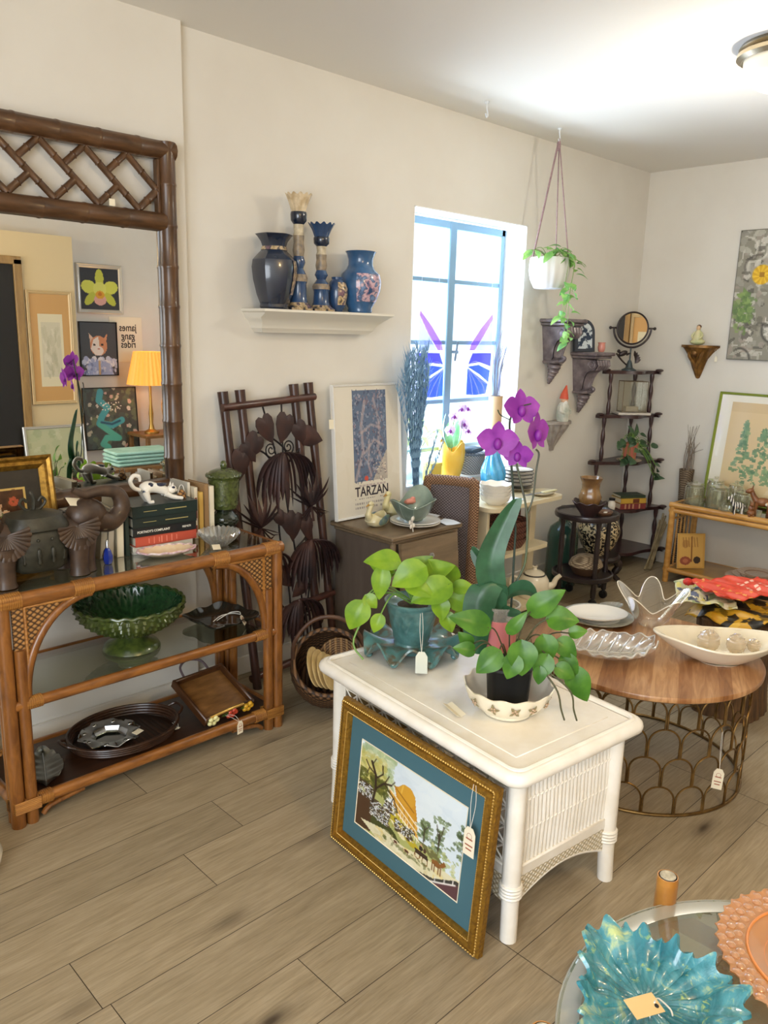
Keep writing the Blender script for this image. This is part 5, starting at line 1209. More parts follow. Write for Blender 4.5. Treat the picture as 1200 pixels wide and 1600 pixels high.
def vases():
 Z = 1.679; Y = 2.866
 def T(nm, lbl, x, grp=None): return thing(nm, lbl, 'vase' if nm == 'vase' else 'candlestick', (x, Y, Z), 0, grp)
 def six(a, i, r, z): k = 1 / math.cos(((a + PI / 6) % (PI / 3)) - PI / 6); return r * lerp(1, k, .55), z
 t = T('vase', 'tall dark navy six sided vase with a gold panel, left end of the shelf', 2.120)
 P = [(0, 0), (.055, 0), (.058, .008), (.056, .02), (.07, .06), (.083, .12), (.088, .17), (.084, .2), (.066, .222), (.05, .24), (.046, .255), (.052, .275), (.066, .295), (.074, .303), (.07, .305), (.045, .27), (0, .25)]
 b = MB(); b.lathe(P, 48, fn=six); b.build('vase_body', m_sv, t, angle=25)
 b = MB(); b.lathe([(r + .0022, z) for r, z in P[4:8]], 10, fn=six, a0=-PI / 3, a1=0); b.build('figure_panel', m_br, t); b = MB(); b.lathe([(r + .002, z) for r, z in P[9:11]], 48, fn=six); b.build('neck_band', m_br, t)
 def stick(x, lbl, H, cup_m, R):
  t = T('candlestick', lbl, x, None)
  k = H / .47
  segs = [('base', [(0, 0), (.062, 0), (.064, .01), (.05, .022), (.042, .032)], m_br), ('lower_stem', [(.042, .032), (.036, .05), (.034, .11), (.038, .12)], m_sv2), ('collar', [(.038, .12), (.04, .135), (.034, .15)], m_gb), ('knop', [(.034, .15), (.02, .175), (.03, .2), (.022, .225)], m_sv2),
    ('upper_stem', [(.022, .225), (.026, .25), (.022, .28), (.024, .31)], m_gb), ('neck', [(.024, .31), (.02, .325), (.022, .345), (.022, .355)], m_iv), ('cup_base', [(.022, .355), (.034, .37), (.036, .395), (.034, .405)], m_sv)]
  for nm, pr, m in segs:
   b = MB(); b.lathe([(r, z * k) for r, z in pr], 28); b.build(nm, m, t)
  def fl(a, i, r, z): return r * (1 + .05 * math.cos(a * 12)), z + (.005 * math.cos(a * 12) if i in (3, 4) else 0)
  b = MB(); b.lathe([(.030, .405 * k), (.034, .42 * k), (.042, .445 * k), (R, .475 * k), (R - .004, .475 * k), (.036, .445 * k), (.025, .41 * k), (0, .41 * k)], 72, fn=fl); b.build('fluted_cup', cup_m, t)
 stick(2.250, 'tallest candlestick, with a fluted cream gold cup, on the shelf', .473, mat('cream_gold_cup', 'b9a27c', .4, col2='e0cfb0', scale=30, coat=.3), .056)
 stick(2.378, 'shorter candlestick with a fluted blue cup in the middle of the shelf', .368, m_sv2, .058)
 t = T('vase', 'smallest blue vase, beside the large flowered vase on the wall shelf', 2.473); t.scale = (.92, .92, 1)
 P = [(0, 0), (.03, 0), (.032, .006), (.04, .03), (.05, .075), (.05, .105), (.04, .13), (.028, .142), (.03, .153), (.026, .153), (.02, .14), (0, .12)]
 b = MB(); b.lathe(P, 36); b.build('vase_body', m_sv2, t); b = MB(); b.lathe([(r + .0015, z) for r, z in P[3:7]], 14, a0=-2.2, a1=-.7); b.build('figure_panel', m_br, t)
 t = T('vase', 'large blue vase with pink flowers at the right end of the wall shelf', 2.615)
 P = [(0, 0), (.055, 0), (.058, .01), (.056, .02), (.072, .05), (.092, .1), (.097, .14), (.088, .175), (.068, .195), (.058, .215), (.058, .24), (.066, .265), (.073, .275), (.069, .277), (.053, .24), (0, .2)]
 b = MB(); b.lathe(P, 48); b.build('vase_body', mat('powder_blue_glaze', '3a6796', .22, coat=.6, col2='2a5078', scale=8), t); b = MB(); b.lathe([(r + .002, z) for r, z in P[4:8]], 30, a0=-2.5, a1=.4); b.build('flower_panel', m_br2, t)
vases()
# ------------------------------------------------------------------ hanging planter
def hanging():
 t = thing('hanging_planter', 'white ribbed hanging planter with trailing pothos below the ceiling hook', 'hanging plant', (3.99, 2.77, 1.86))
 def rib(a, i, r, z): return r * (1 + .018 * math.cos(a * 14)), z
 b = MB(); b.lathe([(0, 0), (.075, 0), (.082, .004), (.105, .05), (.115, .1), (.112, .15), (.108, .17), (.102, .17), (.106, .15), (.105, .1), (0, .09)], 84, fn=rib); b.build('pot', mat('matt_white_pot', 'd2d2ce', .5), t)
 b = MB(); b.lathe([(0, .150), (.103, .150), (0, .158)], 30); b.build('soil', m_soil, t)
 m_rope = mat('mauve_rope', '9a7f80', .8, col2='83696c', scale=80); top = (-.02, -.02, .795)
 for k, a in enumerate((2.6, .3, -1.3)):
  b = MB(); e = (.106 * math.cos(a), .106 * math.sin(a), .168); b.tube([top, (lerp(top[0], e[0], .5), lerp(top[1], e[1], .5), .48), e], .0055 if k == 0 else .0035, 7); b.build('rope', m_rope, t)
 b = MB(); b.ell((top[0], top[1], .76), (.012, .012, .03), 10, 8); b.tube([(top[0], top[1], .79), (top[0], top[1], .785)], .006, 8); b.build('knot', m_rope, t)
 r = random.Random(12); lf = MB(); st = MB()
 def vine(pts, n, L=.062):
  C_ = bez(pts, 8); st.tube(C_, .0016, 5)
  for i in range(n):
   p = C_[int((i + .7) / n * (len(C_) - 1))]; a = r.uniform(0, 6.28); d = V((math.cos(a), math.sin(a) * .7 - .25, r.uniform(-.7, .2))); e = p + d.normalized() * .022; leaf(lf, e, d, (0, -.4, .9), L * r.uniform(.75, 1.15), L * .72 * r.uniform(.8, 1.1), 'heart', .3)
 for k in range(14):
  a = r.uniform(0, 6.28); vine([(0, 0, .15), (.07 * math.cos(a), .07 * math.sin(a), .2 + .03 * r.random()), (.135 * math.cos(a), .12 * math.sin(a), .17 + .05 * r.random())], 3, .066)
 vine([(.03, -.06, .15), (.05, -.13, .17), (.05, -.125, .05), (.04, -.12, -.06), (.06, -.11, -.2), (.05, -.12, -.29)], 18); vine([(.06, -.03, .15), (.12, -.08, .16), (.12, -.07, .0), (.10, -.06, -.12), (.13, -.05, -.24), (.2, -.04, -.3)], 16); vine([(0, -.06, .15), (.0, -.125, .17), (.0, -.115, .04), (.0, -.11, -.08), (.02, -.1, -.16)], 9)
 lf.build('foliage', leafmat('hanging_pothos', '5f9a52', '9cc468', .4, .3), t); st.build('vines', m_stem, t)
hanging()
# ------------------------------------------------------------------ carved corbels
m_corb = mat('corbel_pewter', '8a7f82', .4, .2, col2='5a5056', scale=14, coat=.2)
m_corb2 = mat('corbel_stone', 'a89f96', .6, col2='867c74', scale=20, bump=.2)
def corbel(lbl, x, z, nm='corbel'):
 t = thing(nm, lbl, 'wall bracket', (x, 2.97, z))
 b = MB(); b.box((0, -.10, -.012), (.235, .20, .022), .006); b.box((0, -.092, -.032), (.205, .184, .02), .006); b.build('shelf', m_corb, t)
 # S-scroll body: profile in depth/height, swept over the width with raised reeds
 pr = [(-.175, -.05), (-.185, -.085), (-.165, -.115), (-.13, -.118), (-.105, -.135), (-.085, -.17), (-.075, -.21), (-.072, -.235), (-.055, -.255)]
 def sw(u, v):
  i = u * (len(pr) - 1); k = min(int(i), len(pr) - 2); f = i - k; d = lerp(pr[k][0], pr[k + 1][0], f); zz = lerp(pr[k][1], pr[k + 1][1], f)
  return (lerp(-.075, .075, v) * lerp(1.1, .62, u), d - .006 * math.cos(v * PI * 10), zz)
 b = MB(); b.grid(sw, 32, 40)
 for s in (-1, 1):
  k = [(0, -.045)] + pr + [(0, -.26)]; n = len(k); cc = len(b.v)
  ww = [1.1] + [lerp(1.1, .62, i / (len(pr) - 1)) for i in range(len(pr))] + [.62]
  b.add([(s * .075 * ww[i], k[i][0], k[i][1]) for i in range(n)], [tuple(range(n)) if s > 0 else tuple(range(n - 1, -1, -1))])
 b.build('scroll_body', m_corb, t, angle=50)
 b = MB()
 for s in (-1, 1): b.tube([(s * (.085 - .0), -.15 + (.028 - .0009 * i) * math.cos(i * .42) , -.085 + (.028 - .0009 * i) * math.sin(i * .42)) for i in range(26)], .008, 8); b.cyl((s * .06, -.15, -.085), (s * .092, -.15, -.085), .014, .01, 10)
 b.tube([(-.088, -.152, -.075), (.088, -.152, -.075)], .024, 12); b.build('volutes', m_corb, t)
 b = MB(); b.box((0, -.045, -.262), (.125, .09, .022), .008); b.tube(bez([(.0, -.06, -.262), (.0, -.11, -.255), (.0, -.125, -.24), (0, -.11, -.232)], 5), .013, 9); b.build('collar', m_corb, t)
 b = MB(); P = [(0, -.055, -.275), (0, -.05, -.31), (0, -.04, -.34), (0, -.03, -.37), (0, -.02, -.40)]; b.tube(bez(P, 6), [lerp(.045, .008, i / 24) * (1 + .12 * (i % 4 == 0)) for i in range(25)], 14); b.build('tail', m_corb, t)
corbel('pewter carved scroll bracket below the hanging planter, empty on top', 4.325, 1.70)
corbel('pewter carved scroll bracket holding a black arched plaque and a pink cup', 4.69, 1.50)
def on_corbels():
 t = thing('arched_plaque', 'small black arched frame with a white leaf picture standing on the carved bracket', 'plaque', (4.625, 2.90, 1.5005), -.25, rot=(math.radians(-6), 0, -.3))
 def arch(w, h, n=16): return [(-w, 0), (w, 0), (w, h - w)] + [(w * math.cos(PI * k / n), h - w + w * math.sin(PI * k / n)) for k in range(1, n)] + [(-w, h - w)]
 b = MB(); b.prism(arch(.082, .205), -.012, .012, 'XZ'); b.build('frame', mat('blue_black_lacquer', '1b2434', .3, coat=.5), t)
 b = MB(); b.prism([(u, w + .018) for u, w in arch(.058, .165)], -.0135, -.012, 'XZ'); b.build('picture', mat('plaque_print', 'c9d2d6', .4, col2='26364c', scale=26, lo=.48, hi=.52), t, smooth=False)
 t = thing('pink_cup', 'tiny pink china cup on the right of the carved bracket', 'cup', (4.755, 2.85, 1.5005)); b = MB(); b.lathe([(0, 0), (.016, 0), (.022, .01), (.025, .03), (.021, .05), (.026, .062), (.023, .062), (.018, .05), (.02, .03), (0, .01)], 24); b.build('cup_body', mat('pink_china', 'd88f80', .35, coat=.4), t); b = MB(); b.tube(bez([(.022, 0, .02), (.04, 0, .025), (.04, 0, .045), (.023, 0, .048)], 5), .003, 6); b.build('handle', bpy.data.materials['pink_china'], t)
 # small stone bracket with a gnome
 t = thing('stone_bracket', 'small grey stone wall bracket with a half round shelf below the carved ones', 'wall bracket', (4.43, 2.97, 1.06))
 def half(R, n=20): return [(R * math.cos(PI + PI * k / n), R * .95 * math.sin(PI + PI * k / n)) for k in range(n + 1)]
 b = MB(); b.prism(half(.125), -.018, 0); b.build('shelf', m_corb2, t)
 b = MB(); b.lathe([(0, -.2), (.018, -.198), (.024, -.17), (.04, -.14), (.06, -.1), (.085, -.06), (.1, -.03), (.1, -.018), (0, -.018)], 40, fn=lambda a, i, r, z: (r * (1 + .08 * math.cos(a * 12)), z), a0=PI, a1=2 * PI); b.build('fluted_cone', m_corb2, t)
 t = thing('gnome_figurine', 'garden gnome figurine with a pointed red hat and pale green coat on the stone bracket', 'figurine', (4.43, 2.895, 1.0605))
 b = MB(); b.lathe([(0, 0), (.036, 0), (.04, .02), (.042, .06), (.036, .1), (.026, .12), (0, .13)], 24, fn=lambda a, i, r, z: (r * (1 + .04 * math.cos(a * 5)), z)); b.build('coat', mat('pale_green_coat', 'a7ada0', .6, col2='d6d2c6', scale=18), t)
 b = MB(); b.ell((0, -.004, .135), (.022, .022, .024), 16, 10); b.ell((0, -.026, .132), .006, 8, 6); b.build('head', mat('gnome_skin', 'd6ac8c', .6), t)
 b = MB(); b.ell((0, -.016, .112), (.02, .014, .03), 14, 10); b.build('beard', mat('beard_white', 'd8d6d0', .8), t)
 b = MB(); b.tube(bez([(0, 0, .142), (.004, 0, .175), (.012, 0, .205), (.026, .004, .228)], 5), [.029, .028, .027, .025, .024, .022, .02, .018, .016, .014, .012, .01, .008, .006, .005, .003], 14); b.build('hat', mat('red_hat', 'd0563c', .6), t)
 b = MB()
 for s in (-1, 1): b.tube(bez([(s * .034, -.005, .1), (s * .05, -.018, .07), (s * .03, -.036, .055)], 5), .010, 8)
 b.build('arms', bpy.data.materials['pale_green_coat'], t)
on_corbels()
# ------------------------------------------------------------------ corner etagere
m_et = wood('etagere_mahogany', '43292a', '2a1718', (3, 3, 3), 5, .35, .3)
EC = (5.365, 2.935)
def etagere():
 t = thing('corner_etagere', 'dark five tier corner etagere widening towards the floor', 'corner shelf', (EC[0], EC[1], 0))
 tiers = [(1.375, .43, .21), (1.075, .47, .235), (.755, .52, .285), (.425, .56, .34), (.12, .60, .365)]
 def outline(L, D):
  # local: corner at 0,0; left tip along -x, right tip along -y
  P = [(0, 0), (-L, 0), (-L - .006, -.035)]
  n = 14
  for k in range(n + 1):
   u = k / n; x = -(L - .02) * (1 - u) - .02 * u; y = -.05 * (1 - u) - (D - .02) * u; bulge = .085 * math.sin(PI * u) + .018 * math.cos(u * 4 * PI) - .018
   nx, ny = -(D - .05), -(L - .05); q = math.hypot(nx, ny); P.append((x + nx / q * bulge, y + ny / q * bulge))
  P += [(-.035, -D - .006), (0, -D)]
  return P
 for z, L, D in tiers:
  b = MB(); pts = outline(L, D); b.prism(pts, z - .022, z, 'XY'); b.build('shelf', m_et, t, angle=30)
  b = MB()
  for i in (2, len(pts) - 2): b.ell((pts[i][0] * .985, pts[i][1] * .985, z + .004), (.028, .028, .011), 12, 6)
  b.build('tip_ornament', m_et, t)
 for (z1, L1, D1), (z0, L0, D0) in zip(tiers[:-1], tiers[1:]):
  for (x, y) in ((-L1 + .05, -.04), (-.04, -D1 + .045), (-.04, -.035)):
   b = MB(); h = z1 - .022 - z0; n = 12; b.lathe([(.008 + .0075 * abs(math.sin(k / n * PI * 2.5 + .4)), z0 + h * k / n) for k in range(n + 1)], 12, (x, y, 0)); b.build('post', m_et, t)
 for (x, y) in ((-.54, -.04), (-.04, -.31), (-.05, -.05)):
  b = MB(); b.lathe([(0, 0), (.014, 0), (.022, .03), (.016, .07), (.02, .098)], 12, (x, y, 0)); b.build('foot', m_et, t)
etagere()
def on_etagere():
 ex, ey = EC
 t = thing('vanity_mirror', 'round dark swing vanity mirror on a bird branch base on top of the etagere', 'mirror', (5.10, 2.83, 1.376), -.75)
 m_d = mat('bronze_dark', '3a3232', .4, .6); zc = .285
 b = MB(); b.tube([(.105 * math.cos(a), 0, zc + .105 * math.sin(a)) for a in np.linspace(0, 2 * PI, 49)[:-1]], .0065, 8, closed=True); b.build('mirror_rim', m_d, t)
 b = MB(); b.lathe([(0, -.002), (.102, -.002), (.102, .002), (0, .002)], 48);
 for i, v in enumerate(b.v): b.v[i] = (v[0], v[2], v[1] + zc)
 b.build('mirror_glass', bpy.data.materials['mirror_silver'], t)
 b = MB(); b.tube([(.128 * math.cos(a), 0, zc + .128 * math.sin(a)) for a in np.linspace(PI, 2 * PI, 30)], .007, 8)
 for s in (-1, 1): b.cyl((s * .105, 0, zc), (s * .15, 0, zc), .006, .006, 8); b.ell((s * .152, 0, zc), .011, 10, 8)
 b.build('yoke', m_d, t)
 b = MB(); b.tube([(0, 0, .06), (0, 0, zc - .128)], .006, 8); b.lathe([(0, 0), (.05, 0), (.048, .008), (.025, .02), (.018, .05), (.01, .07), (0, .07)], 20); b.build('stand', mat('verdigris_stand', '424c50', .5, .4), t)
 b = MB(); b.tube(bez([(-.01, 0, .03), (-.06, -.01, .07), (-.1, -.01, .115)], 6), .006, 7); b.ell((-.055, -.012, .115), (.034, .014, .018), 14, 8, (0, -.4, 0)); b.ell((-.085, -.012, .13), .012, 10, 8); b.tube([(-.03, -.012, .108), (.0, -.012, .12)], [.01, .003], 7)
 for k in range(5): leaf(b, (.03, -.01, .05 + .01 * k), (.7 - .2 * k, -.2, .5), (0, -1, .2), .05, .02, 'oval', .1)
 b.build('bird_branch', m_d, t)
 t = thing('glass_display_box', 'clear glass box standing on a white tray on the second etagere tier', 'glass box', (5.13, 2.80, 1.0945), -.7)
 b = MB(); m_b = mat('brass_edge', '8a7a66', .4, .6); w, d, h = .085, .05, .21
 for sx in (-1, 1):
  for sy in (-1, 1): b.tube([(sx * w, sy * d, .0), (sx * w, sy * d, h)], .0022, 5)
  b.tube([(sx * w, -d, h), (sx * w, d, h)], .0022, 5); b.tube([(sx * w, -d, .003), (sx * w, d, .003)], .0022, 5)
 for sy in (-1, 1): b.tube([(-w, sy * d, h), (w, sy * d, h)], .0022, 5); b.tube([(-w, sy * d, .003), (w, sy * d, .003)], .0022, 5)
 b.build('edge_frame', m_b, t)
 b = MB(); b.box((0, 0, h / 2), (2 * w - .003, 2 * d - .003, h - .004)); b.build('glass_panes', thin_glass('display_glass', 'f2f2ea', .02, 1, .2, .06), t)
 b = MB(); b.box((0, .01, .02), (.09, .05, .036), .003); b.build('inner_box', mat('lined_box', 'b5a894', .7), t)
 t = thing('white_tray', 'shallow white rectangular tray under the glass box', 'tray', (5.13, 2.80, 1.0765), -.7); b = MB(); b.box((0, 0, .005), (.23, .14, .01), .003)
 for s in (-1, 1): b.box((s * .112, 0, .010), (.008, .14, .014), .002); b.box((0, s * .067, .010), (.23, .008, .014), .002)
 b.build('tray_body', mat('tray_white', 'c9c2b8', .5), t)
 t = thing('coral_pot_plant', 'coral pot on a saucer with dark green ivy spilling over the third etagere tier', 'potted plant', (5.07, 2.75, .756))
 b = MB(); b.lathe([(0, .012), (.042, .012), (.046, .06), (.055, .13), (.05, .13), (.045, .1), (0, .1)], 28); b.build('pot', mat('coral_pot', 'c8705e', .5), t); b = MB(); b.lathe([(0, 0), (.06, 0), (.085, .012), (.085, .015), (.05, .01), (0, .01)], 28); b.build('saucer', mat('beige_saucer', 'b9a892', .5), t)
 lf = MB(); st = MB(); r = random.Random(21)
 for k in range(34):
  side = -1 if k % 2 else 1; e = V((side * r.uniform(.05, .19) * (.75 if side > 0 else 1), r.uniform(-.1, .0), r.uniform(.02, .19)))
  if side > 0 and k % 3 == 0: e = V((r.uniform(.08, .14), -.14 - r.random() * .03, r.uniform(-.14, .02)))
  st.tube(bez([(0, 0, .12), ((e * .5) + V((0, 0, .12)))[:], e[:]], 4), .0014, 4); leaf(lf, e, (side * r.uniform(.2, 1), r.uniform(-.9, .1), r.uniform(-.6, .3)), (0, -.6, .7), r.uniform(.045, .07), r.uniform(.04, .06), 'heart', .25)
 for k in range(2): leaf(lf, (.03, -.0, .16), (.4 - k, -.2, .9), (0, -1, .3), .11, .05, 'oval', .3)
 lf.build('foliage', leafmat('ivy_dark', '2e4a30', '4a6844', .45, .15), t); st.build('stems', m_stem, t)
 g = 'books lying on the fourth etagere tier'
 for i, (lbl, c, z, s, rz) in enumerate((('red spined book with gold bands lying lowest on the etagere', '7e3434', .426, (.2, .13, .042), -.52), ('yellow spined book with a brown label in the middle of the etagere stack', 'c9a03e', .468, (.2, .13, .036), -.5), ('dark green book on top of the etagere stack', '31402f', .504, (.19, .12, .02), -.56))):
  t = thing('book', lbl, 'book', (5.10, 2.74, z + .0005), rz, g); b = MB(); w, d, h = s; c_ = .003
  b.box((0, 0, c_ / 2), (w, d, c_)); b.box((0, 0, h - c_ / 2), (w, d, c_)); b.box((0, -d / 2 + .0015, h / 2), (w, .003, h), .001); b.build('cover', mat('et_cover_' + c, c, .5), t); p = MB(); p.box((0, .003, h / 2), (w - .008, d - .008, h - .006)); p.build('pages', bpy.data.materials['page_edges'], t)
  if i < 2:
   lm = mat('spine_label%d' % i, ('b98a6a', '6e3a26')[i], .5)
   for x in ((-.06, -.03, 0, .05) if i == 0 else (.02,)): q = MB(); q.box((x, -d / 2 - .0004, h / 2), (.012 if i == 0 else .05, .0008, h * .8)); q.build('spine_label', lm, t, smooth=False)
 t = thing('white_jar', 'small white jar at the left end of the etagere books', 'jar', (4.945, 2.78, .4255)); b = MB(); b.lathe([(0, 0), (.022, 0), (.025, .005), (.025, .05), (.018, .06), (.018, .068), (0, .068)], 20); b.build('jar_body', m_white, t); b = MB(); b.lathe([(0, .066), (.021, .066), (.021, .08), (0, .082)], 20); b.build('lid', m_pot_black, t)
on_etagere()
# ------------------------------------------------------------------ round dark side table, ginger jar on its stool
m_dk = mat('ebonised_wood', '2b2022', .35, col2='1c1416', scale=12, coat=.3)
def side_table():
 t = thing('round_side_table', 'round dark two tier side table on casters beside the cart', 'side table', (4.20, 2.52, 0))
 R = .19
 b = MB(); b.lathe([(0, .525), (R - .02, .525), (R, .532), (R + .004, .545), (R, .562), (R - .012, .566), (R - .018, .556), (0, .556)], 48); b.build('top', m_dk, t)
 b = MB(); b.lathe([(0, .15), (R - .02, .15), (R - .005, .16), (R - .005, .182), (R - .015, .186), (R - .02, .174), (0, .174)], 48); b.build('lower_shelf', m_dk, t)
 for k in range(4):
  a = PI / 4 + k * PI / 2 + .25; x, y = (R - .035) * math.cos(a), (R - .035) * math.sin(a)
  b = MB(); b.lathe([(.016, .06), (.018, .1), (.014, .15), (.018, .19), (.013, .22), (.017, .35), (.013, .48), (.018, .525)], 12, (x, y, 0)); b.build('leg', m_dk, t)
  b = MB(); b.cyl((x - .008, y, .026), (x + .008, y, .026), .026, .026, 14); b.cyl((x, y, .03), (x, y, .07), .01, .01, 8); b.build('caster', m_pot_black, t)
 # things on it
 z = .5565
 t = thing('scalloped_wood_bowl', 'dark scalloped wooden bowl on the round side table with a vase in it', 'bowl', (4.125, 2.465, z)); b = MB(); b.lathe([(0, 0), (.045, 0), (.05, .012), (.075, .05), (.1, .085), (.096, .088), (.07, .055), (.045, .016), (0, .012)], 60, fn=lambda a, i, r, zz: (r * (1 + .05 * math.cos(a * 8) * (zz > .03)), zz + .006 * math.cos(a * 8) * (zz > .07))); b.build('bowl_body', mat('dark_bowl_wood', '3f2a28', .4, col2='2d1d1c', scale=10, coat=.2), t)
 t = thing('brown_vase', 'brown and gold flared vase standing in the scalloped wooden bowl', 'vase', (4.125, 2.465, z + .017)); b = MB(); b.lathe([(0, 0), (.035, 0), (.042, .02), (.06, .07), (.066, .1), (.056, .125), (.05, .15), (.052, .18), (.066, .215), (.062, .215), (.047, .18), (.045, .14), (0, .1)], 36, fn=lambda a, i, r, zz: (r * (1 + .03 * math.cos(a * 6)), zz)); b.build('vase_body', mat('amber_glaze', '8f6a3c', .25, col2='5c4028', scale=10, coat=.6), t)
 t = thing('dark_bottle', 'slim black bottle with a white capped label behind the wooden bowl', 'bottle', (4.275, 2.52, z)); b = MB(); b.lathe([(0, 0), (.028, 0), (.03, .01), (.03, .1), (.014, .13), (.013, .2), (0, .2)], 20); b.build('bottle_body', mat('black_glass', '1b191b', .1, coat=.6), t); b = MB(); b.lathe([(.0135, .15), (.019, .152), (.02, .205), (.015, .215), (0, .216)], 18); b.build('cap', m_white, t)
 t = thing('oval_wood_tray', 'small brown oval tray at the front edge of the round side table', 'tray', (4.245, 2.425, z), .3); b = MB(); b.at((0, 0, 0), (0, 0, 0), (1.3, .8, 1)); b.lathe([(0, 0), (.05, 0), (.058, .014), (.055, .016), (.048, .005), (0, .005)], 30); b.build('tray_body', mat('brown_tray', '6b4a32', .35, coat=.3), t); b = MB(); b.box((0.01, 0, .009), (.03, .02, .006), .002); b.build('paper_slip', m_white, t)
 t = thing('covered_basket', 'round beige woven basket on the lower shelf of the round side table', 'basket', (4.20, 2.50, .1745)); b = MB(); b.lathe([(0, 0), (.07, 0), (.09, .03), (.1, .05), (0, .05)], 40); b.build('basket_base', mat('brown_base', '5a4230', .6), t); b = MB(); b.lathe([(.1, .05), (.104, .056), (.09, .09), (.055, .115), (0, .122)], 40); b.build('woven_lid', weave('beige_weave', 'b5a286', '6a5842', 300, 400, 'X', .7), t)
side_table()
def ginger_jar():
 t = thing('carved_stool', 'low dark carved stool with curved legs carrying the patterned jar', 'stool', (4.61, 2.67, 0))
 b = MB(); b.lathe([(0, .15), (.12, .15), (.15, .16), (.155, .18), (.14, .195), (0, .195)], 40); b.build('seat', m_dk, t)
 for k in range(4):
  a = PI / 4 + k * PI / 2; d = V((math.cos(a), math.sin(a), 0)); b = MB(); b.tube(bez([d * .12 + V((0, 0, .16)), d * .155 + V((0, 0, .11)), d * .125 + V((0, 0, .05)), d * .16 + V((0, 0, .012))], 6), [.028] * 6 + [.024] * 5 + [.018] * 5 + [.016] * 3, 10); b.build('leg', m_dk, t)
 t = thing('ginger_jar', 'round cream jar with a dense black leafy pattern behind the side table', 'jar', (4.61, 2.67, .1955))
 m, nt, bs = _new('leafy_black_glaze'); bs.inputs['Roughness'].default_value = .25; bs.inputs['Coat Weight'].default_value = .4
 f = noise_out(nt, coords(nt), 34, 3, .5, 1.6); nt.links.new(ramp(nt, f, [(.47, hexc('d8c59a')), (.5, hexc('1c1a1a'))]), bs.inputs['Base Color'])
 b = MB(); b.lathe([(0, 0), (.075, 0), (.08, .012), (.11, .06), (.135, .12), (.138, .17), (.12, .22), (.085, .25), (.07, .262), (0, .262)], 44); b.build('jar_body', m, t); b = MB(); b.lathe([(.07, .26), (.074, .275), (.07, .3), (.045, .315), (.012, .322), (.016, .335), (0, .342)], 32); b.build('lid', mat('jar_lid_green', '2c3a34', .3, coat=.4), t)
 t = thing('green_bottle', 'tall dark green glass bottle standing on the floor behind the round side table', 'bottle', (4.36, 2.78, 0)); b = MB(); b.lathe([(0, 0), (.09, 0), (.1, .01), (.1, .33), (.085, .39), (.035, .43), (.03, .48), (.034, .5), (0, .5)], 32); b.build('bottle_body', mat('green_glass', '2a4a40', .12, coat=.6), t); b = MB(); b.lathe([(0, .5), (.028, .5), (.026, .53), (0, .532)], 16); b.build('stopper', m_dk, t)
ginger_jar()
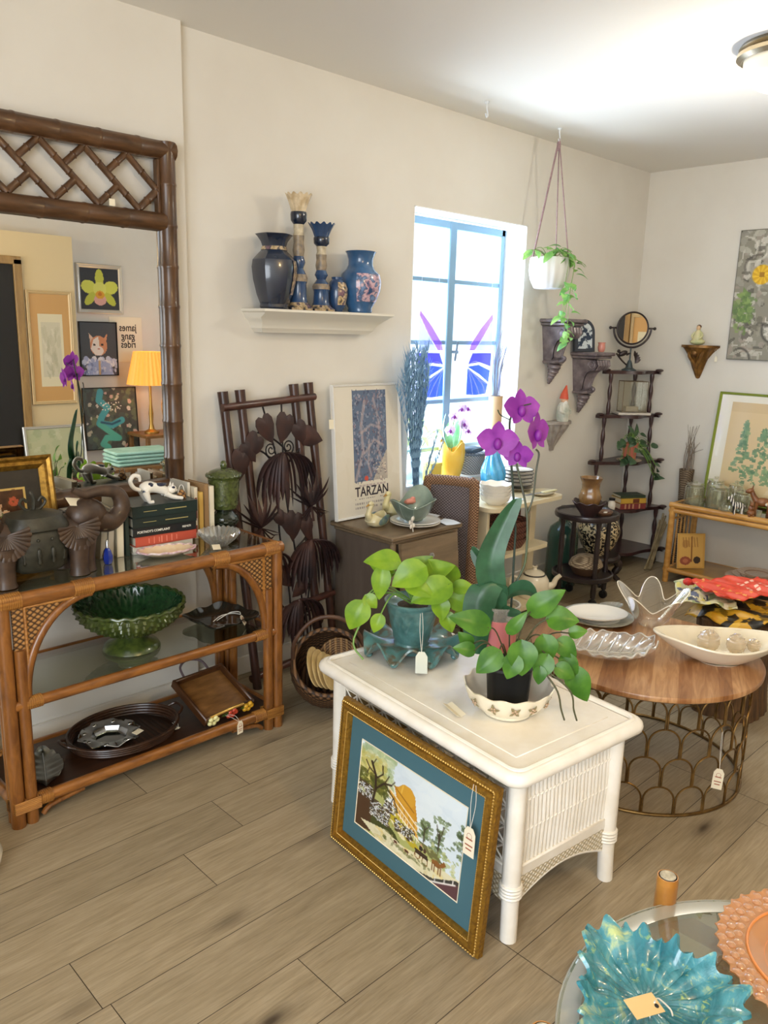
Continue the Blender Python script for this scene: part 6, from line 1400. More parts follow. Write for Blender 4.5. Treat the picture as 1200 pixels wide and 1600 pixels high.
# ------------------------------------------------------------------ right wall
def right_wall():
 t = thing('gilt_wall_bracket', 'bronze gilt shell wall bracket with a small figurine on the right wall', 'wall bracket', (5.40, 2.475, 1.56), -PI / 2)
 m_bz = mat('antique_bronze', '9a7038', .4, .55, col2='5c3e20', scale=22, bump=.5)
 b = MB(); n = 24; b.prism([(.13 * math.cos(PI + PI * k / n), .115 * math.sin(PI + PI * k / n)) for k in range(n + 1)], -.016, 0); b.build('shelf', m_bz, t)
 b = MB(); b.lathe([(0, -.225), (.012, -.22), (.02, -.2), (.04, -.15), (.062, -.09), (.085, -.05), (.112, -.016), (0, -.016)], 44, fn=lambda a, i, r, z: (r * (1 + .12 * math.cos(a * 8 + i)), z), a0=PI, a1=2 * PI)
 for s in (-1, 1): b.tube(bez([(s * .05, -.05, -.03), (s * .04, -.078, -.07), (s * .02, -.06, -.11), (0, -.045, -.15)], 5), .012, 8)
 b.ell((0, -.085, -.05), (.022, .02, .03), 14, 10); b.build('shell_body', m_bz, t)
 tagpart(t, (.115, -.03, -.02), (.125, -.035, -.075), m_card, m_string, (.016, .03), (0, 0, .2))
 t = thing('cherub_figurine', 'cream and pale green figurine seated on the gilt wall bracket', 'figurine', (5.335, 2.475, 1.5605), -PI / 2)
 m_f = mat('cream_figure', 'd9d0a4', .4, col2='b7bf8a', scale=14)
 b = MB(); b.ell((0, 0, .022), (.05, .035, .022), 18, 10); b.lathe([(.03, .02), (.03, .05), (.022, .085), (.012, .1), (0, .1)], 20); b.build('robe', m_f, t); b = MB(); b.ell((0, -.004, .112), (.014, .014, .017), 14, 10); b.build('head', mat('figure_skin', 'd8b48c', .5), t); b = MB(); b.ell((0, .003, .121), (.0155, .014, .013), 12, 8); b.build('hair', mat('brown_hair', '5e4030', .6), t)
 b = MB()
 for s in (-1, 1): b.tube(bez([(s * .02, -.005, .085), (s * .036, -.015, .06), (s * .02, -.028, .042)], 4), .007, 7)
 b.build('arms', m_f, t)
 # tall botanical canvas
 t = thing('botanical_picture', 'large grey green botanical painting with a yellow flower high on the right wall', 'painting', (5.385, 1.86, 1.88), -PI / 2)
 c = Canvas(110, 106, '8d8a7c'); r = np.random.RandomState(9)
 for _ in range(520):
  x, y = r.uniform(0, 1), r.uniform(0, 1); c.ell(x, y, r.uniform(.01, .06), r.uniform(.006, .03), ['a3a094', 'bcb9ac', '6a665a', 'd2cec2', '55524a', '8f8b7a', 'a4988c', 'dcd8ce'][r.randint(8)], .65, r.uniform(0, 3.1))
 for _ in range(26):
  x, y = r.uniform(0, 1), r.uniform(0, 1); a = r.uniform(0, 6.28); pts = [(x + .16 * k / 8 * math.cos(a + k * .15), y + .16 * k / 8 * math.sin(a + k * .15)) for k in range(9)]; c.line(pts, .008, ['3c3a36', 'd8d4c8', '56504a'][r.randint(3)], .7)
 for _ in range(90): c.ell(.09 + r.normal() * .035, .6 + r.normal() * .07, r.uniform(.01, .03), r.uniform(.01, .025), ['6f8a4e', '86a05c', '5c7844'][r.randint(3)], .7, r.uniform(0, 3))
 for k in range(30):
  a = k / 30 * 6.283; c.line([(.19, .34), (.19 + .062 * math.cos(a), .34 + .066 * math.sin(a))], .010, ['e0b322', 'd09e18', 'edc63a'][k % 3])
 c.ell(.19, .34, .02, .022, 'a87a1a')
 c.mesh('painting', art_mat('botanical_paint', .6), .84, .80, t, Matrix.Translation((0, -.013, 0)))
 b = MB(); b.box((0, 0, 0), (.85, .024, .81), .002); b.build('stretcher', mat('canvas_edge', '6a675c', .7), t)
 # green framed print leaning on the rattan shelf
 t = thing('green_framed_print', 'green leaf print in a thin lime green frame leaning above the rattan rack', 'framed print', (5.325, 1.90, .905), 0, rot=(math.radians(-8), 0, -PI / 2))
 frame_parts(t, .78, .72, .016, .022, mat('lime_frame', '8a9a3c', .4))
 c = Canvas(96, 88, 'e2dccb'); c.rect(.1, .07, .9, .93, 'd2b98a'); r = np.random.RandomState(6); c.rect(.1, .07, .9, .16, 'cbb183')
 for (cx, cy, w_, h_) in ((.26, .55, .1, .3), (.42, .6, .14, .32), (.6, .62, .13, .3), (.74, .58, .1, .28)):
  for _ in range(90):
   v = r.rand(); c.ell(cx + (r.rand() - .5) * w_ * 2 * v, cy - h_ + v * h_ * 1.7, r.uniform(.01, .03), r.uniform(.008, .02), ['5f8458', '4c7450', '7a9a6a', '6c8c62'][r.randint(4)], .75, r.uniform(0, 3))
 for cx in (.2, .34, .5, .66): c.poly([(cx, .9), (cx + .05, .8), (cx + .1, .9)], 'd8c49a', .9)
 for k in range(5): c.line([(.72 + .02 * k * math.cos(k), .7 + .02 * k * math.sin(k)), (.74 + .02 * k, .72)], .006, '4c7450')
 c.mesh('print', art_mat('green_print', .4, .3), .755, .695, t, Matrix.Translation((0, -.008, 0)))
 b = MB(); b.box((0, -.003, 0), (.76, .006, .70)); b.build('backing', m_card, t)
right_wall()
m_rt = mat('light_rattan', 'cf9c52', .4, col2='b07c38', scale=7, stretch=(5, 1, 5), coat=.25)
def rattan_rack():
 x0, x1, y0, y1, z = 4.965, 5.355, 1.25, 2.375, .545
 t = thing('rattan_rack', 'light rattan two tier rack along the right wall holding glassware', 'shelf rack', ((x0 + x1) / 2, (y0 + y1) / 2, 0))
 hx, hy = (x1 - x0) / 2, (y1 - y0) / 2; r = .019
 for sx in (-1, 1):
  for sy in (-1, 1): b = MB(); b.tube([(sx * (hx - r), sy * (hy - r), 0), (sx * (hx - r), sy * (hy - r), z - .03)], r, 12); b.build('leg', m_rt, t)
  for zz, nm in ((z - .018, 'top_rail'), (z - .055, 'upper_rail'), (.085, 'lower_rail')): b = MB(); b.tube([(sx * (hx - r), -hy, zz), (sx * (hx - r), hy, zz)], r if zz > .5 else .016, 12); b.build(nm, m_rt, t)
 for sy in (-1, 1):
  for zz, nm in ((z - .018, 'end_rail'), (z - .055, 'end_rail'), (.085, 'end_rail'), (.43, 'end_rail')): b = MB(); b.tube([(-hx + r, sy * (hy - r), zz), (hx - r, sy * (hy - r), zz)], r * .95 if zz != .43 else .008, 12); b.build(nm, m_rt, t)
  b = MB()
  for k in range(1, 7): b.tube([(lerp(-hx, hx, k / 7), sy * (hy - r), .1), (lerp(-hx, hx, k / 7), sy * (hy - r), z - .06)], .006, 7)
  b.build('spindles', m_rt, t)
 b = MB(); b.box((0, 0, z - .009), (2 * hx - .05, 2 * hy - .05, .008), .002); b.build('glass_top', m_shelfglass, t)
 b = MB(); b.box((0, 0, .093), (2 * hx - .05, 2 * hy - .05, .01), .002); b.build('lower_board', mat('rack_board', 'a8813e', .3, col2='8a662c', scale=6, coat=.4), t)
 zt = z - .0045
 m_j = thin_glass('ribbed_jar_glass', 'f0f0e4', .03, 1, .34, .06)
 def jar(lbl, x, y, R, h):
  t = thing('glass_canister', lbl, 'jar', (x, y, zt), rnd.random(), 'glass canisters on the rattan rack')
  b = MB(); b.lathe([(0, 0), (R * .95, 0), (R, .006), (R, h * .78), (R * .85, h * .84), (R * .85, h * .9), (R * .78, h * .9), (R * .9, h * .76), (R * .9, .01), (0, .01)], 60, fn=lambda a, i, r, zz: (r * (1 + (.03 * math.cos(a * 20) if .005 < zz < h * .78 else 0)), zz)); b.build('jar_body', m_j, t)
  b = MB(); b.lathe([(0, h * .905), (R * .95, h * .905), (R * .98, h * .93), (R * .5, h * .985), (R * .2, h), (R * .28, h * 1.06), (0, h * 1.1)], 36); b.build('lid', m_j, t)
 jar('clear ribbed glass jar with a lid at the far left end of the rattan rack', 5.095, 2.27, .06, .14)
 jar('clear ribbed glass jar with a lid standing behind the others near the wall', 5.19, 2.175, .055, .17)
 jar('clear ribbed glass jar with a lid second from the left along the rack edge', 5.075, 2.10, .06, .15)
 jar('clear ribbed glass jar with a lid behind, beneath the green framed print', 5.185, 2.04, .05, .16)
 jar('clear ribbed glass jar with a lid nearest the animal figurines', 5.11, 1.96, .05, .13)
 t = thing('glass_ashtray', 'low clear glass dish at the front edge of the rattan rack', 'dish', (5.006, 2.018, zt)); b = MB(); b.lathe([(0, 0), (.035, 0), (.045, .012), (.047, .03), (.042, .03), (.036, .01), (0, .008)], 36); b.build('dish_body', m_j, t)
 def animal(lbl, nm, x, y, m, m2=None, s=1.0, rz=0, standing=True, ears=.02):
  t = thing(nm, lbl, 'figurine', (x, y, zt), rz); b = MB(); b.at((0, 0, 0), (0, 0, 0), (s, s, s))
  if standing:
   b.ell((0, 0, .055), (.034, .018, .02), 18, 12); b.tube(bez([(.026, 0, .06), (.04, 0, .082), (.046, 0, .098)], 4), [.015, .014, .013, .012, .012, .011, .011, .01, .01], 10); b.ell((.056, 0, .1), (.018, .01, .011), 12, 8, (0, .4, 0))
   for sx in (-1, 1):
    for sy in (-1, 1): b.tube([(sx * .023, sy * .01, .05), (sx * .025, sy * .01, .025), (sx * .024, sy * .01, 0)], [.009, .006, .006], 8)
   for sy in (-1, 1): b.tube([(.046, sy * .006, .106), (.044, sy * .009, .106 + ears)], [.004, .001], 6)
   b.tube([(-.032, 0, .06), (-.044, 0, .04)], [.004, .002], 6)
  else:
   b.ell((0, 0, .022), (.036, .024, .022), 18, 12); b.ell((.0, 0, .05), (.02, .018, .026), 16, 10); b.ell((.012, 0, .078), (.016, .013, .014), 12, 8)
   for sy in (-1, 1): b.tube([(.008, sy * .006, .088), (.002, sy * .009, .09 + ears)], [.005, .003], 7); b.ell((.026, sy * .012, .008), (.014, .008, .008), 10, 6)
   b.tube([(-.03, 0, .015), (-.046, .004, .022)], [.01, .006], 7)
  b.build('body', m, t)
 mz, nt, bs = _new('zebra_stripes'); bs.inputs['Roughness'].default_value = .4; w_ = _n(nt, 'ShaderNodeTexWave', Scale=22, Distortion=2.5, bands_direction='X'); nt.links.new(coords(nt), w_.inputs['Vector']); nt.links.new(ramp(nt, w_.outputs['Fac'], [(.45, hexc('1c1a1c')), (.55, hexc('ece6da'))]), bs.inputs['Base Color'])
 m_fx = mat('fox_brown', '8e5a30', .45, col2='6a3c1c', scale=20, coat=.3); m_rb = mat('rabbit_cream', 'ddcdb2', .45, col2='c9b291', scale=20)
 animal('small striped zebra figurine at the front edge of the rattan rack', 'zebra_figurine', 4.99, 1.935, mz, s=1.0, rz=2.2)
 animal('brown horse figurine standing behind the zebra', 'horse_figurine', 5.09, 1.83, m_fx, s=1.45, rz=2.0)
 animal('crouching brown fox figurine in front of the horse', 'fox_figurine', 4.998, 1.86, m_fx, s=.95, rz=-2.6, standing=False, ears=.012)
 animal('cream long eared rabbit figurine behind the fox', 'rabbit_figurine', 5.11, 1.725, m_rb, s=1.5, rz=2.4, standing=False, ears=.035)
 animal('spotted dog figurine at the right edge of the picture', 'dog_figurine', 5.0, 1.72, mat('dog_tan', 'b98a58', .45, col2='e2d6c2', scale=30), s=1.0, rz=2.6, ears=.006)
 t = thing('small_glass', 'tiny clear glass tumbler beside the rabbit figurine', 'glass', (4.995, 1.81, zt)); b = MB(); b.lathe([(0, 0), (.014, 0), (.018, .045), (.016, .045), (.012, .005), (0, .005)], 20); b.build('glass_body', m_j, t)
 # lower shelf
 t = thing('music_postcard', 'tan picture card with a drawn cello and red scroll propped on the lower rack shelf', 'card', (5.085, 2.245, .0985 + .119), 0, rot=(math.radians(-10), 0, math.radians(-40)))
 c = Canvas(44, 64, 'c79a4c'); c.rect(.06, .04, .94, .96, 'd0a558'); c.ell(.3, .78, .2, .12, '8f4a34'); c.ell(.3, .78, .1, .06, 'b06a4a'); c.ell(.72, .76, .13, .1, '3a2c24'); c.line([(.52, .1), (.52, .8)], .015, '7a4a22')
 for k in range(6): c.line([(.2 + .1 * k, .12), (.24 + .1 * k, .38)], .01, '8a5c2c', .8)
 c.ell(.3, .3, .13, .12, '9a6a34', .5)
 c.mesh('picture', art_mat('card_paint', .5), .19, .235, t, Matrix.Translation((0, -.0022, 0))); b = MB(); b.box((0, 0, 0), (.19, .004, .235)); b.build('card_stock', m_card, t)
 m_pk = thin_glass('pink_plate_glass', 'eed6bc', .03, 1, .3, .12)
 for i, (lbl, x, y, z_, R) in enumerate((('large pinkish glass plate lowest in the stack on the lower rack shelf', 5.15, 1.86, .0985, .16), ('pinkish glass plate in the middle of the stack on the lower rack shelf', 5.16, 1.84, .1165, .14), ('pinkish glass plate with a raised ring on top of the lower shelf stack', 5.16, 1.83, .1345, .12))):
  t = thing('glass_plate', lbl, 'plate', (x, y, z_), 0, 'pink glass plates'); b = MB(); b.lathe([(0, 0), (R * .6, 0), (R * .65, .004), (R, .014), (R, .017), (R * .62, .008), (0, .005)], 60, fn=lambda a, i_, r, zz: (r * (1 + (.02 * math.cos(a * 24) if r > R * .9 else 0)), zz)); b.build('plate_body', m_pk, t)
  b = MB(); b.tube([(R * .63 * math.cos(a), R * .63 * math.sin(a), .009) for a in np.linspace(0, 6.283, 41)[:-1]], .002, 5, closed=True); b.build('plate_ring', mat('ring_pink%d' % i, '8a6244', .4), t)
 t = thing('twig_vase', 'woven brown cone vase of bare twigs on the floor behind the rattan rack', 'vase', (5.315, 2.44, 0)); b = MB(); b.lathe([(0, 0), (.04, 0), (.045, .02), (.03, .3), (.042, .6), (.050, .72), (.044, .72), (.025, .35), (0, .3)], 24); b.build('vase_body', weave('brown_cone', '8a7860', '4a3a2a', 300, 400, 'X', .7), t)
 s = MB(); rr = random.Random(2)
 for k in range(20): a = rr.uniform(-1, 1); s.tube(bez([(a * .02, 0, .5), (a * .05, rr.uniform(-.03, .03), .78), (a * .1, rr.uniform(-.08, .06), rr.uniform(.85, 1.03))], 5), [.0025] * 8 + [.0012] * 3, 5)
 s.build('twigs', mat('bare_twigs', '8a7c6e', .8), t)
 t = thing('birch_sticks', 'bundle of pale peeled sticks leaning on the floor beside the rattan rack', 'sticks', (5.13, 2.56, 0)); b = MB(); rr = random.Random(6)
 for k in range(9):
  o = V((rr.uniform(-.03, .03), rr.uniform(-.02, .02), .006)); e = V((.19 + rr.uniform(-.03, .03), rr.uniform(-.04, .06), .36 + rr.uniform(-.05, .03))); b.tube(bez([o, (o + e) / 2 + V((rr.uniform(-.012, .012), 0, 0)), e], 5), .0065, 6)
 b.build('sticks', mat('peeled_stick', '9a8a66', .7, col2='6e5e44', scale=20), t)
rattan_rack()
# ------------------------------------------------------------------ white wicker table
m_ww = mat('white_rattan', 'f1ede4', .4, col2='e9e3d6', scale=12, coat=.15)
m_wk = weave('white_weave', 'ece5d6', 'bdb092', 330, 420, 'X', .55, .005, .9)
TX, TY, TR, TZ = 1.816, 1.450, math.radians(-6), .525
def tw(x, y, z=TZ):
 return (TX + x * math.cos(TR) - y * math.sin(TR), TY + x * math.sin(TR) + y * math.cos(TR), z)
def white_table():
 t = thing('white_wicker_table', 'white painted wicker table with slatted ends in the middle of the room', 'table', (TX, TY, 0), TR)
 hx, hy = .26, .44
 b = MB(); b.box((0, 0, TZ - .018), (2 * hx - .04, 2 * hy - .04, .03), .004); b.box((0, 0, TZ - .004), (2 * hx - .13, 2 * hy - .13, .006), .002); b.build('top_board', m_ww, t)
 b = MB(); c = .03; P = []
 for (qx, qy, a0) in ((hx - c, -hy + c, -PI / 2), (hx - c, hy - c, 0), (-hx + c, hy - c, PI / 2), (-hx + c, -hy + c, PI)):
  for k in range(6): a = a0 + PI / 2 * k / 5; P.append((qx + c * math.cos(a) - .0, qy + c * math.sin(a), TZ - .019))
 b.tube(P, .021, 12, closed=True); P2 = [(x * .965, y * .98, TZ - .003) for x, y, z in P]; b.tube(P2, .009, 8, closed=True); b.build('rattan_edge', m_ww, t)
 for sx in (-1, 1):
  for sy in (-1, 1):
   x, y = sx * (hx - .052), sy * (hy - .042)
   b = MB(); b.tube([(x, y, TZ - .03), (x, y, .16), (x + sx * .001, y + sy * .002, .10), (x + sx * .004, y + sy * .006, .0)], [.026, .026, .024, .023], 14); l = b.build('leg', m_ww, t)
   w_ = MB()
   for z in (.135, .145, .155, .165): w_.tube([(x + .027 * math.cos(a), y + .027 * math.sin(a), z) for a in np.linspace(0, 6.283, 17)[:-1]], .005, 6, closed=True)
   w_.build('cane_binding', m_ww, l)
 for sy in (-1, 1):
  y = sy * (hy - .042); b = MB(); n = 23
  for k in range(n):
   x = lerp(-hx + .082, hx - .082, k / (n - 1)); b.tube([(x, y - sy * .004, .20), (x, y + sy * .001 * (k % 2), .33), (x, y - sy * .004, TZ - .03)], .0066, 8)
  b.build('slat_panel', m_ww, t)
  b = MB(); b.box((0, y - sy * .016, .35), (2 * hx - .15, .004, .30)); b.build('gap_shade_panel', mat('gap_shade_tan', '8d7850', .7) if sy < 0 else bpy.data.materials['gap_shade_tan'], t, smooth=False)  # tan sheet added behind the slats to paint the shade between them
  for z in (.315, .405):
   b = MB()
   for k in range(n): x = lerp(-hx + .082, hx - .082, k / (n - 1)); b.tube([(x - .005, y + sy * .004, z - .003), (x, y + sy * .0062, z), (x + .005, y + sy * .004, z + .003)], .0022, 5)
   b.build('binding_row', m_ww, t)
  b = MB(); b.box((0, y, .195), (2 * hx - .13, .016, .035), .004); b.build('end_rail', m_ww, t)
  b = MB(); n = 20; arch = [(lerp(-hx + .05, hx - .05, k / n), .095 + .055 * math.sin(PI * k / n)) for k in range(n + 1)]
  b.prism(arch + [(hx - .05, .182), (-hx + .05, .182)], y - .006, y + .006, 'XZ'); b.build('woven_apron', m_wk, t, smooth=False)
  b = MB(); b.tube([(x, y, z) for x, z in arch], .007, 8); b.build('apron_edge', m_ww, t)
 for sx in (-1, 1):
  x = sx * (hx - .052); b = MB(); L = hy - .072; s = .062
  ny = int(2 * L / s); nz = 5; z0, z1 = .215, TZ - .035
  for j in range(nz + 1): z = lerp(z0, z1, j / nz); b.tube([(x, -L, z), (x, L, z)], .003, 5)
  for i in range(ny + 1): y = lerp(-L, L, i / ny); b.tube([(x + sx * .004, y, z0), (x + sx * .004, y, z1)], .0035, 5)
  for i in range(ny):
   for j in range(nz):
    ya, yb = lerp(-L, L, i / ny), lerp(-L, L, (i + 1) / ny); za, zb = lerp(z0, z1, j / nz), lerp(z0, z1, (j + 1) / nz)
    b.tube([(x, ya, za), (x, yb, zb)], .003, 4, caps=False); b.tube([(x, yb, za), (x, ya, zb)], .003, 4, caps=False)
  b.build('open_weave_panel', m_ww, t)
  b = MB(); b.box((x, 0, .195), (.016, 2 * hy - .10, .035), .004); b.build('side_rail', m_ww, t)
  b = MB(); n = 24; arch = [(lerp(-hy + .05, hy - .05, k / n), .095 + .055 * math.sin(PI * k / n)) for k in range(n + 1)]
  b.prism(arch + [(hy - .05, .182), (-hy + .05, .182)], x - .006, x + .006, 'YZ'); b.build('woven_apron', weave('white_weave_side', 'e6dcc6', 'b5a684', 330, 420, 'Y', .55, .005, .9) if sx < 0 else bpy.data.materials['white_weave_side'], t, smooth=False)
white_table()
def landscape():
 m_g2 = mat('gilt_frame', 'a9802f', .36, .7, col2='87642a', scale=90, bump=.5, bdist=.004)
 t = thing('framed_landscape', 'gold framed country landscape with a carriage leaning against the white wicker table', 'framed painting', (1.508, 1.400, .2405), 0, rot=(math.radians(-5), 0, math.radians(-94.8)))
 W, H = .655, .478
 fr = frame_parts(t, W, H, .043, .034, m_g2, prof=[(0, 0), (0, -.018), (.006, -.026), (.013, -.024), (.018, -.032), (.026, -.034), (.031, -.024), (.036, -.026), (.043, -.012), (.043, 0)])
 b = MB()
 def beads(x0, z0, x1, z1, n, y, r):
  for k in range(n): x, z = lerp(x0, x1, (k + .5) / n), lerp(z0, z1, (k + .5) / n); b.ell((x, y, z), (r if abs(z1 - z0) < .01 else r * .7, r * .6, r if abs(z1 - z0) > .01 else r * .7), 6, 4)
 for i, (ins, y, r, n) in enumerate(((.007, -.027, .0042, 70), (.034, -.026, .003, 90))):
  w_, h_ = W / 2 - ins, H / 2 - ins
  for sgn in (-1, 1): beads(-w_, sgn * h_, w_, sgn * h_, n, y, r); beads(sgn * w_, -h_, sgn * w_, h_, int(n * .78), y, r)
 b.build('rope_beading', m_gold_lt, fr)
 b = MB(); b.box((0, -.003, 0), (W - .02, .006, H - .02)); b.build('backing', m_darkwood, t)
 IW, IH = W - .086, H - .086
 b = MB(); b.box((0, -.008, 0), (IW, .003, IH)); b.build('mat_board', mat('teal_mat', '416874', .6), t)
 c = Canvas(150, 104, 'd6e2ea'); r = c.r
 c.blobs(60, 0, 0, 1, .45, .05, .2, ['d8e4ec', 'cad8e2', 'e0e9ec'], .35)
 c.blobs(170, 0, 0, .34, .42, .02, .06, ['a9bb8a', 'c2cc9c', '93a878', 'b8c8a8', 'd8d8b0'], .5)
 c.blobs(120, -.02, .1, .26, .5, .02, .06, ['d8cf88', 'c4b866', 'b0aa58', '9a9a48'], .5)
 c.blobs(130, -.02, .32, .3, .55, .015, .04, ['4e5420', '3e4618', '6a6a2a', '5c6024'], .7)
 c.poly([(0, .5), (.2, .48), (.4, .56), (.62, .66), (.75, .76), (1, .85), (1, 1), (0, 1)], 'a9ad6a')
 c.poly([(0, .66), (.12, .63), (.4, .78), (.5, .9), (.1, .98), (0, .96)], '40471f'); c.poly([(0, .62), (.16, .6), (.16, .98), (0, 1)], '4a3220')
 c.poly([(.30, .52), (.45, .58), (.66, .78), (.56, .80), (.42, .68), (.3, .64)], 'b7a52c'); c.blobs(40, .3, .54, .6, .76, .01, .03, ['c6b336', 'a89826', 'd0c050'], .5)
 c.poly([(.06, .9), (.3, .83), (.5, .86), (.7, .80), (1, .78), (1, .96), (.6, 1), (.25, 1)], 'ded7b4'); c.blobs(50, .2, .84, .98, .99, .01, .04, ['e8e2c8', 'd2caa0', 'c8b882', 'e0c878'], .5)
 c.poly([(.34, .66), (.44, .68), (.52, .78), (.47, .79)], 'e6dcae')
 # house
 c.poly([(.36, .28), (.45, .22), (.56, .28), (.60, .5), (.42, .5)], 'c98f28'); c.ell(.48, .3, .085, .11, 'd09a30'); c.poly([(.30, .32), (.6, .52), (.62, .66), (.4, .56)], 'd39d34')
 for k in range(6): c.line([(.32 + .05 * k, .36 + .035 * k), (.33 + .05 * k, .44 + .038 * k)], .006, '9a6a1c')
 for d in (0, .07, .14): c.line([(.3, .33 + d), (.63, .56 + d * .9)], .007, 'efe9da')
 for k in range(9): c.line([(.42 + .024 * k, .50 + .018 * k), (.42 + .024 * k, .57 + .018 * k)], .004, 'f2eee2')
 c.line([(.44, .22), (.43, .3)], .008, 'e2b64a'); c.line([(.36, .28), (.56, .42)], .006, '8a5a18')
 # hedges with white flowers
 for (x0, y0, x1, y1, n) in ((-.02, .46, .16, .62, 130), (.14, .58, .34, .78, 200), (.28, .5, .4, .6, 60), (.4, .62, .58, .74, 90)):
  c.blobs(n // 2, x0, y0, x1, y1, .012, .03, ['4a3a2a', '54452c', '3c3a24'], .8); c.blobs(n, x0, y0, x1, y1, .004, .010, ['dfe2e4', 'c8d0d8', 'a8b0c0', 'e8e4d8'], .9)
 # bare tree on the left
 for pts, w_ in (([(.16, .62), (.18, .45), (.17, .3), (.12, .18)], .016), ([(.18, .45), (.26, .33), (.33, .3)], .010), ([(.17, .34), (.24, .24), (.23, .15)], .008), ([(.17, .3), (.1, .26), (.06, .2)], .008), ([(.26, .33), (.36, .42), (.4, .5)], .007), ([(.26, .34), (.3, .22)], .006), ([(.13, .2), (.16, .12)], .005), ([(.33, .3), (.36, .24)], .005), ([(.36, .42), (.34, .5)], .005), ([(.1, .26), (.08, .34)], .005)): c.line(pts, w_, '2e2018')
 for cx, h_, w_, y in ((.67, .2, .05, .62), (.80, .38, .085, .66), (1.0, .34, .08, .56)):
  for _ in range(70): v = r.rand(); c.ell(cx + r.normal() * w_ * .45, y - v * h_, r.uniform(.008, .022), r.uniform(.01, .022), ['4e6236', '64784a', '3c5030', '84946a'][r.randint(4)], .6)
  c.line([(cx, y + .03), (cx, y - h_ * .6)], .007, '33281c'); c.line([(cx, y - .1), (cx + .03, y - h_ * .8)], .005, '33281c'); c.line([(cx, y - .12), (cx - .03, y - h_ * .75)], .005, '33281c')
 c.poly([(.62, .66), (.78, .66), (.86, .74), (.74, .76)], '6a6a40'); c.blobs(30, .72, .6, .98, .8, .01, .03, ['a8b06a', '8e9c58', 'c6c88a'], .6)
 # carriage, horse, dogs
 c.ell(.63, .83, .028, .042, '8a6a3a'); c.ell(.63, .83, .020, .032, 'd8d0b0'); c.ell(.70, .845, .03, .045, '8a6a3a'); c.ell(.70, .845, .022, .034, 'd8d0b0'); c.poly([(.6, .77), (.72, .77), (.73, .82), (.61, .82)], '3a2c22'); c.ell(.655, .735, .016, .03, '2a2020'); c.ell(.69, .735, .014, .028, '4a3026'); c.ell(.655, .70, .01, .014, 'c09a78')
 c.ell(.80, .775, .045, .032, '8a5a2c'); c.poly([(.83, .75), (.86, .7), (.885, .73), (.85, .78)], '8a5a2c')
 for x in (.765, .785, .82, .84): c.line([(x, .79), (x, .87)], .006, '6a421e')
 for x, y in ((.42, .87), (.53, .88)): c.ell(x, y, .022, .014, '5a3426'); c.line([(x - .01, y), (x - .012, y + .03)], .004, '5a3426'); c.line([(x + .012, y), (x + .014, y + .03)], .004, '5a3426')
 c.blobs(30, .3, .86, .75, .93, .008, .03, ['6a7040', '8a8a54', '5a6034'], .5)
 # dark corner with a white fence
 c.poly([(.62, 1), (.78, .95), (.97, .80), (1, .80), (1, 1)], '3a3a36'); c.poly([(.78, 1), (.97, .84), (1, .83), (1, 1)], '5a3a40')
 c.line([(.76, 1), (.86, .93), (.97, .85)], .008, 'e6e2dc')
 for x, y in ((.8, .96), (.88, .91), (.95, .86)): c.line([(x, y), (x, y - .04)], .006, 'e6e2dc')
 c.mesh('landscape_painting', art_mat('landscape_paint', .4, .25), IW - .115, IH - .115, t, Matrix.Translation((0, -.0105, 0)))
 b = MB(); w_, h_ = (IW - .115) / 2, (IH - .115) / 2; b.tube([(-w_, -.0105, -h_), (w_, -.0105, -h_), (w_, -.0105, h_), (-w_, -.0105, h_)], .0022, 4, closed=True); b.build('mat_bevel', mat('cream_bevel', 'e9dfc4', .5), t)
 tagpart(t, (.262, -.036, .228), (.266, -.038, .105), m_card, m_string, (.038, .075), (.05, 0, .04), mark=m_print)
landscape()
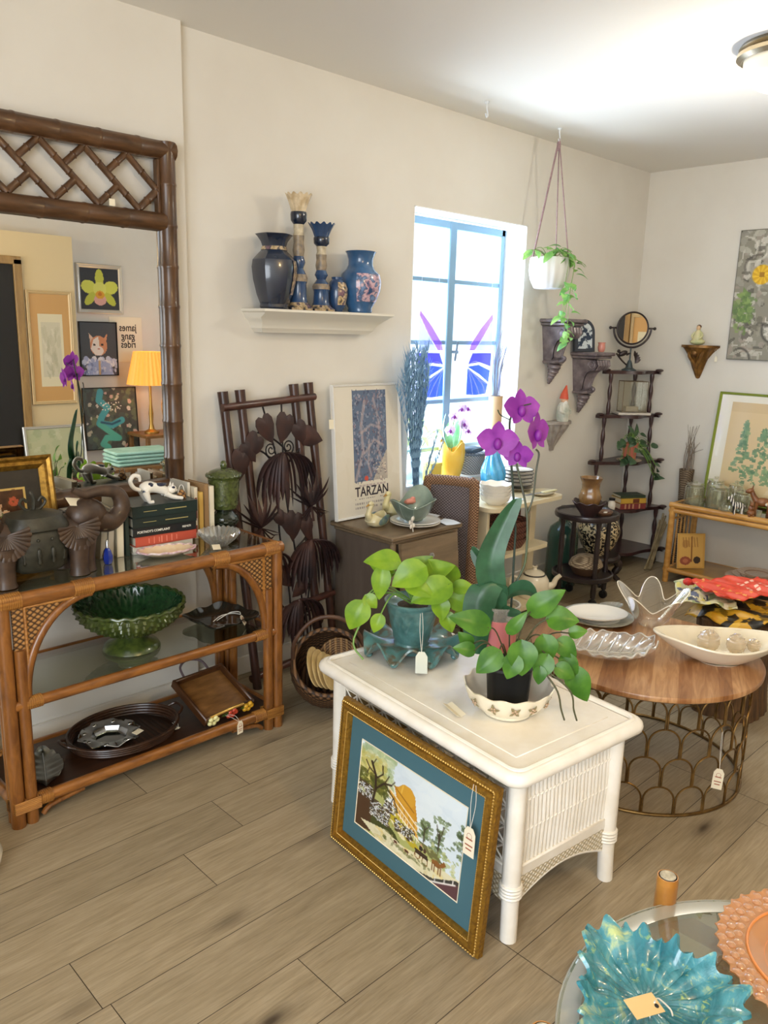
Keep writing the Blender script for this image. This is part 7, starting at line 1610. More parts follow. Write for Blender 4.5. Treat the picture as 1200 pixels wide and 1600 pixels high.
# ------------------------------------------------------------------ potted plants on the white table
RT = V((.69, -.724, 0)); TO = V((-.724, -.69, 0))      # sideways and towards the front corner of the room
def big_leaf(lf, st, root, off, ang, L, W, tilt=.5, mid=None, droop=.2):
 """off: sideways / up / forward position of the leaf base; ang: direction of the blade in the sideways-up plane"""
 p = V(root) + RT * off[0] + V((0, 0, off[1])) + TO * off[2]
 d = RT * math.cos(ang) + V((0, 0, math.sin(ang))) + TO * .25; n = TO * .8 + V((0, 0, tilt))
 leaf(lf, p, d, n, L, W, 'heart', droop, .22, 14, 8)
 m_ = V(root) * .5 + p * .5 + V((0, 0, .045)) + RT * off[0] * .12
 st.tube(bez([root, m_, p], 6), .0022, 6)
def teal_plant():
 px, py, _ = tw(.03, .32); z = TZ + .002
 t = thing('teal_ruffled_pot', 'teal glazed pot on an attached ruffled saucer with lime pothos on the white table', 'potted plant', (px, py, z)); t.scale = (1.13, 1.13, 1.06)
 m_t = mat('teal_patina', '55807f', .3, col2='375e5e', scale=26, coat=.6, bump=.35, bdist=.003); m_r = mat('teal_brown_patina', '4e7a7a', .3, col2='57503f', scale=34, coat=.6, lo=.45, hi=.6)
 b = MB()
 def lat(a, i, r, zz): return r * (1 + (.018 * abs(math.sin(a * 7 + zz * 60)) + .018 * abs(math.sin(a * 7 - zz * 60)) if .045 < zz < .16 else 0)), zz
 b.lathe([(0, .02), (.052, .02), (.056, .03), (.052, .038)] + [(.052 + .026 * k / 12, .042 + .118 * k / 12) for k in range(13)] + [(.083, .166), (.086, .176), (.080, .178), (.074, .165), (0, .15)], 84, fn=lat); b.build('pot', m_t, t, angle=60)
 def sau(u, v):
  a = 2 * PI * u; r = .045 + .103 * v; ph = 8 * a; return (r * math.cos(a), r * math.sin(a), .026 + .012 * v + (.030 * math.cos(ph) - .004) * v ** 2.2)
 b = MB(); b.grid(sau, 128, 10, cu=True, thick=.006); b.lathe([(0, .004), (.05, .004), (.052, .02), (.05, .034), (0, .034)], 32)
 for k in range(8): a = (k + .5) * PI / 4; b.ell((.138 * math.cos(a), .138 * math.sin(a), .010), (.012, .012, .010), 8, 6)
 b.build('ruffled_saucer', m_r, t)
 b = MB(); b.lathe([(0, .158), (.074, .158), (0, .162)], 24); b.build('soil', m_soil, t)
 lf = MB(); st = MB(); R = (0, 0, .17)
 for off, ang, L, W, tilt in (((-0.047, 0.145, 0.05), 3.00, 0.100, 0.075, 0.8), ((-0.092, 0.126, 0.06), -1.65, 0.100, 0.058, 0.3), ((-0.147, 0.012, 0.06), -2.00, 0.095, 0.078, 0.3), ((-0.139, 0.031, 0.05), -0.80, 0.050, 0.045, 0.4), ((0.026, 0.149, 0.11), 3.65, 0.105, 0.090, 0.5), ((0.100, 0.095, 0.10), 3.55, 0.120, 0.090, 0.5), ((0.124, 0.079, 0.02), 2.35, 0.110, 0.070, 0.5), ((0.117, 0.070, 0.05), 0.10, 0.065, 0.050, 0.6), ((0.109, 0.043, 0.07), -0.50, 0.075, 0.060, 0.5), ((-0.009, 0.089, 0.00), 0.90, 0.090, 0.075, 0.6), ((0.094, -0.004, 0.08), -1.20, 0.065, 0.050, 0.3), ((-0.019, 0.095, 0.11), -0.30, 0.085, 0.060, 0.8), ((0.075, 0.050, 0.10), -1.40, 0.070, 0.055, 0.4), ((-0.066, 0.094, 0.02), 2.50, 0.080, 0.060, 0.6), ((-0.094, -0.019, 0.08), -1.90, 0.060, 0.045, 0.3), ((0.136, -0.008, 0.04), -1.00, 0.060, 0.050, 0.3), ((0.038, 0.099, 0.04), 0.60, 0.090, 0.070, 0.7)):
  big_leaf(lf, st, R, off, ang, L, W, tilt)
 st.tube(bez([(0, 0, .16), (-.08, .05, .2), tuple(RT * -.17 + V((0, 0, .07)) + TO * .08), tuple(RT * -.14 + V((0, 0, .01)) + TO * .1)], 6), .003, 6)
 lf.build('foliage', m_lf_g, t); st.build('stems', m_stem, t)
 tp = TO * .088 + RT * .025
 tagpart(t, tuple(tp + V((0, 0, .165))), tuple(tp + RT * .004 + TO * .06 + V((0, 0, .058))), mat('tag_pale', 'cfd3c6', .7), m_string, (.034, .058), (-.5, 0, -.8), mark=None)
teal_plant()
def white_bowl_plant():
 px, py = 1.775, 1.275; z = TZ + .002
 t = thing('flowered_china_bowl', 'scalloped white china bowl with faded flower sprays at the front of the white table', 'bowl', (px, py, z))
 m_c = mat('old_china', 'e9dfc6', .3, coat=.5, col2='efe8d4', scale=6); m_ci = mat('china_inside', 'd9d2c2', .3, coat=.5)
 def sc(a, i, r, zz): return r * (1 + .022 * math.cos(a * 12) * min(1, zz / .05)), zz + (.004 * math.cos(a * 12) if zz > .075 else 0)
 b = MB(); b.lathe([(0, 0), (.07, 0), (.074, .006), (.075, .01), (.098, .025), (.117, .05), (.128, .078), (.130, .084), (.126, .085)], 120, fn=sc); b.build('bowl_outside', m_c, t)
 b = MB(); b.lathe([(.126, .085), (.112, .052), (.09, .028), (.06, .014), (0, .012)], 120, fn=sc); b.build('bowl_inside', m_ci, t)
 lf = MB(); fl = MB()
 for a in (3.45, 3.95, 4.4, 4.9, 2.9, 5.4):
  c0 = V((.119 * math.cos(a), .119 * math.sin(a), .052)); n = V((math.cos(a), math.sin(a), -.35)).normalized(); s = V((-math.sin(a), math.cos(a), 0)); u = n.cross(s)
  for k in range(4): d = s * math.cos(k * 1.5 + a) + u * math.sin(k * 1.5 + a); leaf(lf, c0 + n * .002, d, n, .02, .009, 'oval', .1, 0, 4, 2)
  for k in range(4): d = s * math.cos(k * 1.5 + a + .7) + u * math.sin(k * 1.5 + a + .7); fl.ell(c0 + n * .002 + d * .006, (.004, .004, .003), 6, 4)
 lf.build('leaf_sprays', mat('faded_sepia', '8a7f5c', .4), t); fl.build('flower_sprays', mat('faded_rose', 'b89a7c', .4), t)
 b = MB(); b.at((-.015, -.125, .004), (0, 0, 0)); b.v and None
 t2 = thing('black_pot_pothos', 'green pothos in a black plastic pot standing in the flowered china bowl', 'potted plant', (px + .004, py + .004, z + .019))
 b = MB(); b.lathe([(0, 0), (.058, 0), (.060, .003), (.068, .118), (.070, .12), (.070, .128), (.065, .128), (.062, .11), (0, .11)], 40, fn=lambda a, i, r, zz: (r * lerp(1, 1 / max(abs(math.cos(a - .8)), abs(math.sin(a - .8))), .3) * .97, zz)); b.build('pot', m_pot_black, t2)
 b = MB(); b.lathe([(0, .112), (.062, .112), (0, .118)], 24); b.build('soil', m_soil, t2)
 lf = MB(); st = MB(); R = (0, 0, .115)
 for off, ang, L, W, tilt in (((-.075, .14, .06), 2.75, .115, .075, .6), ((-.045, .085, .10), -2.4, .085, .07, .4), ((.015, .115, .10), -1.5, .095, .085, .4), ((-.015, .125, .05), 1.0, .08, .04, .4), ((.05, .17, .0), .75, .115, .07, .5), ((.10, .155, .01), .1, .085, .075, .6), ((.125, .10, .04), -.6, .07, .06, .5), ((.09, .075, .09), -2.0, .075, .06, .4), ((.14, .06, .05), -.9, .075, .055, .4), ((.165, .02, .05), -1.0, .105, .075, .4), ((.07, .045, .10), -1.6, .05, .04, .3), ((.12, .035, .07), -.4, .06, .05, .5), ((-.11, .07, .06), 2.9, .06, .045, .5), ((-.12, .075, .04), 2.2, .055, .045, .5), ((.0, .08, .11), -1.9, .07, .06, .5), ((.165, .11, .0), .3, .05, .04, .5), ((.08, .12, .06), -1.3, .08, .07, .5)):
  big_leaf(lf, st, R, off, ang, L, W, tilt)
 for a in (.10, .135): st.tube(bez([(0, 0, .11), tuple(RT * .06 + V((0, 0, .15)) + TO * .06), tuple(RT * (a + .02) + V((0, 0, .095)) + TO * .09), tuple(RT * (a + .04) + V((0, 0, .03)) + TO * .09), tuple(RT * (a + .055) + V((0, 0, -.010)) + TO * .07)], 6), .0026, 6)
 lf.build('foliage', m_lf_d, t2); st.build('stems', mat('dark_vine', '4a4a30', .6), t2)
 t3 = thing('folded_price_card', 'small white folded paper strip lying on the white table left of the flowered bowl', 'card', (1.655, 1.375, TZ + .002), -.35); b = MB(); b.grid(lambda u, v: ((u - .5) * .03, (v - .5) * .085, .001 + .012 * abs(u - .5)), 4, 6, thick=.0008); b.build('card', m_card, t3)
white_bowl_plant()
def orchid():
 t = thing('purple_orchid', 'tall purple orchid with long strap leaves in a coral pot on the white table', 'potted plant', (1.895, 1.412, TZ + .002))
 b = MB(); b.lathe([(0, 0), (.043, 0), (.046, .006), (.058, .222), (.055, .223), (.045, .02), (0, .012)], 36); b.build('pot', mat('coral_sleeve', 'dd8074', .5, col2='cf7f8e', scale=5), t)
 b = MB(); b.lathe([(.044, .08), (.0565, .225), (.060, .255), (.064, .26), (.064, .266), (.058, .266), (.054, .25)], 36); b.build('inner_pot', thin_glass('clear_nursery_pot', 'e0dcd4', .1, 1, .3, .25), t)
 b = MB(); b.lathe([(0, .10), (.046, .10), (.053, .232), (.03, .246), (0, .248)], 24, fn=lambda a, i, r, zz: (r, zz + .006 * math.sin(a * 5))); b.build('bark', mat('orchid_bark', '4a3828', .9, col2='7a6a50', scale=60, bump=.8), t)
 def strap(nm, pts, W, sidev):
  C_ = bez(pts, 8); n = len(C_) - 1; s = V(sidev).normalized()
  def fn(u, v):
   f = u * n; k = min(int(f), n - 1); p = C_[k] + (C_[k + 1] - C_[k]) * (f - k); w = W * .5 * max(.02, math.sin(PI * min(.97, .10 + u * .88)) ** .5); q = (v - .5) * 2; tg = (C_[k + 1] - C_[k]).normalized(); nn = s.cross(tg).normalized()
   return p + s * (q * w) + nn * (abs(q) * w * .28)
  b = MB(); b.grid(fn, 28, 8, thick=.0025); b.build(nm, m_lf_o, t)
 P = lambda s, z, f=0: tuple(RT * (s - .035 * max(0, min(1, (z - .55) / .25))) + V((0, 0, z)) + TO * f)
 strap('strap_leaf', [P(-.008, .25, .02), P(-.030, .33, .03), P(-.042, .42, .03), P(-.005, .53, .02), P(.035, .60, .02)], .088, RT * 1.0 + V((0, 0, .25)))
 strap('strap_leaf', [P(-.01, .29, .02), P(-.035, .345, .04), P(-.065, .30, .06), P(-.075, .20, .065), P(-.065, .12, .06)], .10, RT + TO * .1)
 strap('strap_leaf', [P(.0, .26, .02), P(.03, .31, .03), P(.07, .325, .04), P(.10, .31, .05)], .065, V((0, 0, 1)) + TO * .5)
 strap('strap_leaf', [P(-.02, .33, .02), P(-.06, .385, .0), P(-.095, .43, -.02)], .055, V((0, 0, 1)) + RT * .3)
 strap('strap_leaf', [P(0, .26, .02), P(.02, .26, .06), P(.05, .265, .09)], .03, RT * .3 + V((0, 0, 1)))
 b = MB(); b.tube([P(.035, .15, .0), P(.033, .5, .0), P(.03, .80, .0)], .0035, 7); b.build('support_stake', mat('green_stake', '27352c', .6), t)
 b = MB(); b.tube(bez([P(0, .2, .01), P(.012, .28, .02), P(.05, .36, .02), P(.066, .42, .02), P(.062, .55, .01), P(.05, .66, .0), P(.034, .76, .0), P(.03, .83, .01), P(.05, .87, .02)], 6), .0035, 7)
 b.tube(bez([P(.062, .55, .01), P(.085, .60, .0), P(.10, .68, .0), P(.112, .73, .0), P(.104, .745, .0)], 5), .0028, 6)
 b.tube(bez([P(.03, .83, .01), P(.0, .845, .03), P(-.01, .86, .04)], 4), .002, 5); b.tube(bez([P(.05, .87, .02), P(.085, .88, .03)], 3), .002, 5); b.build('flower_stem', mat('orchid_stem', '3c3a34', .5, col2='4a5a3a', scale=12), t)
 for s, z, f, n, R in ((-.01, .775, .05, (-.75, -.62, -.1), .062), (.055, .865, .03, (-.4, -.9, .3), .06), (.10, .80, .04, (.1, -1, .1), .062), (.048, .735, .03, (-.9, -.3, -.2), .05)):
  fb = MB(); petal_flower(fb, P(s, z, f), n, R, .45); fl = fb.build('flower', m_petal, t); k = MB(); orchid_lip(k, P(s, z, f), n, R); k.build('lip', mat('orchid_lip', '7a2090', .5) if 'orchid_lip' not in bpy.data.materials else bpy.data.materials['orchid_lip'], fl)
orchid()
# ------------------------------------------------------------------ handled basket on the floor
def basket():
 m_b = weave('brown_basket', '7a5634', '2e1d10', 200, 330, 'X', .6, .006, 1); m_in = weave('basket_coil', 'a8824e', '5a3d20', 260, 260, 'X', .6)
 t = thing('handled_basket', 'round brown wicker basket with a hoop handle on the floor by the nightstand', 'basket', (2.10, 2.46, .163), 0, rot=(math.radians(46), 0, math.radians(-40)))
 b = MB(); b.lathe([(0, -.16), (.08, -.158), (.125, -.12), (.155, -.06), (.165, 0), (.162, .05), (.15, .085), (.144, .085), (.155, .04), (.156, 0), (.146, -.055), (.118, -.112), (0, -.148)], 60, fn=lambda a, i, r, z: (r * (1 + .012 * math.sin(a * 24)), z)); b.build('basket_body', m_b, t)
 b = MB(); b.tube([(.149 * math.cos(a), .149 * math.sin(a), .085) for a in np.linspace(0, 6.283, 49)[:-1]], .011, 8, closed=True); b.build('rim', m_b, t)
 b = MB(); b.tube(bez([(x, h * .78, .08 + h * .62) for x, h in ((-.15, 0), (-.145, .09), (-.08, .175), (0, .20), (.08, .175), (.145, .09), (.15, 0))], 8), .009, 8); b.build('handle', mat('basket_handle', '4a3020', .5, col2='5e3e28', scale=20), t)
 R = t.rotation_euler.to_matrix(); base = V(t.location)
 def place(o, c, n, l):
  n = V(n).normalized(); l = V(l); l = (l - n * l.dot(n)).normalized(); w_ = l.cross(n)
  o.rotation_euler = (R @ Matrix((w_, l, n)).transposed()).to_euler(); o.location = base + R @ V(c)
 d = thing('coiled_mat', 'coiled tan straw mat standing in the handled basket', 'mat'); place(d, (.045, .040, .025), (-.1, -.42, .9), (0, 1, 0))
 b = MB()
 for k in range(9): b.tube([((.008 + k * .0095) * math.cos(a), (.008 + k * .0095) * math.sin(a), 0) for a in np.linspace(0, 6.283, 41)[:-1]], .0055, 6, closed=True)
 b.build('coils', m_in, d)
 m_fan = mat('bleached_palm', 'd3b77e', .6, col2='c0a064', scale=14)
 for i, w_ in enumerate(('first', 'second', 'third', 'last')):
  f = thing('hand_fan', '%s of four pale palm hand fans, counted from the basket rim, in the handled basket' % w_, 'fan'); place(f, (-.058 + .021 * i, -.022 - .008 * i, .090), (.80, .08, .6), (-.12, 1, 0))
  b = MB(); b.prism([(.052 * math.cos(a), (.088 - .003 * i) * math.sin(a)) for a in np.linspace(0, 6.283, 33)[:-1]], -.003, .003); b.build('fan_blade', m_fan, f)
basket()
# ------------------------------------------------------------------ round table on a wire base
RX, RY, RZ = 2.69, 1.325, .455
def round_table():
 m, nt, bs = _new('acacia_top'); bs.inputs['Roughness'].default_value = .3; bs.inputs['Coat Weight'].default_value = .25; bs.inputs['Coat Roughness'].default_value = .2
 v = coords(nt, (1, 1, 1), (0, 0, math.radians(-115))); sx = _n(nt, 'ShaderNodeSeparateXYZ'); nt.links.new(v, sx.inputs[0])
 fl = _n(nt, 'ShaderNodeMath', operation='SNAP'); nt.links.new(sx.outputs[0], fl.inputs[0]); fl.inputs[1].default_value = .043
 wn = _n(nt, 'ShaderNodeTexWhiteNoise', noise_dimensions='1D'); nt.links.new(fl.outputs[0], wn.inputs['W'])
 mp = _n(nt, 'ShaderNodeMapping'); mp.inputs['Scale'].default_value = (22, 2.2, 5); nt.links.new(v, mp.inputs['Vector'])
 f = noise_out(nt, mp.outputs[0], 2.2, 6, .6, 1.0); a = _n(nt, 'ShaderNodeMath', operation='MULTIPLY_ADD'); nt.links.new(wn.outputs['Value'], a.inputs[0]); a.inputs[1].default_value = .5; nt.links.new(f, a.inputs[2])
 nt.links.new(ramp(nt, a.outputs[0], [(.3, hexc('6e4426')), (.5, hexc('8c5c34')), (.75, hexc('a2744a')), (.98, hexc('c09468'))]), bs.inputs['Base Color'])
 t = thing('round_wood_table', 'round wooden table on a scalloped brass wire drum base', 'table', (RX, RY, 0))
 b = MB(); b.lathe([(0, RZ - .024), (.41, RZ - .024), (.418, RZ - .018), (.42, RZ - .005), (.417, RZ), (0, RZ)], 96); b.build('wood_top', m, t)
 m_w = mat('aged_brass_wire', '6b5230', .38, .85, col2='8a6c3e', scale=30)
 R = .385; b = MB(); n = 22; rows = 4; hgt = (RZ - .03) / rows
 for r_ in range(rows):
  z0 = .006 + r_ * hgt; off = .5 * (r_ % 2)
  for k in range(n):
   a0 = 2 * PI * (k + off) / n; a1 = 2 * PI * (k + 1 + off) / n; am = (a0 + a1) / 2; w_ = (a1 - a0) / 2 * .94; rad = R * w_; pts = [(am - w_, z0), (am - w_, z0 + hgt * .45)]
   zs = z0 + hgt - rad
   pts = [(am - w_, z0)] + [(am - w_ * math.cos(q), zs + rad * math.sin(q)) for q in np.linspace(0, PI, 13)] + [(am + w_, z0)]
   b.tube([(R * math.cos(a), R * math.sin(a), z) for a, z in pts], .0036, 6)
 for z in (.006, RZ - .028): b.tube([(R * math.cos(a), R * math.sin(a), z) for a in np.linspace(0, 6.283, 73)[:-1]], .006, 8, closed=True)
 b.build('wire_drum', m_w, t)
 ang = math.radians(-118); e = V((R * math.cos(ang), R * math.sin(ang), 0)) * 1.03
 ang = math.atan2(-.37, -.13) ; q = V((math.cos(ang), math.sin(ang), 0)) * (R + .012)
 tagpart(t, tuple(q + V((0, 0, .31))), tuple(q * 1.02 + V((0, 0, .17))), m_card, m_string, (.034, .07), (0, .05, -1.12), mark=m_print)
round_table()
def on_round():
 z = RZ + .0008
 m_gr = mat('grey_rim_plate', 'b9b7aa', .35, col2='8f948c', scale=34, coat=.4)
 def plate(nm, lbl, loc, R, m, oval=1, rz=0, h=.018):
  t = thing(nm, lbl, 'plate', loc, rz); b = MB(); b.at((0, 0, 0), (0, 0, 0), (oval, 1, 1)); b.lathe([(0, 0), (R * .6, 0), (R * .66, .004), (R, h * .85), (R * 1.01, h), (R * .97, h), (R * .64, .008), (0, .006)], 56); b.build('plate_body', m, t); return t
 t = plate('rimmed_plate', 'cream plate with a grey patterned rim lying under the white dish on the round table', (2.845, 1.615, z), .142, m_gr)
 b = MB(); b.lathe([(0, .0068), (.088, .0085), (.09, .0075)], 40); b.build('plate_centre', m_white, t)
 t = plate('white_dish', 'oval white china dish on top of the grey rimmed plate', (2.81, 1.60, z + .0185), .095, m_white, 1.3, math.radians(-40), .024)
 t = thing('clear_dish', 'small clear glass dish at the right edge of the grey rimmed plate', 'dish', (2.956, 1.62, z + .0225), -.6); b = MB(); b.at((0, 0, 0), (0, 0, 0), (1.3, .8, 1)); b.lathe([(0, 0), (.025, 0), (.04, .014), (.037, .016), (.022, .005), (0, .004)], 36, fn=lambda a, i, r, zz: (r * (1 + .05 * math.cos(a * 10)), zz)); b.build('dish_body', m_clear, t)
 # leaf shaped glass dish
 m_lg = thin_glass('leaf_glass', 'f2efe8', .04, 1, .42, .14)
 t = thing('leaf_glass_dish', 'large ribbed clear glass leaf dish at the near edge of the round table', 'dish', (2.535, 1.385, z + .004), math.atan2(-.72, .62))
 def lfd(u, v):
  s = (v - .5) * 2; L = .335; x = (u - .5) * L; w = .125 * (math.sin(PI * min(1, u * .92 + .06)) ** .55); rip = .0035 * math.sin((u * 46 - abs(s) * 14)); ed = .035 * abs(s) ** 2.2 + .028 * (2 * abs(u - .5)) ** 3
  return (x, s * w * (1 + .05 * math.sin(u * 40) * abs(s) ** 4), .004 + ed + rip * (.3 + abs(s)) + .004 * math.sin(u * 38) * abs(s) ** 5)
 b = MB(); b.grid(lfd, 96, 36, thick=.004); b.build('leaf_dish', m_lg, t, angle=30)
 b = MB(); b.tube([lfd(k / 24, .5) for k in range(25)], .004, 6)
 for k in range(3, 22, 3):
  for s in (-1, 1): b.tube([tuple(V(lfd(min(1, k / 24 + q * .16), .5 + s * q * .46)) + V((0, 0, .004))) for q in np.linspace(0, 1, 8)], .0018, 5)
 b.tube([tuple(V(lfd(k / 60, 0)) + V((0, 0, .001))) for k in range(61)], .0028, 5); b.tube([tuple(V(lfd(k / 60, 1)) + V((0, 0, .001))) for k in range(61)], .0028, 5); b.build('ribs', thin_glass('leaf_glass_rib', 'fbfaf4', .03, 1, .5, .35), t)
 # draped acrylic bowl
 t = thing('draped_acrylic_bowl', 'tall clear acrylic handkerchief bowl with wavy corners at the back of the round table', 'bowl', (2.955, 1.44, z + .002), .5)
 def ac(u, v):
  a = 2 * PI * u; r = .045 + .085 * v ** .9; k = v ** 1.5; wv = math.cos(a * 5); rr = r * (1 + .24 * k * wv); return (rr * math.cos(a) * 1.12, rr * math.sin(a) * .92, .002 + .112 * v ** 1.15 + .034 * k * wv)
 b = MB(); b.grid(ac, 150, 18, cu=True, thick=.003); b.lathe([(0, .0), (.047, .0), (.047, .004), (0, .004)], 30); b.build('bowl_body', thin_glass('acrylic', 'f6f4ee', .02, 1, .3, .03), t)
 b = MB(); b.tube([tuple(V(ac(k / 150, 1)) + V((0, 0, .001))) for k in range(150)], .0022, 6, closed=True); b.build('polished_edge', mat('acrylic_edge', 'f0e8d4', .15, coat=.5), t)
 # big shell bowl with a glass ornament
 t = thing('shell_bowl', 'cream pleated oval shell bowl on the right of the round table', 'bowl', (2.80, 1.09, z), math.atan2(-.76, .65))
 def sh(u, v, k=0):
  a = 2 * PI * u; ex = 1 + .30 * max(0, math.cos(a)) ** 6 + .28 * max(0, math.cos(a + PI)) ** 5; r = (.062 + .092 * v ** .8) - k * .005; pl = .0025 * math.sin(34 * u * PI * 2 / 2) * v
  return (r * math.cos(a) * 1.22 * (1 + (ex - 1) * v), r * math.sin(a) * .86, .004 + .082 * v ** 1.25 + .012 * v ** 3 * math.cos(a * 2) + k * .005 + pl * k)
 m_sh = mat('cream_porcelain', 'e8dfc8', .28, coat=.5); b = MB(); b.grid(lambda u, v: sh(u, v), 96, 14, cu=True); b.lathe([(0, .0), (.06, .0), (.065, .006)], 40, fn=lambda a, i, r, zz: (r * (1 + .22 * abs(math.cos(a))), zz)); b.build('bowl_outside', m_sh, t)
 b = MB(); b.grid(lambda u, v: sh(u, v, 1), 170, 14, cu=True); b.lathe([(0, .010), (.07, .0095)], 40); b.build('bowl_inside', m_sh, t)
 b = MB(); b.tube([tuple(V(sh(k / 96, 1)) * .985 + V((0, 0, .004))) for k in range(96)], .0045, 8, closed=True); b.build('rim', m_sh, t)
 m_on = thin_glass('amber_clear_glass', 'e9dcc4', .08, 1, .45, .32)
 g0 = V((2.815, 1.075, z + .014))
 for i, (lbl, d, s) in enumerate((('largest clear glass ornament heaped in the cream shell bowl', (-.040, .047, .058), (.045, .038, .040)), ('spiky pale glass ornament heaped in the cream shell bowl', (.024, -.028, .052), (.036, .032, .036)), ('small round pale glass ornament at the right of the shell bowl', (.064, -.075, .050), (.024, .022, .024)))):
  o = thing('glass_ornament', lbl, 'ornament', tuple(g0 + V(d)), .4 * i); b = MB(); b.ell((0, 0, 0), s, 28, 18, fn=lambda q: 1 + .10 * math.sin(q.x * 15 + i) * math.sin(q.y * 15) + .05 * math.sin(q.z * 22)); b.build('ornament_body', m_on, o, angle=25)
 # scarves on a log stool beyond the table
 t = thing('log_stool', 'rough brown log stool standing behind the right side of the round table', 'stool', (3.43, 1.28, 0)); b = MB(); b.lathe([(0, 0), (.165, 0), (.155, .1), (.15, .25), (.16, .40), (.168, .425), (.16, .43), (0, .43)], 64, fn=lambda a, i, r, zz: (r * (1 + .05 * math.sin(a * 5) + .02 * math.sin(a * 17)), zz)); b.build('trunk', mat('log_bark', '6a4c2c', .8, col2='46301a', scale=9, stretch=(6, 6, 1), bump=.9, bdist=.01), t)
 b = MB(); b.lathe([(0, .4305), (.15, .4305), (0, .432)], 40); b.build('cut_face', mat('log_top', '8a6a42', .6), t)
 def scarf(nm, lbl, loc, rz, W, D, edge, seed, hz, cvs=None):
  t = thing(nm, lbl, 'scarf', loc, rz); r = np.random.RandomState(seed)
  ph = r.uniform(0, 6, 6)
  c = cvs; w, h = c.w, c.h
  def fn(u, v):
   x, y = (u - .5) * W, (v - .5) * D; rr = math.hypot(x, y); z = hz + .007 * math.sin(u * 13 + ph[0] + v * 5) + .006 * math.sin(v * 15 + ph[1] + u * 6) + .003 * math.sin(u * 41 + v * 23);
   out = max(0, rr - edge); z -= out * .9; return (x * (1 - out * .6), y * (1 - out * .6), z)
  me = bpy.data.meshes.new('silk'); vs = [tuple(fn(i / w, 1 - j / h)) for j in range(h + 1) for i in range(w + 1)]; fs = [(j * (w + 1) + i, (j + 1) * (w + 1) + i, (j + 1) * (w + 1) + i + 1, j * (w + 1) + i + 1) for j in range(h) for i in range(w)]
  me.from_pydata(vs, [], fs); me.polygons.foreach_set('use_smooth', [True] * len(fs)); me.materials.append(art_mat('silk_' + str(seed), .42)); a = np.clip(c.a, 0, 1); L = np.where(a <= .04045, a / 12.92, ((a + .055) / 1.055) ** 2.4); at = me.color_attributes.new('paint', 'FLOAT_COLOR', 'CORNER'); buf = np.ones((h * w, 4, 4), np.float32); buf[:, :, :3] = L.reshape(-1, 1, 3); at.data.foreach_set('color', buf.ravel())
  o = bpy.data.objects.new('silk', me); COL.objects.link(o); o.parent = t
  md = o.modifiers.new('thickness', 'SOLIDIFY'); md.thickness = .003
  return t
 c = Canvas(48, 36, 'd0a02a'); c.blobs(90, 0, 0, 1, 1, .03, .12, ['2a261c', '3a3020', 'c8901e', 'e0b43a', '1e1c18', '8a6a20'], .9); scarf('gold_black_scarf', 'crumpled gold and black silk scarf spread lowest on the log stool', (3.45, 1.24, .441), -.4, .42, .34, .19, 31, .022, c)
 c = Canvas(48, 36, 'c8c49a'); c.blobs(80, 0, 0, 1, 1, .03, .1, ['2c3450', '4a567a', 'd8d070', 'e2dcc0', '8a9a6a', 'b8a84a'], .85); scarf('blue_yellow_scarf', 'blue, yellow and cream patterned silk scarf at the back of the log stool', (3.40, 1.42, .478), .5, .34, .24, .3, 32, .022, c)
 c = Canvas(64, 44, 'cc3a22'); c.blobs(50, 0, 0, 1, 1, .04, .14, ['d8482a', 'c0341e', 'd44e30'], .4); c.blobs(26, .0, .0, .5, 1, .015, .04, ['e8963a', 'e0a84a', 'f0c070'], .8)
 for k, (a, b_) in enumerate(((.55, .2), (.66, .28), (.77, .2), (.88, .32))):
  for q in range(7): c.rect(a, b_ + .08 * q, a + .05, b_ + .045 + .08 * q, 'f2ddc8', .8 if (q + k) % 3 else .2)
 scarf('red_scarf', 'bright red silk scarf with cream lettering heaped on top of the other scarves', (3.50, 1.30, .512), -.55, .36, .26, .3, 33, .025, c)
 t = thing('red_tassel', 'small red fabric knot lying at the back of the heaped scarves', 'tassel', (3.40, 1.50, .532)); b = MB(); b.ell((0, 0, 0), (.022, .02, .016), 16, 10, fn=lambda q: 1 + .2 * math.sin(q.x * 9) * math.sin(q.y * 9 + 1)); b.ell((.03, -.01, -.008), (.03, .012, .01), 12, 8); b.build('knot', mat('red_cloth', 'c23028', .6), t)
on_round()
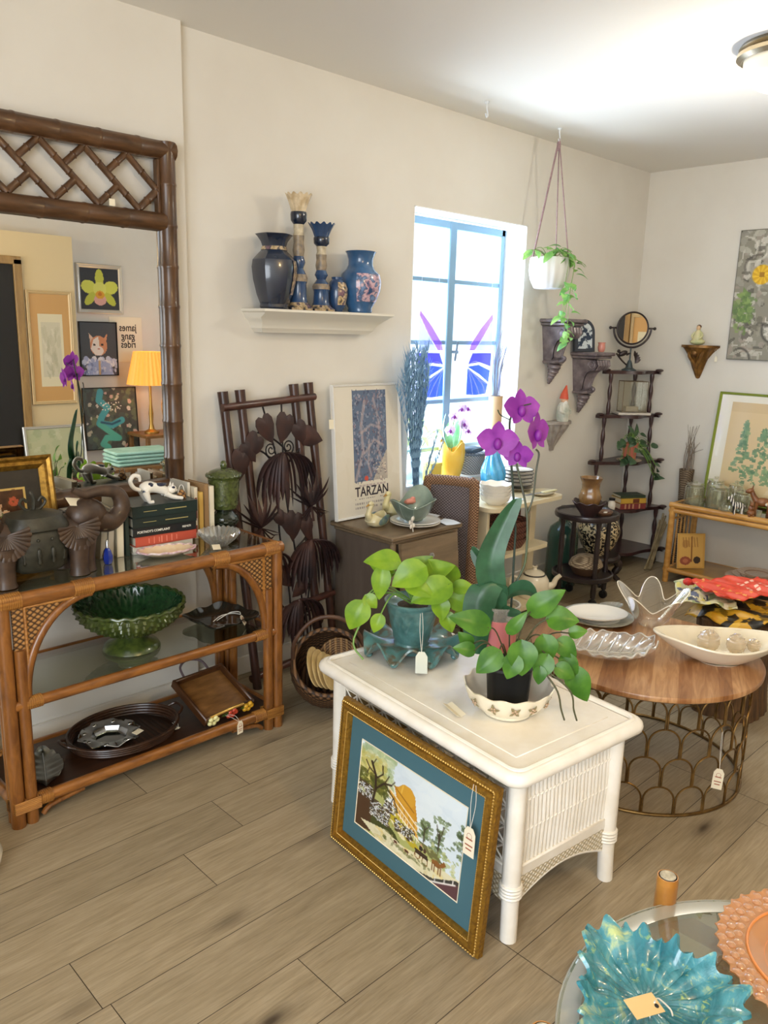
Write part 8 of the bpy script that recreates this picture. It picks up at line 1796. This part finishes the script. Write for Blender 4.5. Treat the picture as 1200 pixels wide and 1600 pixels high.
# ------------------------------------------------------------------ glass topped bamboo table in the near corner
def front_table():
 m_bm = mat('honey_bamboo', 'c58a3e', .35, col2='a86e2a', scale=6, stretch=(2, 2, 2), coat=.4)
 t = thing('glass_top_table', 'round glass topped bamboo table in the near right corner', 'table', (1.25, .24, 0))
 b = MB(); b.lathe([(0, .44), (.414, .44), (.42, .443), (.42, .447), (.414, .45), (0, .45)], 96); b.build('glass_top', thin_glass('table_glass', 'd6dcd2', .01, 1, .22, .08), t)
 b = MB(); b.lathe([(.38, .4503), (.41, .4505), (.4195, .448), (.4198, .442), (.41, .4395), (.38, .4397)], 96); b.build('bevelled_edge', thin_glass('frosted_edge', 'e4e6de', .25, .9, .5, .35), t)
 L = [(.205, .318), (-.30, .33), (-.33, -.30), (.24, -.33)]; L[0] = (.212, .375)
 for x, y in L:
  b = MB(); hh = .505 if math.hypot(x, y) > .42 else .425; b.tube([(x, y, 0), (x, y, hh - .012)], .022, 16); b.tube([(x, y, hh - .014), (x, y, hh)], [.0225, .021], 16); l = b.build('leg', m_bm, t)
  b = MB(); b.lathe([(0, hh + .001), (.0165, hh + .001), (.0165, hh), (.019, hh)], 16, (x, y, 0)); b.build('cut_end', mat('cut_bamboo', 'c9c3ae', .5, col2='8a8270', scale=60) if 'cut_bamboo' not in bpy.data.materials else bpy.data.materials['cut_bamboo'], l)
 for (a, c) in ((0, 1), (1, 2), (2, 3), (3, 0)):
  b = MB(); b.tube([(*L[a], .415), (*L[c], .415)], .019, 14); b.build('rail', m_bm, t)
 # teal ceramic leaf dish
 t = thing('teal_leaf_dish', 'large turquoise ceramic leaf dish with ruffled edges on the glass topped table', 'dish', (1.168, .506, .452), 0)
 m, nt, bs = _new('turquoise_glaze'); bs.inputs['Roughness'].default_value = .2; bs.inputs['Coat Weight'].default_value = .7
 v = coords(nt); f = noise_out(nt, v, 9, 5, .6, 1.5); c = ramp(nt, f, [(.3, hexc('174c58')), (.45, hexc('2a7482')), (.58, hexc('4b93a2')), (.68, hexc('b9c98a')), (.8, hexc('4f9fb0'))])
 f2 = noise_out(nt, v, 26, 4, .6, 2); c = mixc(nt, ramp(nt, f2, [(.60, 0), (.70, .75)]), c, hexc('a9c46a')); nt.links.new(c, bs.inputs['Base Color']); set_bump(nt, bs, f2, .5, .004)
 def rad(a):
  d = a - math.radians(35); return .118 + .052 * math.cos(d * 1) ** 2 * 0 + .05 * math.exp(-((((a - 1.12 + PI) % (2 * PI)) - PI) / .55) ** 2) + .055 * math.exp(-((((a - 3.1 + PI) % (2 * PI)) - PI) / .45) ** 2) + .06 * math.exp(-((((a + .95 + PI) % (2 * PI)) - PI) / .6) ** 2) + .05 * math.exp(-((((a - 4.3 + PI) % (2 * PI)) - PI) / .5) ** 2)
 def td(u, v):
  a = 2 * PI * u; R = rad(a) * .98; k = v ** 3; r = R * v * (1 + .06 * k * math.sin(a * 26) + .03 * k * math.sin(a * 11)); return (r * math.cos(a), r * math.sin(a) * .92, .006 + .045 * v ** 2.6 + .010 * k * math.sin(a * 13 + 1) + .004 * math.sin(a * 26) * v + .006 * math.sin(v * 14) * v * math.cos(a * 3))
 b = MB(); b.grid(td, 220, 24, cu=True, thick=.007); b.build('dish_body', m, t, angle=70)
 b = MB()
 for a in (1.12, 3.1, -.95, 4.3): b.tube([tuple(V(td(a / (2 * PI) % 1, q)) + V((0, 0, .004))) for q in np.linspace(.1, .95, 12)], [lerp(.006, .002, i / 11) for i in range(12)], 6)
 b.build('leaf_veins', m, t)
 b = MB(); b.ell((-.02, -.0, .022), (.012, .01, .01), 12, 8); b.build('yellow_bud', mat('yellow_glaze_spot', 'd8b02c', .25, coat=.6), t)
 k = MB(); k.at((-.045, -.02, .048), (.2, .12, -.35)); k.box((0, 0, 0), (.062, .036, .0012)); tg = k.build('price_tag', mat('kraft_tag', 'd9bb84', .7), t)
 k = MB(); k.at((-.045, -.02, .0488), (.2, .12, -.35)); k.cyl((.022, -.006, -.0004), (.022, -.006, .0006), .004, .004, 12); k.build('tag_hole', m_pot_black, tg)
 k = MB(); k.tube(bez([(-.025, -.028, .047), (-.005, -.025, .04), (.0, -.045, .03), (-.01, -.055, .03)], 5), .0015, 5); k.build('tag_string', m_string, t)
 # orange glass plate
 m_or = thin_glass('peach_glass', 'efb777', .05, 1, .3, .34); m_ob = mat('peach_glass_band', 'd98a48', .15, coat=.7)
 t = thing('peach_glass_plate', 'large peach coloured pressed glass plate with a beaded rim on the glass topped table', 'plate', (1.482, .306, .452))
 b = MB(); R = .195; b.lathe([(0, .003), (R * .5, .003), (R * .55, .008), (R * .7, .022), (R * .74, .026), (R * .96, .03), (R, .034), (R, .037), (R * .95, .034), (R * .73, .031), (R * .68, .027), (R * .53, .012), (0, .008)], 160, fn=lambda a, i, r, zz: (r * (1 + (.02 * math.cos(a * 40) if r > R * .9 else 0)), zz + (.0022 * math.sin(a * 40) if r > R * .75 else 0))); b.build('plate_body', m_or, t)
 b = MB()
 for k in range(3):
  for q in range(40): a = 2 * PI * (q + .5 * (k % 2)) / 40; rr = R * (.80 + .075 * k); b.ell((rr * math.cos(a), rr * math.sin(a), .031 + .0014 * k), (.0095, .0095, .005), 8, 5)
 b.build('beaded_rim', thin_glass('peach_glass_bead', 'f3c795', .03, 1, .45, .3), t)
 b = MB()
 for k in range(26): a = 2 * PI * k / 26; b.tube([((R * .12) * math.cos(a), (R * .12) * math.sin(a), .0095), (R * .5 * math.cos(a + .12), R * .5 * math.sin(a + .12), .012)], .0018, 5)
 for rr in (.56, .72): b.tube([(R * rr * math.cos(a), R * rr * math.sin(a), .012 if rr < .6 else .032) for a in np.linspace(0, 6.283, 81)[:-1]], .0028, 6, closed=True)
 b.build('pressed_pattern', m_ob, t)
 k = MB(); k.at((-.012, -.06, .024), (.1, .1, .55)); k.prism([(-.03, -.022), (.03, -.022), (.03, .022), (-.016, .022), (-.03, .008)], -.0006, .0006); tg = k.build('price_tag', bpy.data.materials['kraft_tag'], t)
 k = MB(); k.at((-.012, -.06, .0248), (.1, .1, .55)); k.tube([(-.008 + .008 * math.cos(a), .006 * math.sin(a), 0) for a in np.linspace(0, 6.28, 12)[:-1]], .0009, 5, closed=True); k.build('tag_print', m_print, tg)
front_table()
t = thing('white_floor_pot', 'white glazed pot on the floor at the left edge beside the console', 'pot', (.598, 2.30, 0)); b = MB(); b.lathe([(0, 0), (.05, 0), (.075, .03), (.08, .06), (.07, .1), (.075, .11), (.068, .11), (.062, .09), (0, .08)], 32); b.build('pot_body', m_white, t)
b = MB(); b.lathe([(0, .085), (.064, .085), (0, .09)], 20); b.build('soil', m_soil, t)
# ------------------------------------------------------------------ far side of the shop, seen in the wall mirror
def far_side():
 m_beige = mat('partition_paint', 'd8c49a', .8)
 b = MB(); b.box((2.665, -2.05, 1.19), (1.37, .3, 2.38)); struct(b.build('wall_partition', m_beige, smooth=False))
 b = MB(); b.box((2.41, -1.899, 1.05), (.82, .004, 2.1)); struct(b.build('door_1', mat('doorway_shade', '1c1a18', .7), smooth=False))  # flat dark sheet painting the unlit depth of an open doorway
 b = MB(); fx = 2.83
 for x in (fx, 1.99): b.box((x, -1.885, 1.07), (.07, .03, 2.14), .004)
 b.box(((fx + 1.99) / 2, -1.885, 2.13), (fx - 1.99 + .07, .03, .07), .004); struct(b.build('trim_2', wood('door_trim', 'a8854c', '86683a', (6, 6, 1), 5, .5), smooth=False))
 def pic(nm, lbl, loc, W, H, c, fm, bw, tilt=0, rz=PI):
  t = thing(nm, lbl, 'picture', loc, 0, rot=(math.radians(-tilt), 0, rz)); frame_parts(t, W + 2 * bw, H + 2 * bw, bw, .025, fm); c.mesh('painting', art_mat('far_' + nm, .5), W, H, t, Matrix.Translation((0, -.01, 0))); b = MB(); b.box((0, -.003, 0), (W, .006, H)); b.build('backing', m_card, t)
 silver = mat('silver_frame', 'c9c8c2', .35, .4); black = mat('black_edge', '24262a', .5)
 c = Canvas(60, 60, '2e3138')
 c.ell(.5, .24, .11, .22, 'c9cf4e'); c.ell(.22, .46, .2, .16, 'd2d85a', 1, .3); c.ell(.78, .46, .2, .16, 'd2d85a', 1, -.3); c.ell(.24, .74, .1, .2, 'bcc444', 1, .7); c.ell(.76, .74, .1, .2, 'bcc444', 1, -.7); c.ell(.5, .5, .17, .17, 'dbe070'); c.ell(.5, .76, .16, .14, 'd9a8a0'); c.ell(.5, .64, .12, .1, 'e0a62c'); c.ell(.5, .62, .05, .05, 'c8781c')
 pic('orchid_painting', 'yellow orchid painting in a silver frame, seen high in the mirror', (3.735, -2.196, 1.935), .40, .40, c, silver, .04)
 c = Canvas(60, 80, '454b52'); c.poly([(.24, .2), (.36, .3), (.3, .42)], 'd89a74'); c.poly([(.76, .2), (.62, .3), (.72, .42)], 'e0c4ae'); c.ell(.5, .44, .24, .19, 'd3946c'); c.poly([(.5, .26), (.64, .32), (.72, .5), (.6, .62), (.46, .6)], 'ece4dc'); c.ell(.5, .54, .13, .09, 'efe6e0'); c.ell(.4, .42, .035, .02, '2a2a28'); c.ell(.62, .42, .035, .02, '2a2a28'); c.ell(.5, .5, .03, .018, 'c88878')
 for k in range(16): c.ell(.08 + .056 * k, .74 + .05 * math.sin(k * 1.7), .07, .055, ['c3cde6', 'e2e6f2', 'a9b6da'][k % 3])
 c.poly([(.1, 1), (.2, .78), (.5, .72), (.8, .78), (.9, 1)], '9fb0da'); c.blobs(70, 0, .7, 1, 1, .01, .04, ['dfe4f2', '8e9cca', 'c3cde6', '6c7cb0'], .7); c.line([(.5, .74), (.5, 1)], .02, 'c9a878')
 pic('cat_portrait', 'painted portrait of a ginger and white cat in a lace ruff, seen in the mirror', (3.69, -2.19, 1.345), .38, .52, c, black, .01)
 c = Canvas(70, 78, '4a4f4c'); c.blobs(120, 0, 0, 1, 1, .02, .07, ['5c6a58', '3c4642', '6e7c60', '50605a'], .7); c.blobs(30, 0, 0, 1, 1, .015, .04, ['e2dcd4', 'd8b8b0', 'c9c6b0'], .85)
 c.line([(.68, .06), (.72, .2), (.56, .32), (.68, .46), (.74, .58), (.5, .62), (.3, .54)], .055, '4aa6b4'); c.line([(.72, .6), (.5, .76), (.38, .84), (.62, .82), (.7, .92), (.6, .98)], .05, '57b4a4'); c.line([(.34, .55), (.5, .6), (.7, .56)], .018, '2c5a74')
 for k in range(22): c.ell(.3 + .018 * k, .3 + .02 * math.sin(k * 2.3) * 3, .012, .011, 'f2f0ea')
 pic('serpent_painting', 'painting of a turquoise serpent among flowers, leaning low in the mirror view', (3.77, -2.15, .64), .56, .62, c, black, .008, 4)
 c = Canvas(44, 66, 'c79a5c'); c.rect(.18, .18, .82, .86, 'd9cfae'); c.rect(.26, .26, .74, .78, 'c9c2a8'); c.blobs(30, .3, .3, .7, .75, .02, .06, ['b8b296', 'd8d2bc', 'a8a488'], .5)
 pic('tan_print', 'tan matted print in a pale wood frame hanging on the beige partition in the mirror', (3.095, -1.897, 1.36), .36, .98, c, mat('pale_wood', 'cdb486', .5), .03)
 c = Canvas(44, 40, 'b4b690'); c.blobs(50, 0, 0, 1, 1, .03, .1, ['a8b088', 'c4c6a4', '98a27c'], .5); pic('pale_green_print', 'pale green print in a white frame standing on the floor in the mirror view', (3.05, -1.83, .36), .52, .5, c, silver, .03, 8)
 t = thing('wall_picture', 'white print with three lines of black lettering beside the cat portrait in the mirror', 'poster', (4.0, -2.196, 1.44), PI); b = MB(); b.box((0, 0, 0), (.36, .006, .46), .001); b.build('paper', mat('print_paper', 'e6dfca', .7), t)
 for k, s in enumerate(('james', 'gang', 'rides')): text(s, 'lettering', .105, mat('print_black', '17171a', .6) if 'print_black' not in bpy.data.materials else bpy.data.materials['print_black'], t, (-.02, -.0042, .12 - .085 * k), (PI / 2, 0, 0), sx=.8)
 # lamp on a small wooden stand, wicker chair and folded cloths
 wd = wood('stand_wood', '8a6234', '6a4620', (2, 8, 8), 5, .4)
 def stand(lbl, x, y, w, d, h):
  t = thing('wooden_stand', lbl, 'table', (x, y, 0)); b = MB(); b.box((0, 0, h - .015), (w, d, .03), .004); b.build('top', wd, t)
  for sx in (-1, 1):
   for sy in (-1, 1): b = MB(); b.box((sx * (w / 2 - .03), sy * (d / 2 - .03), (h - .03) / 2), (.04, .04, h - .03), .004); b.build('leg', wd, t)
 stand('low wooden stand under the yellow lamp, seen in the mirror', 4.27, -1.84, .76, .42, .50)
 t = thing('pleated_lamp', 'brass table lamp with a glowing yellow pleated shade, seen in the mirror', 'lamp', (4.06, -1.84, .501)); brs = mat('lamp_brass', 'b58c44', .35, .8)
 b = MB(); b.lathe([(0, 0), (.075, 0), (.075, .015), (.03, .04), (.018, .1), (.024, .2), (.014, .3), (.014, .52), (0, .52)], 28); b.build('base', brs, t)
 b = MB(); b.lathe([(.225, .50), (.15, .83)], 120, fn=lambda a, i, r, z: (r * (1 + .03 * math.sin(a * 30)), z)); b.build('lamp_shade', emis('lamp_shade_glow', 'ffa23a', .75, 'e0a048'), t)
 point('table_lamp_glow', (4.06, -1.84, 1.16), 3.5, (1, .68, .30), .05)
 t = thing('wicker_basket_chair', 'small round rattan hoop chair on the lamp stand, seen in the mirror', 'ornament', (4.34, -1.76, .501)); b = MB()
 for k in range(7): r_ = .2 - .022 * k; b.tube([(r_ * math.cos(a), .05 * math.sin(a * 2) * .3 - .012 * k, .25 + r_ * 1.15 * math.sin(a)) for a in np.linspace(0, 6.283, 33)[:-1]], .006, 6, closed=True)
 for k in range(9): a = k / 9 * PI; b.tube([(0, -.08, .12), (.2 * math.cos(a), 0, .25 + .23 * math.sin(a))], .004, 5)
 b.lathe([(.11, 0), (.12, .02), (.1, .04)], 24); b.build('rattan_hoops', m_rt, t)
 stand('low wooden stand holding folded cloths, seen at the foot of the mirror', 3.10, -.42, .74, .44, .46)
 m_mint = mat('mint_cloth', 'a9cfc0', .8, col2='93bfae', scale=12)
 for i, w_ in enumerate(('lowest', 'second', 'third', 'topmost')):
  t = thing('folded_cloth', '%s of the mint green cloths folded on a stand, seen in the mirror' % w_, 'cloth', (3.17 + .008 * (i % 2), -.42, .4605 + .030 * i), .03 * i, 'folded mint cloths'); b = MB(); b.box((0, 0, .014), (.50, .30, .026), .010); b.build('cloth', m_mint, t); b = MB(); b.tube([(-.24, -.151, .014), (.24, -.151, .014)], .004, 6); b.build('fold_edge', m_mint, t)
far_side()
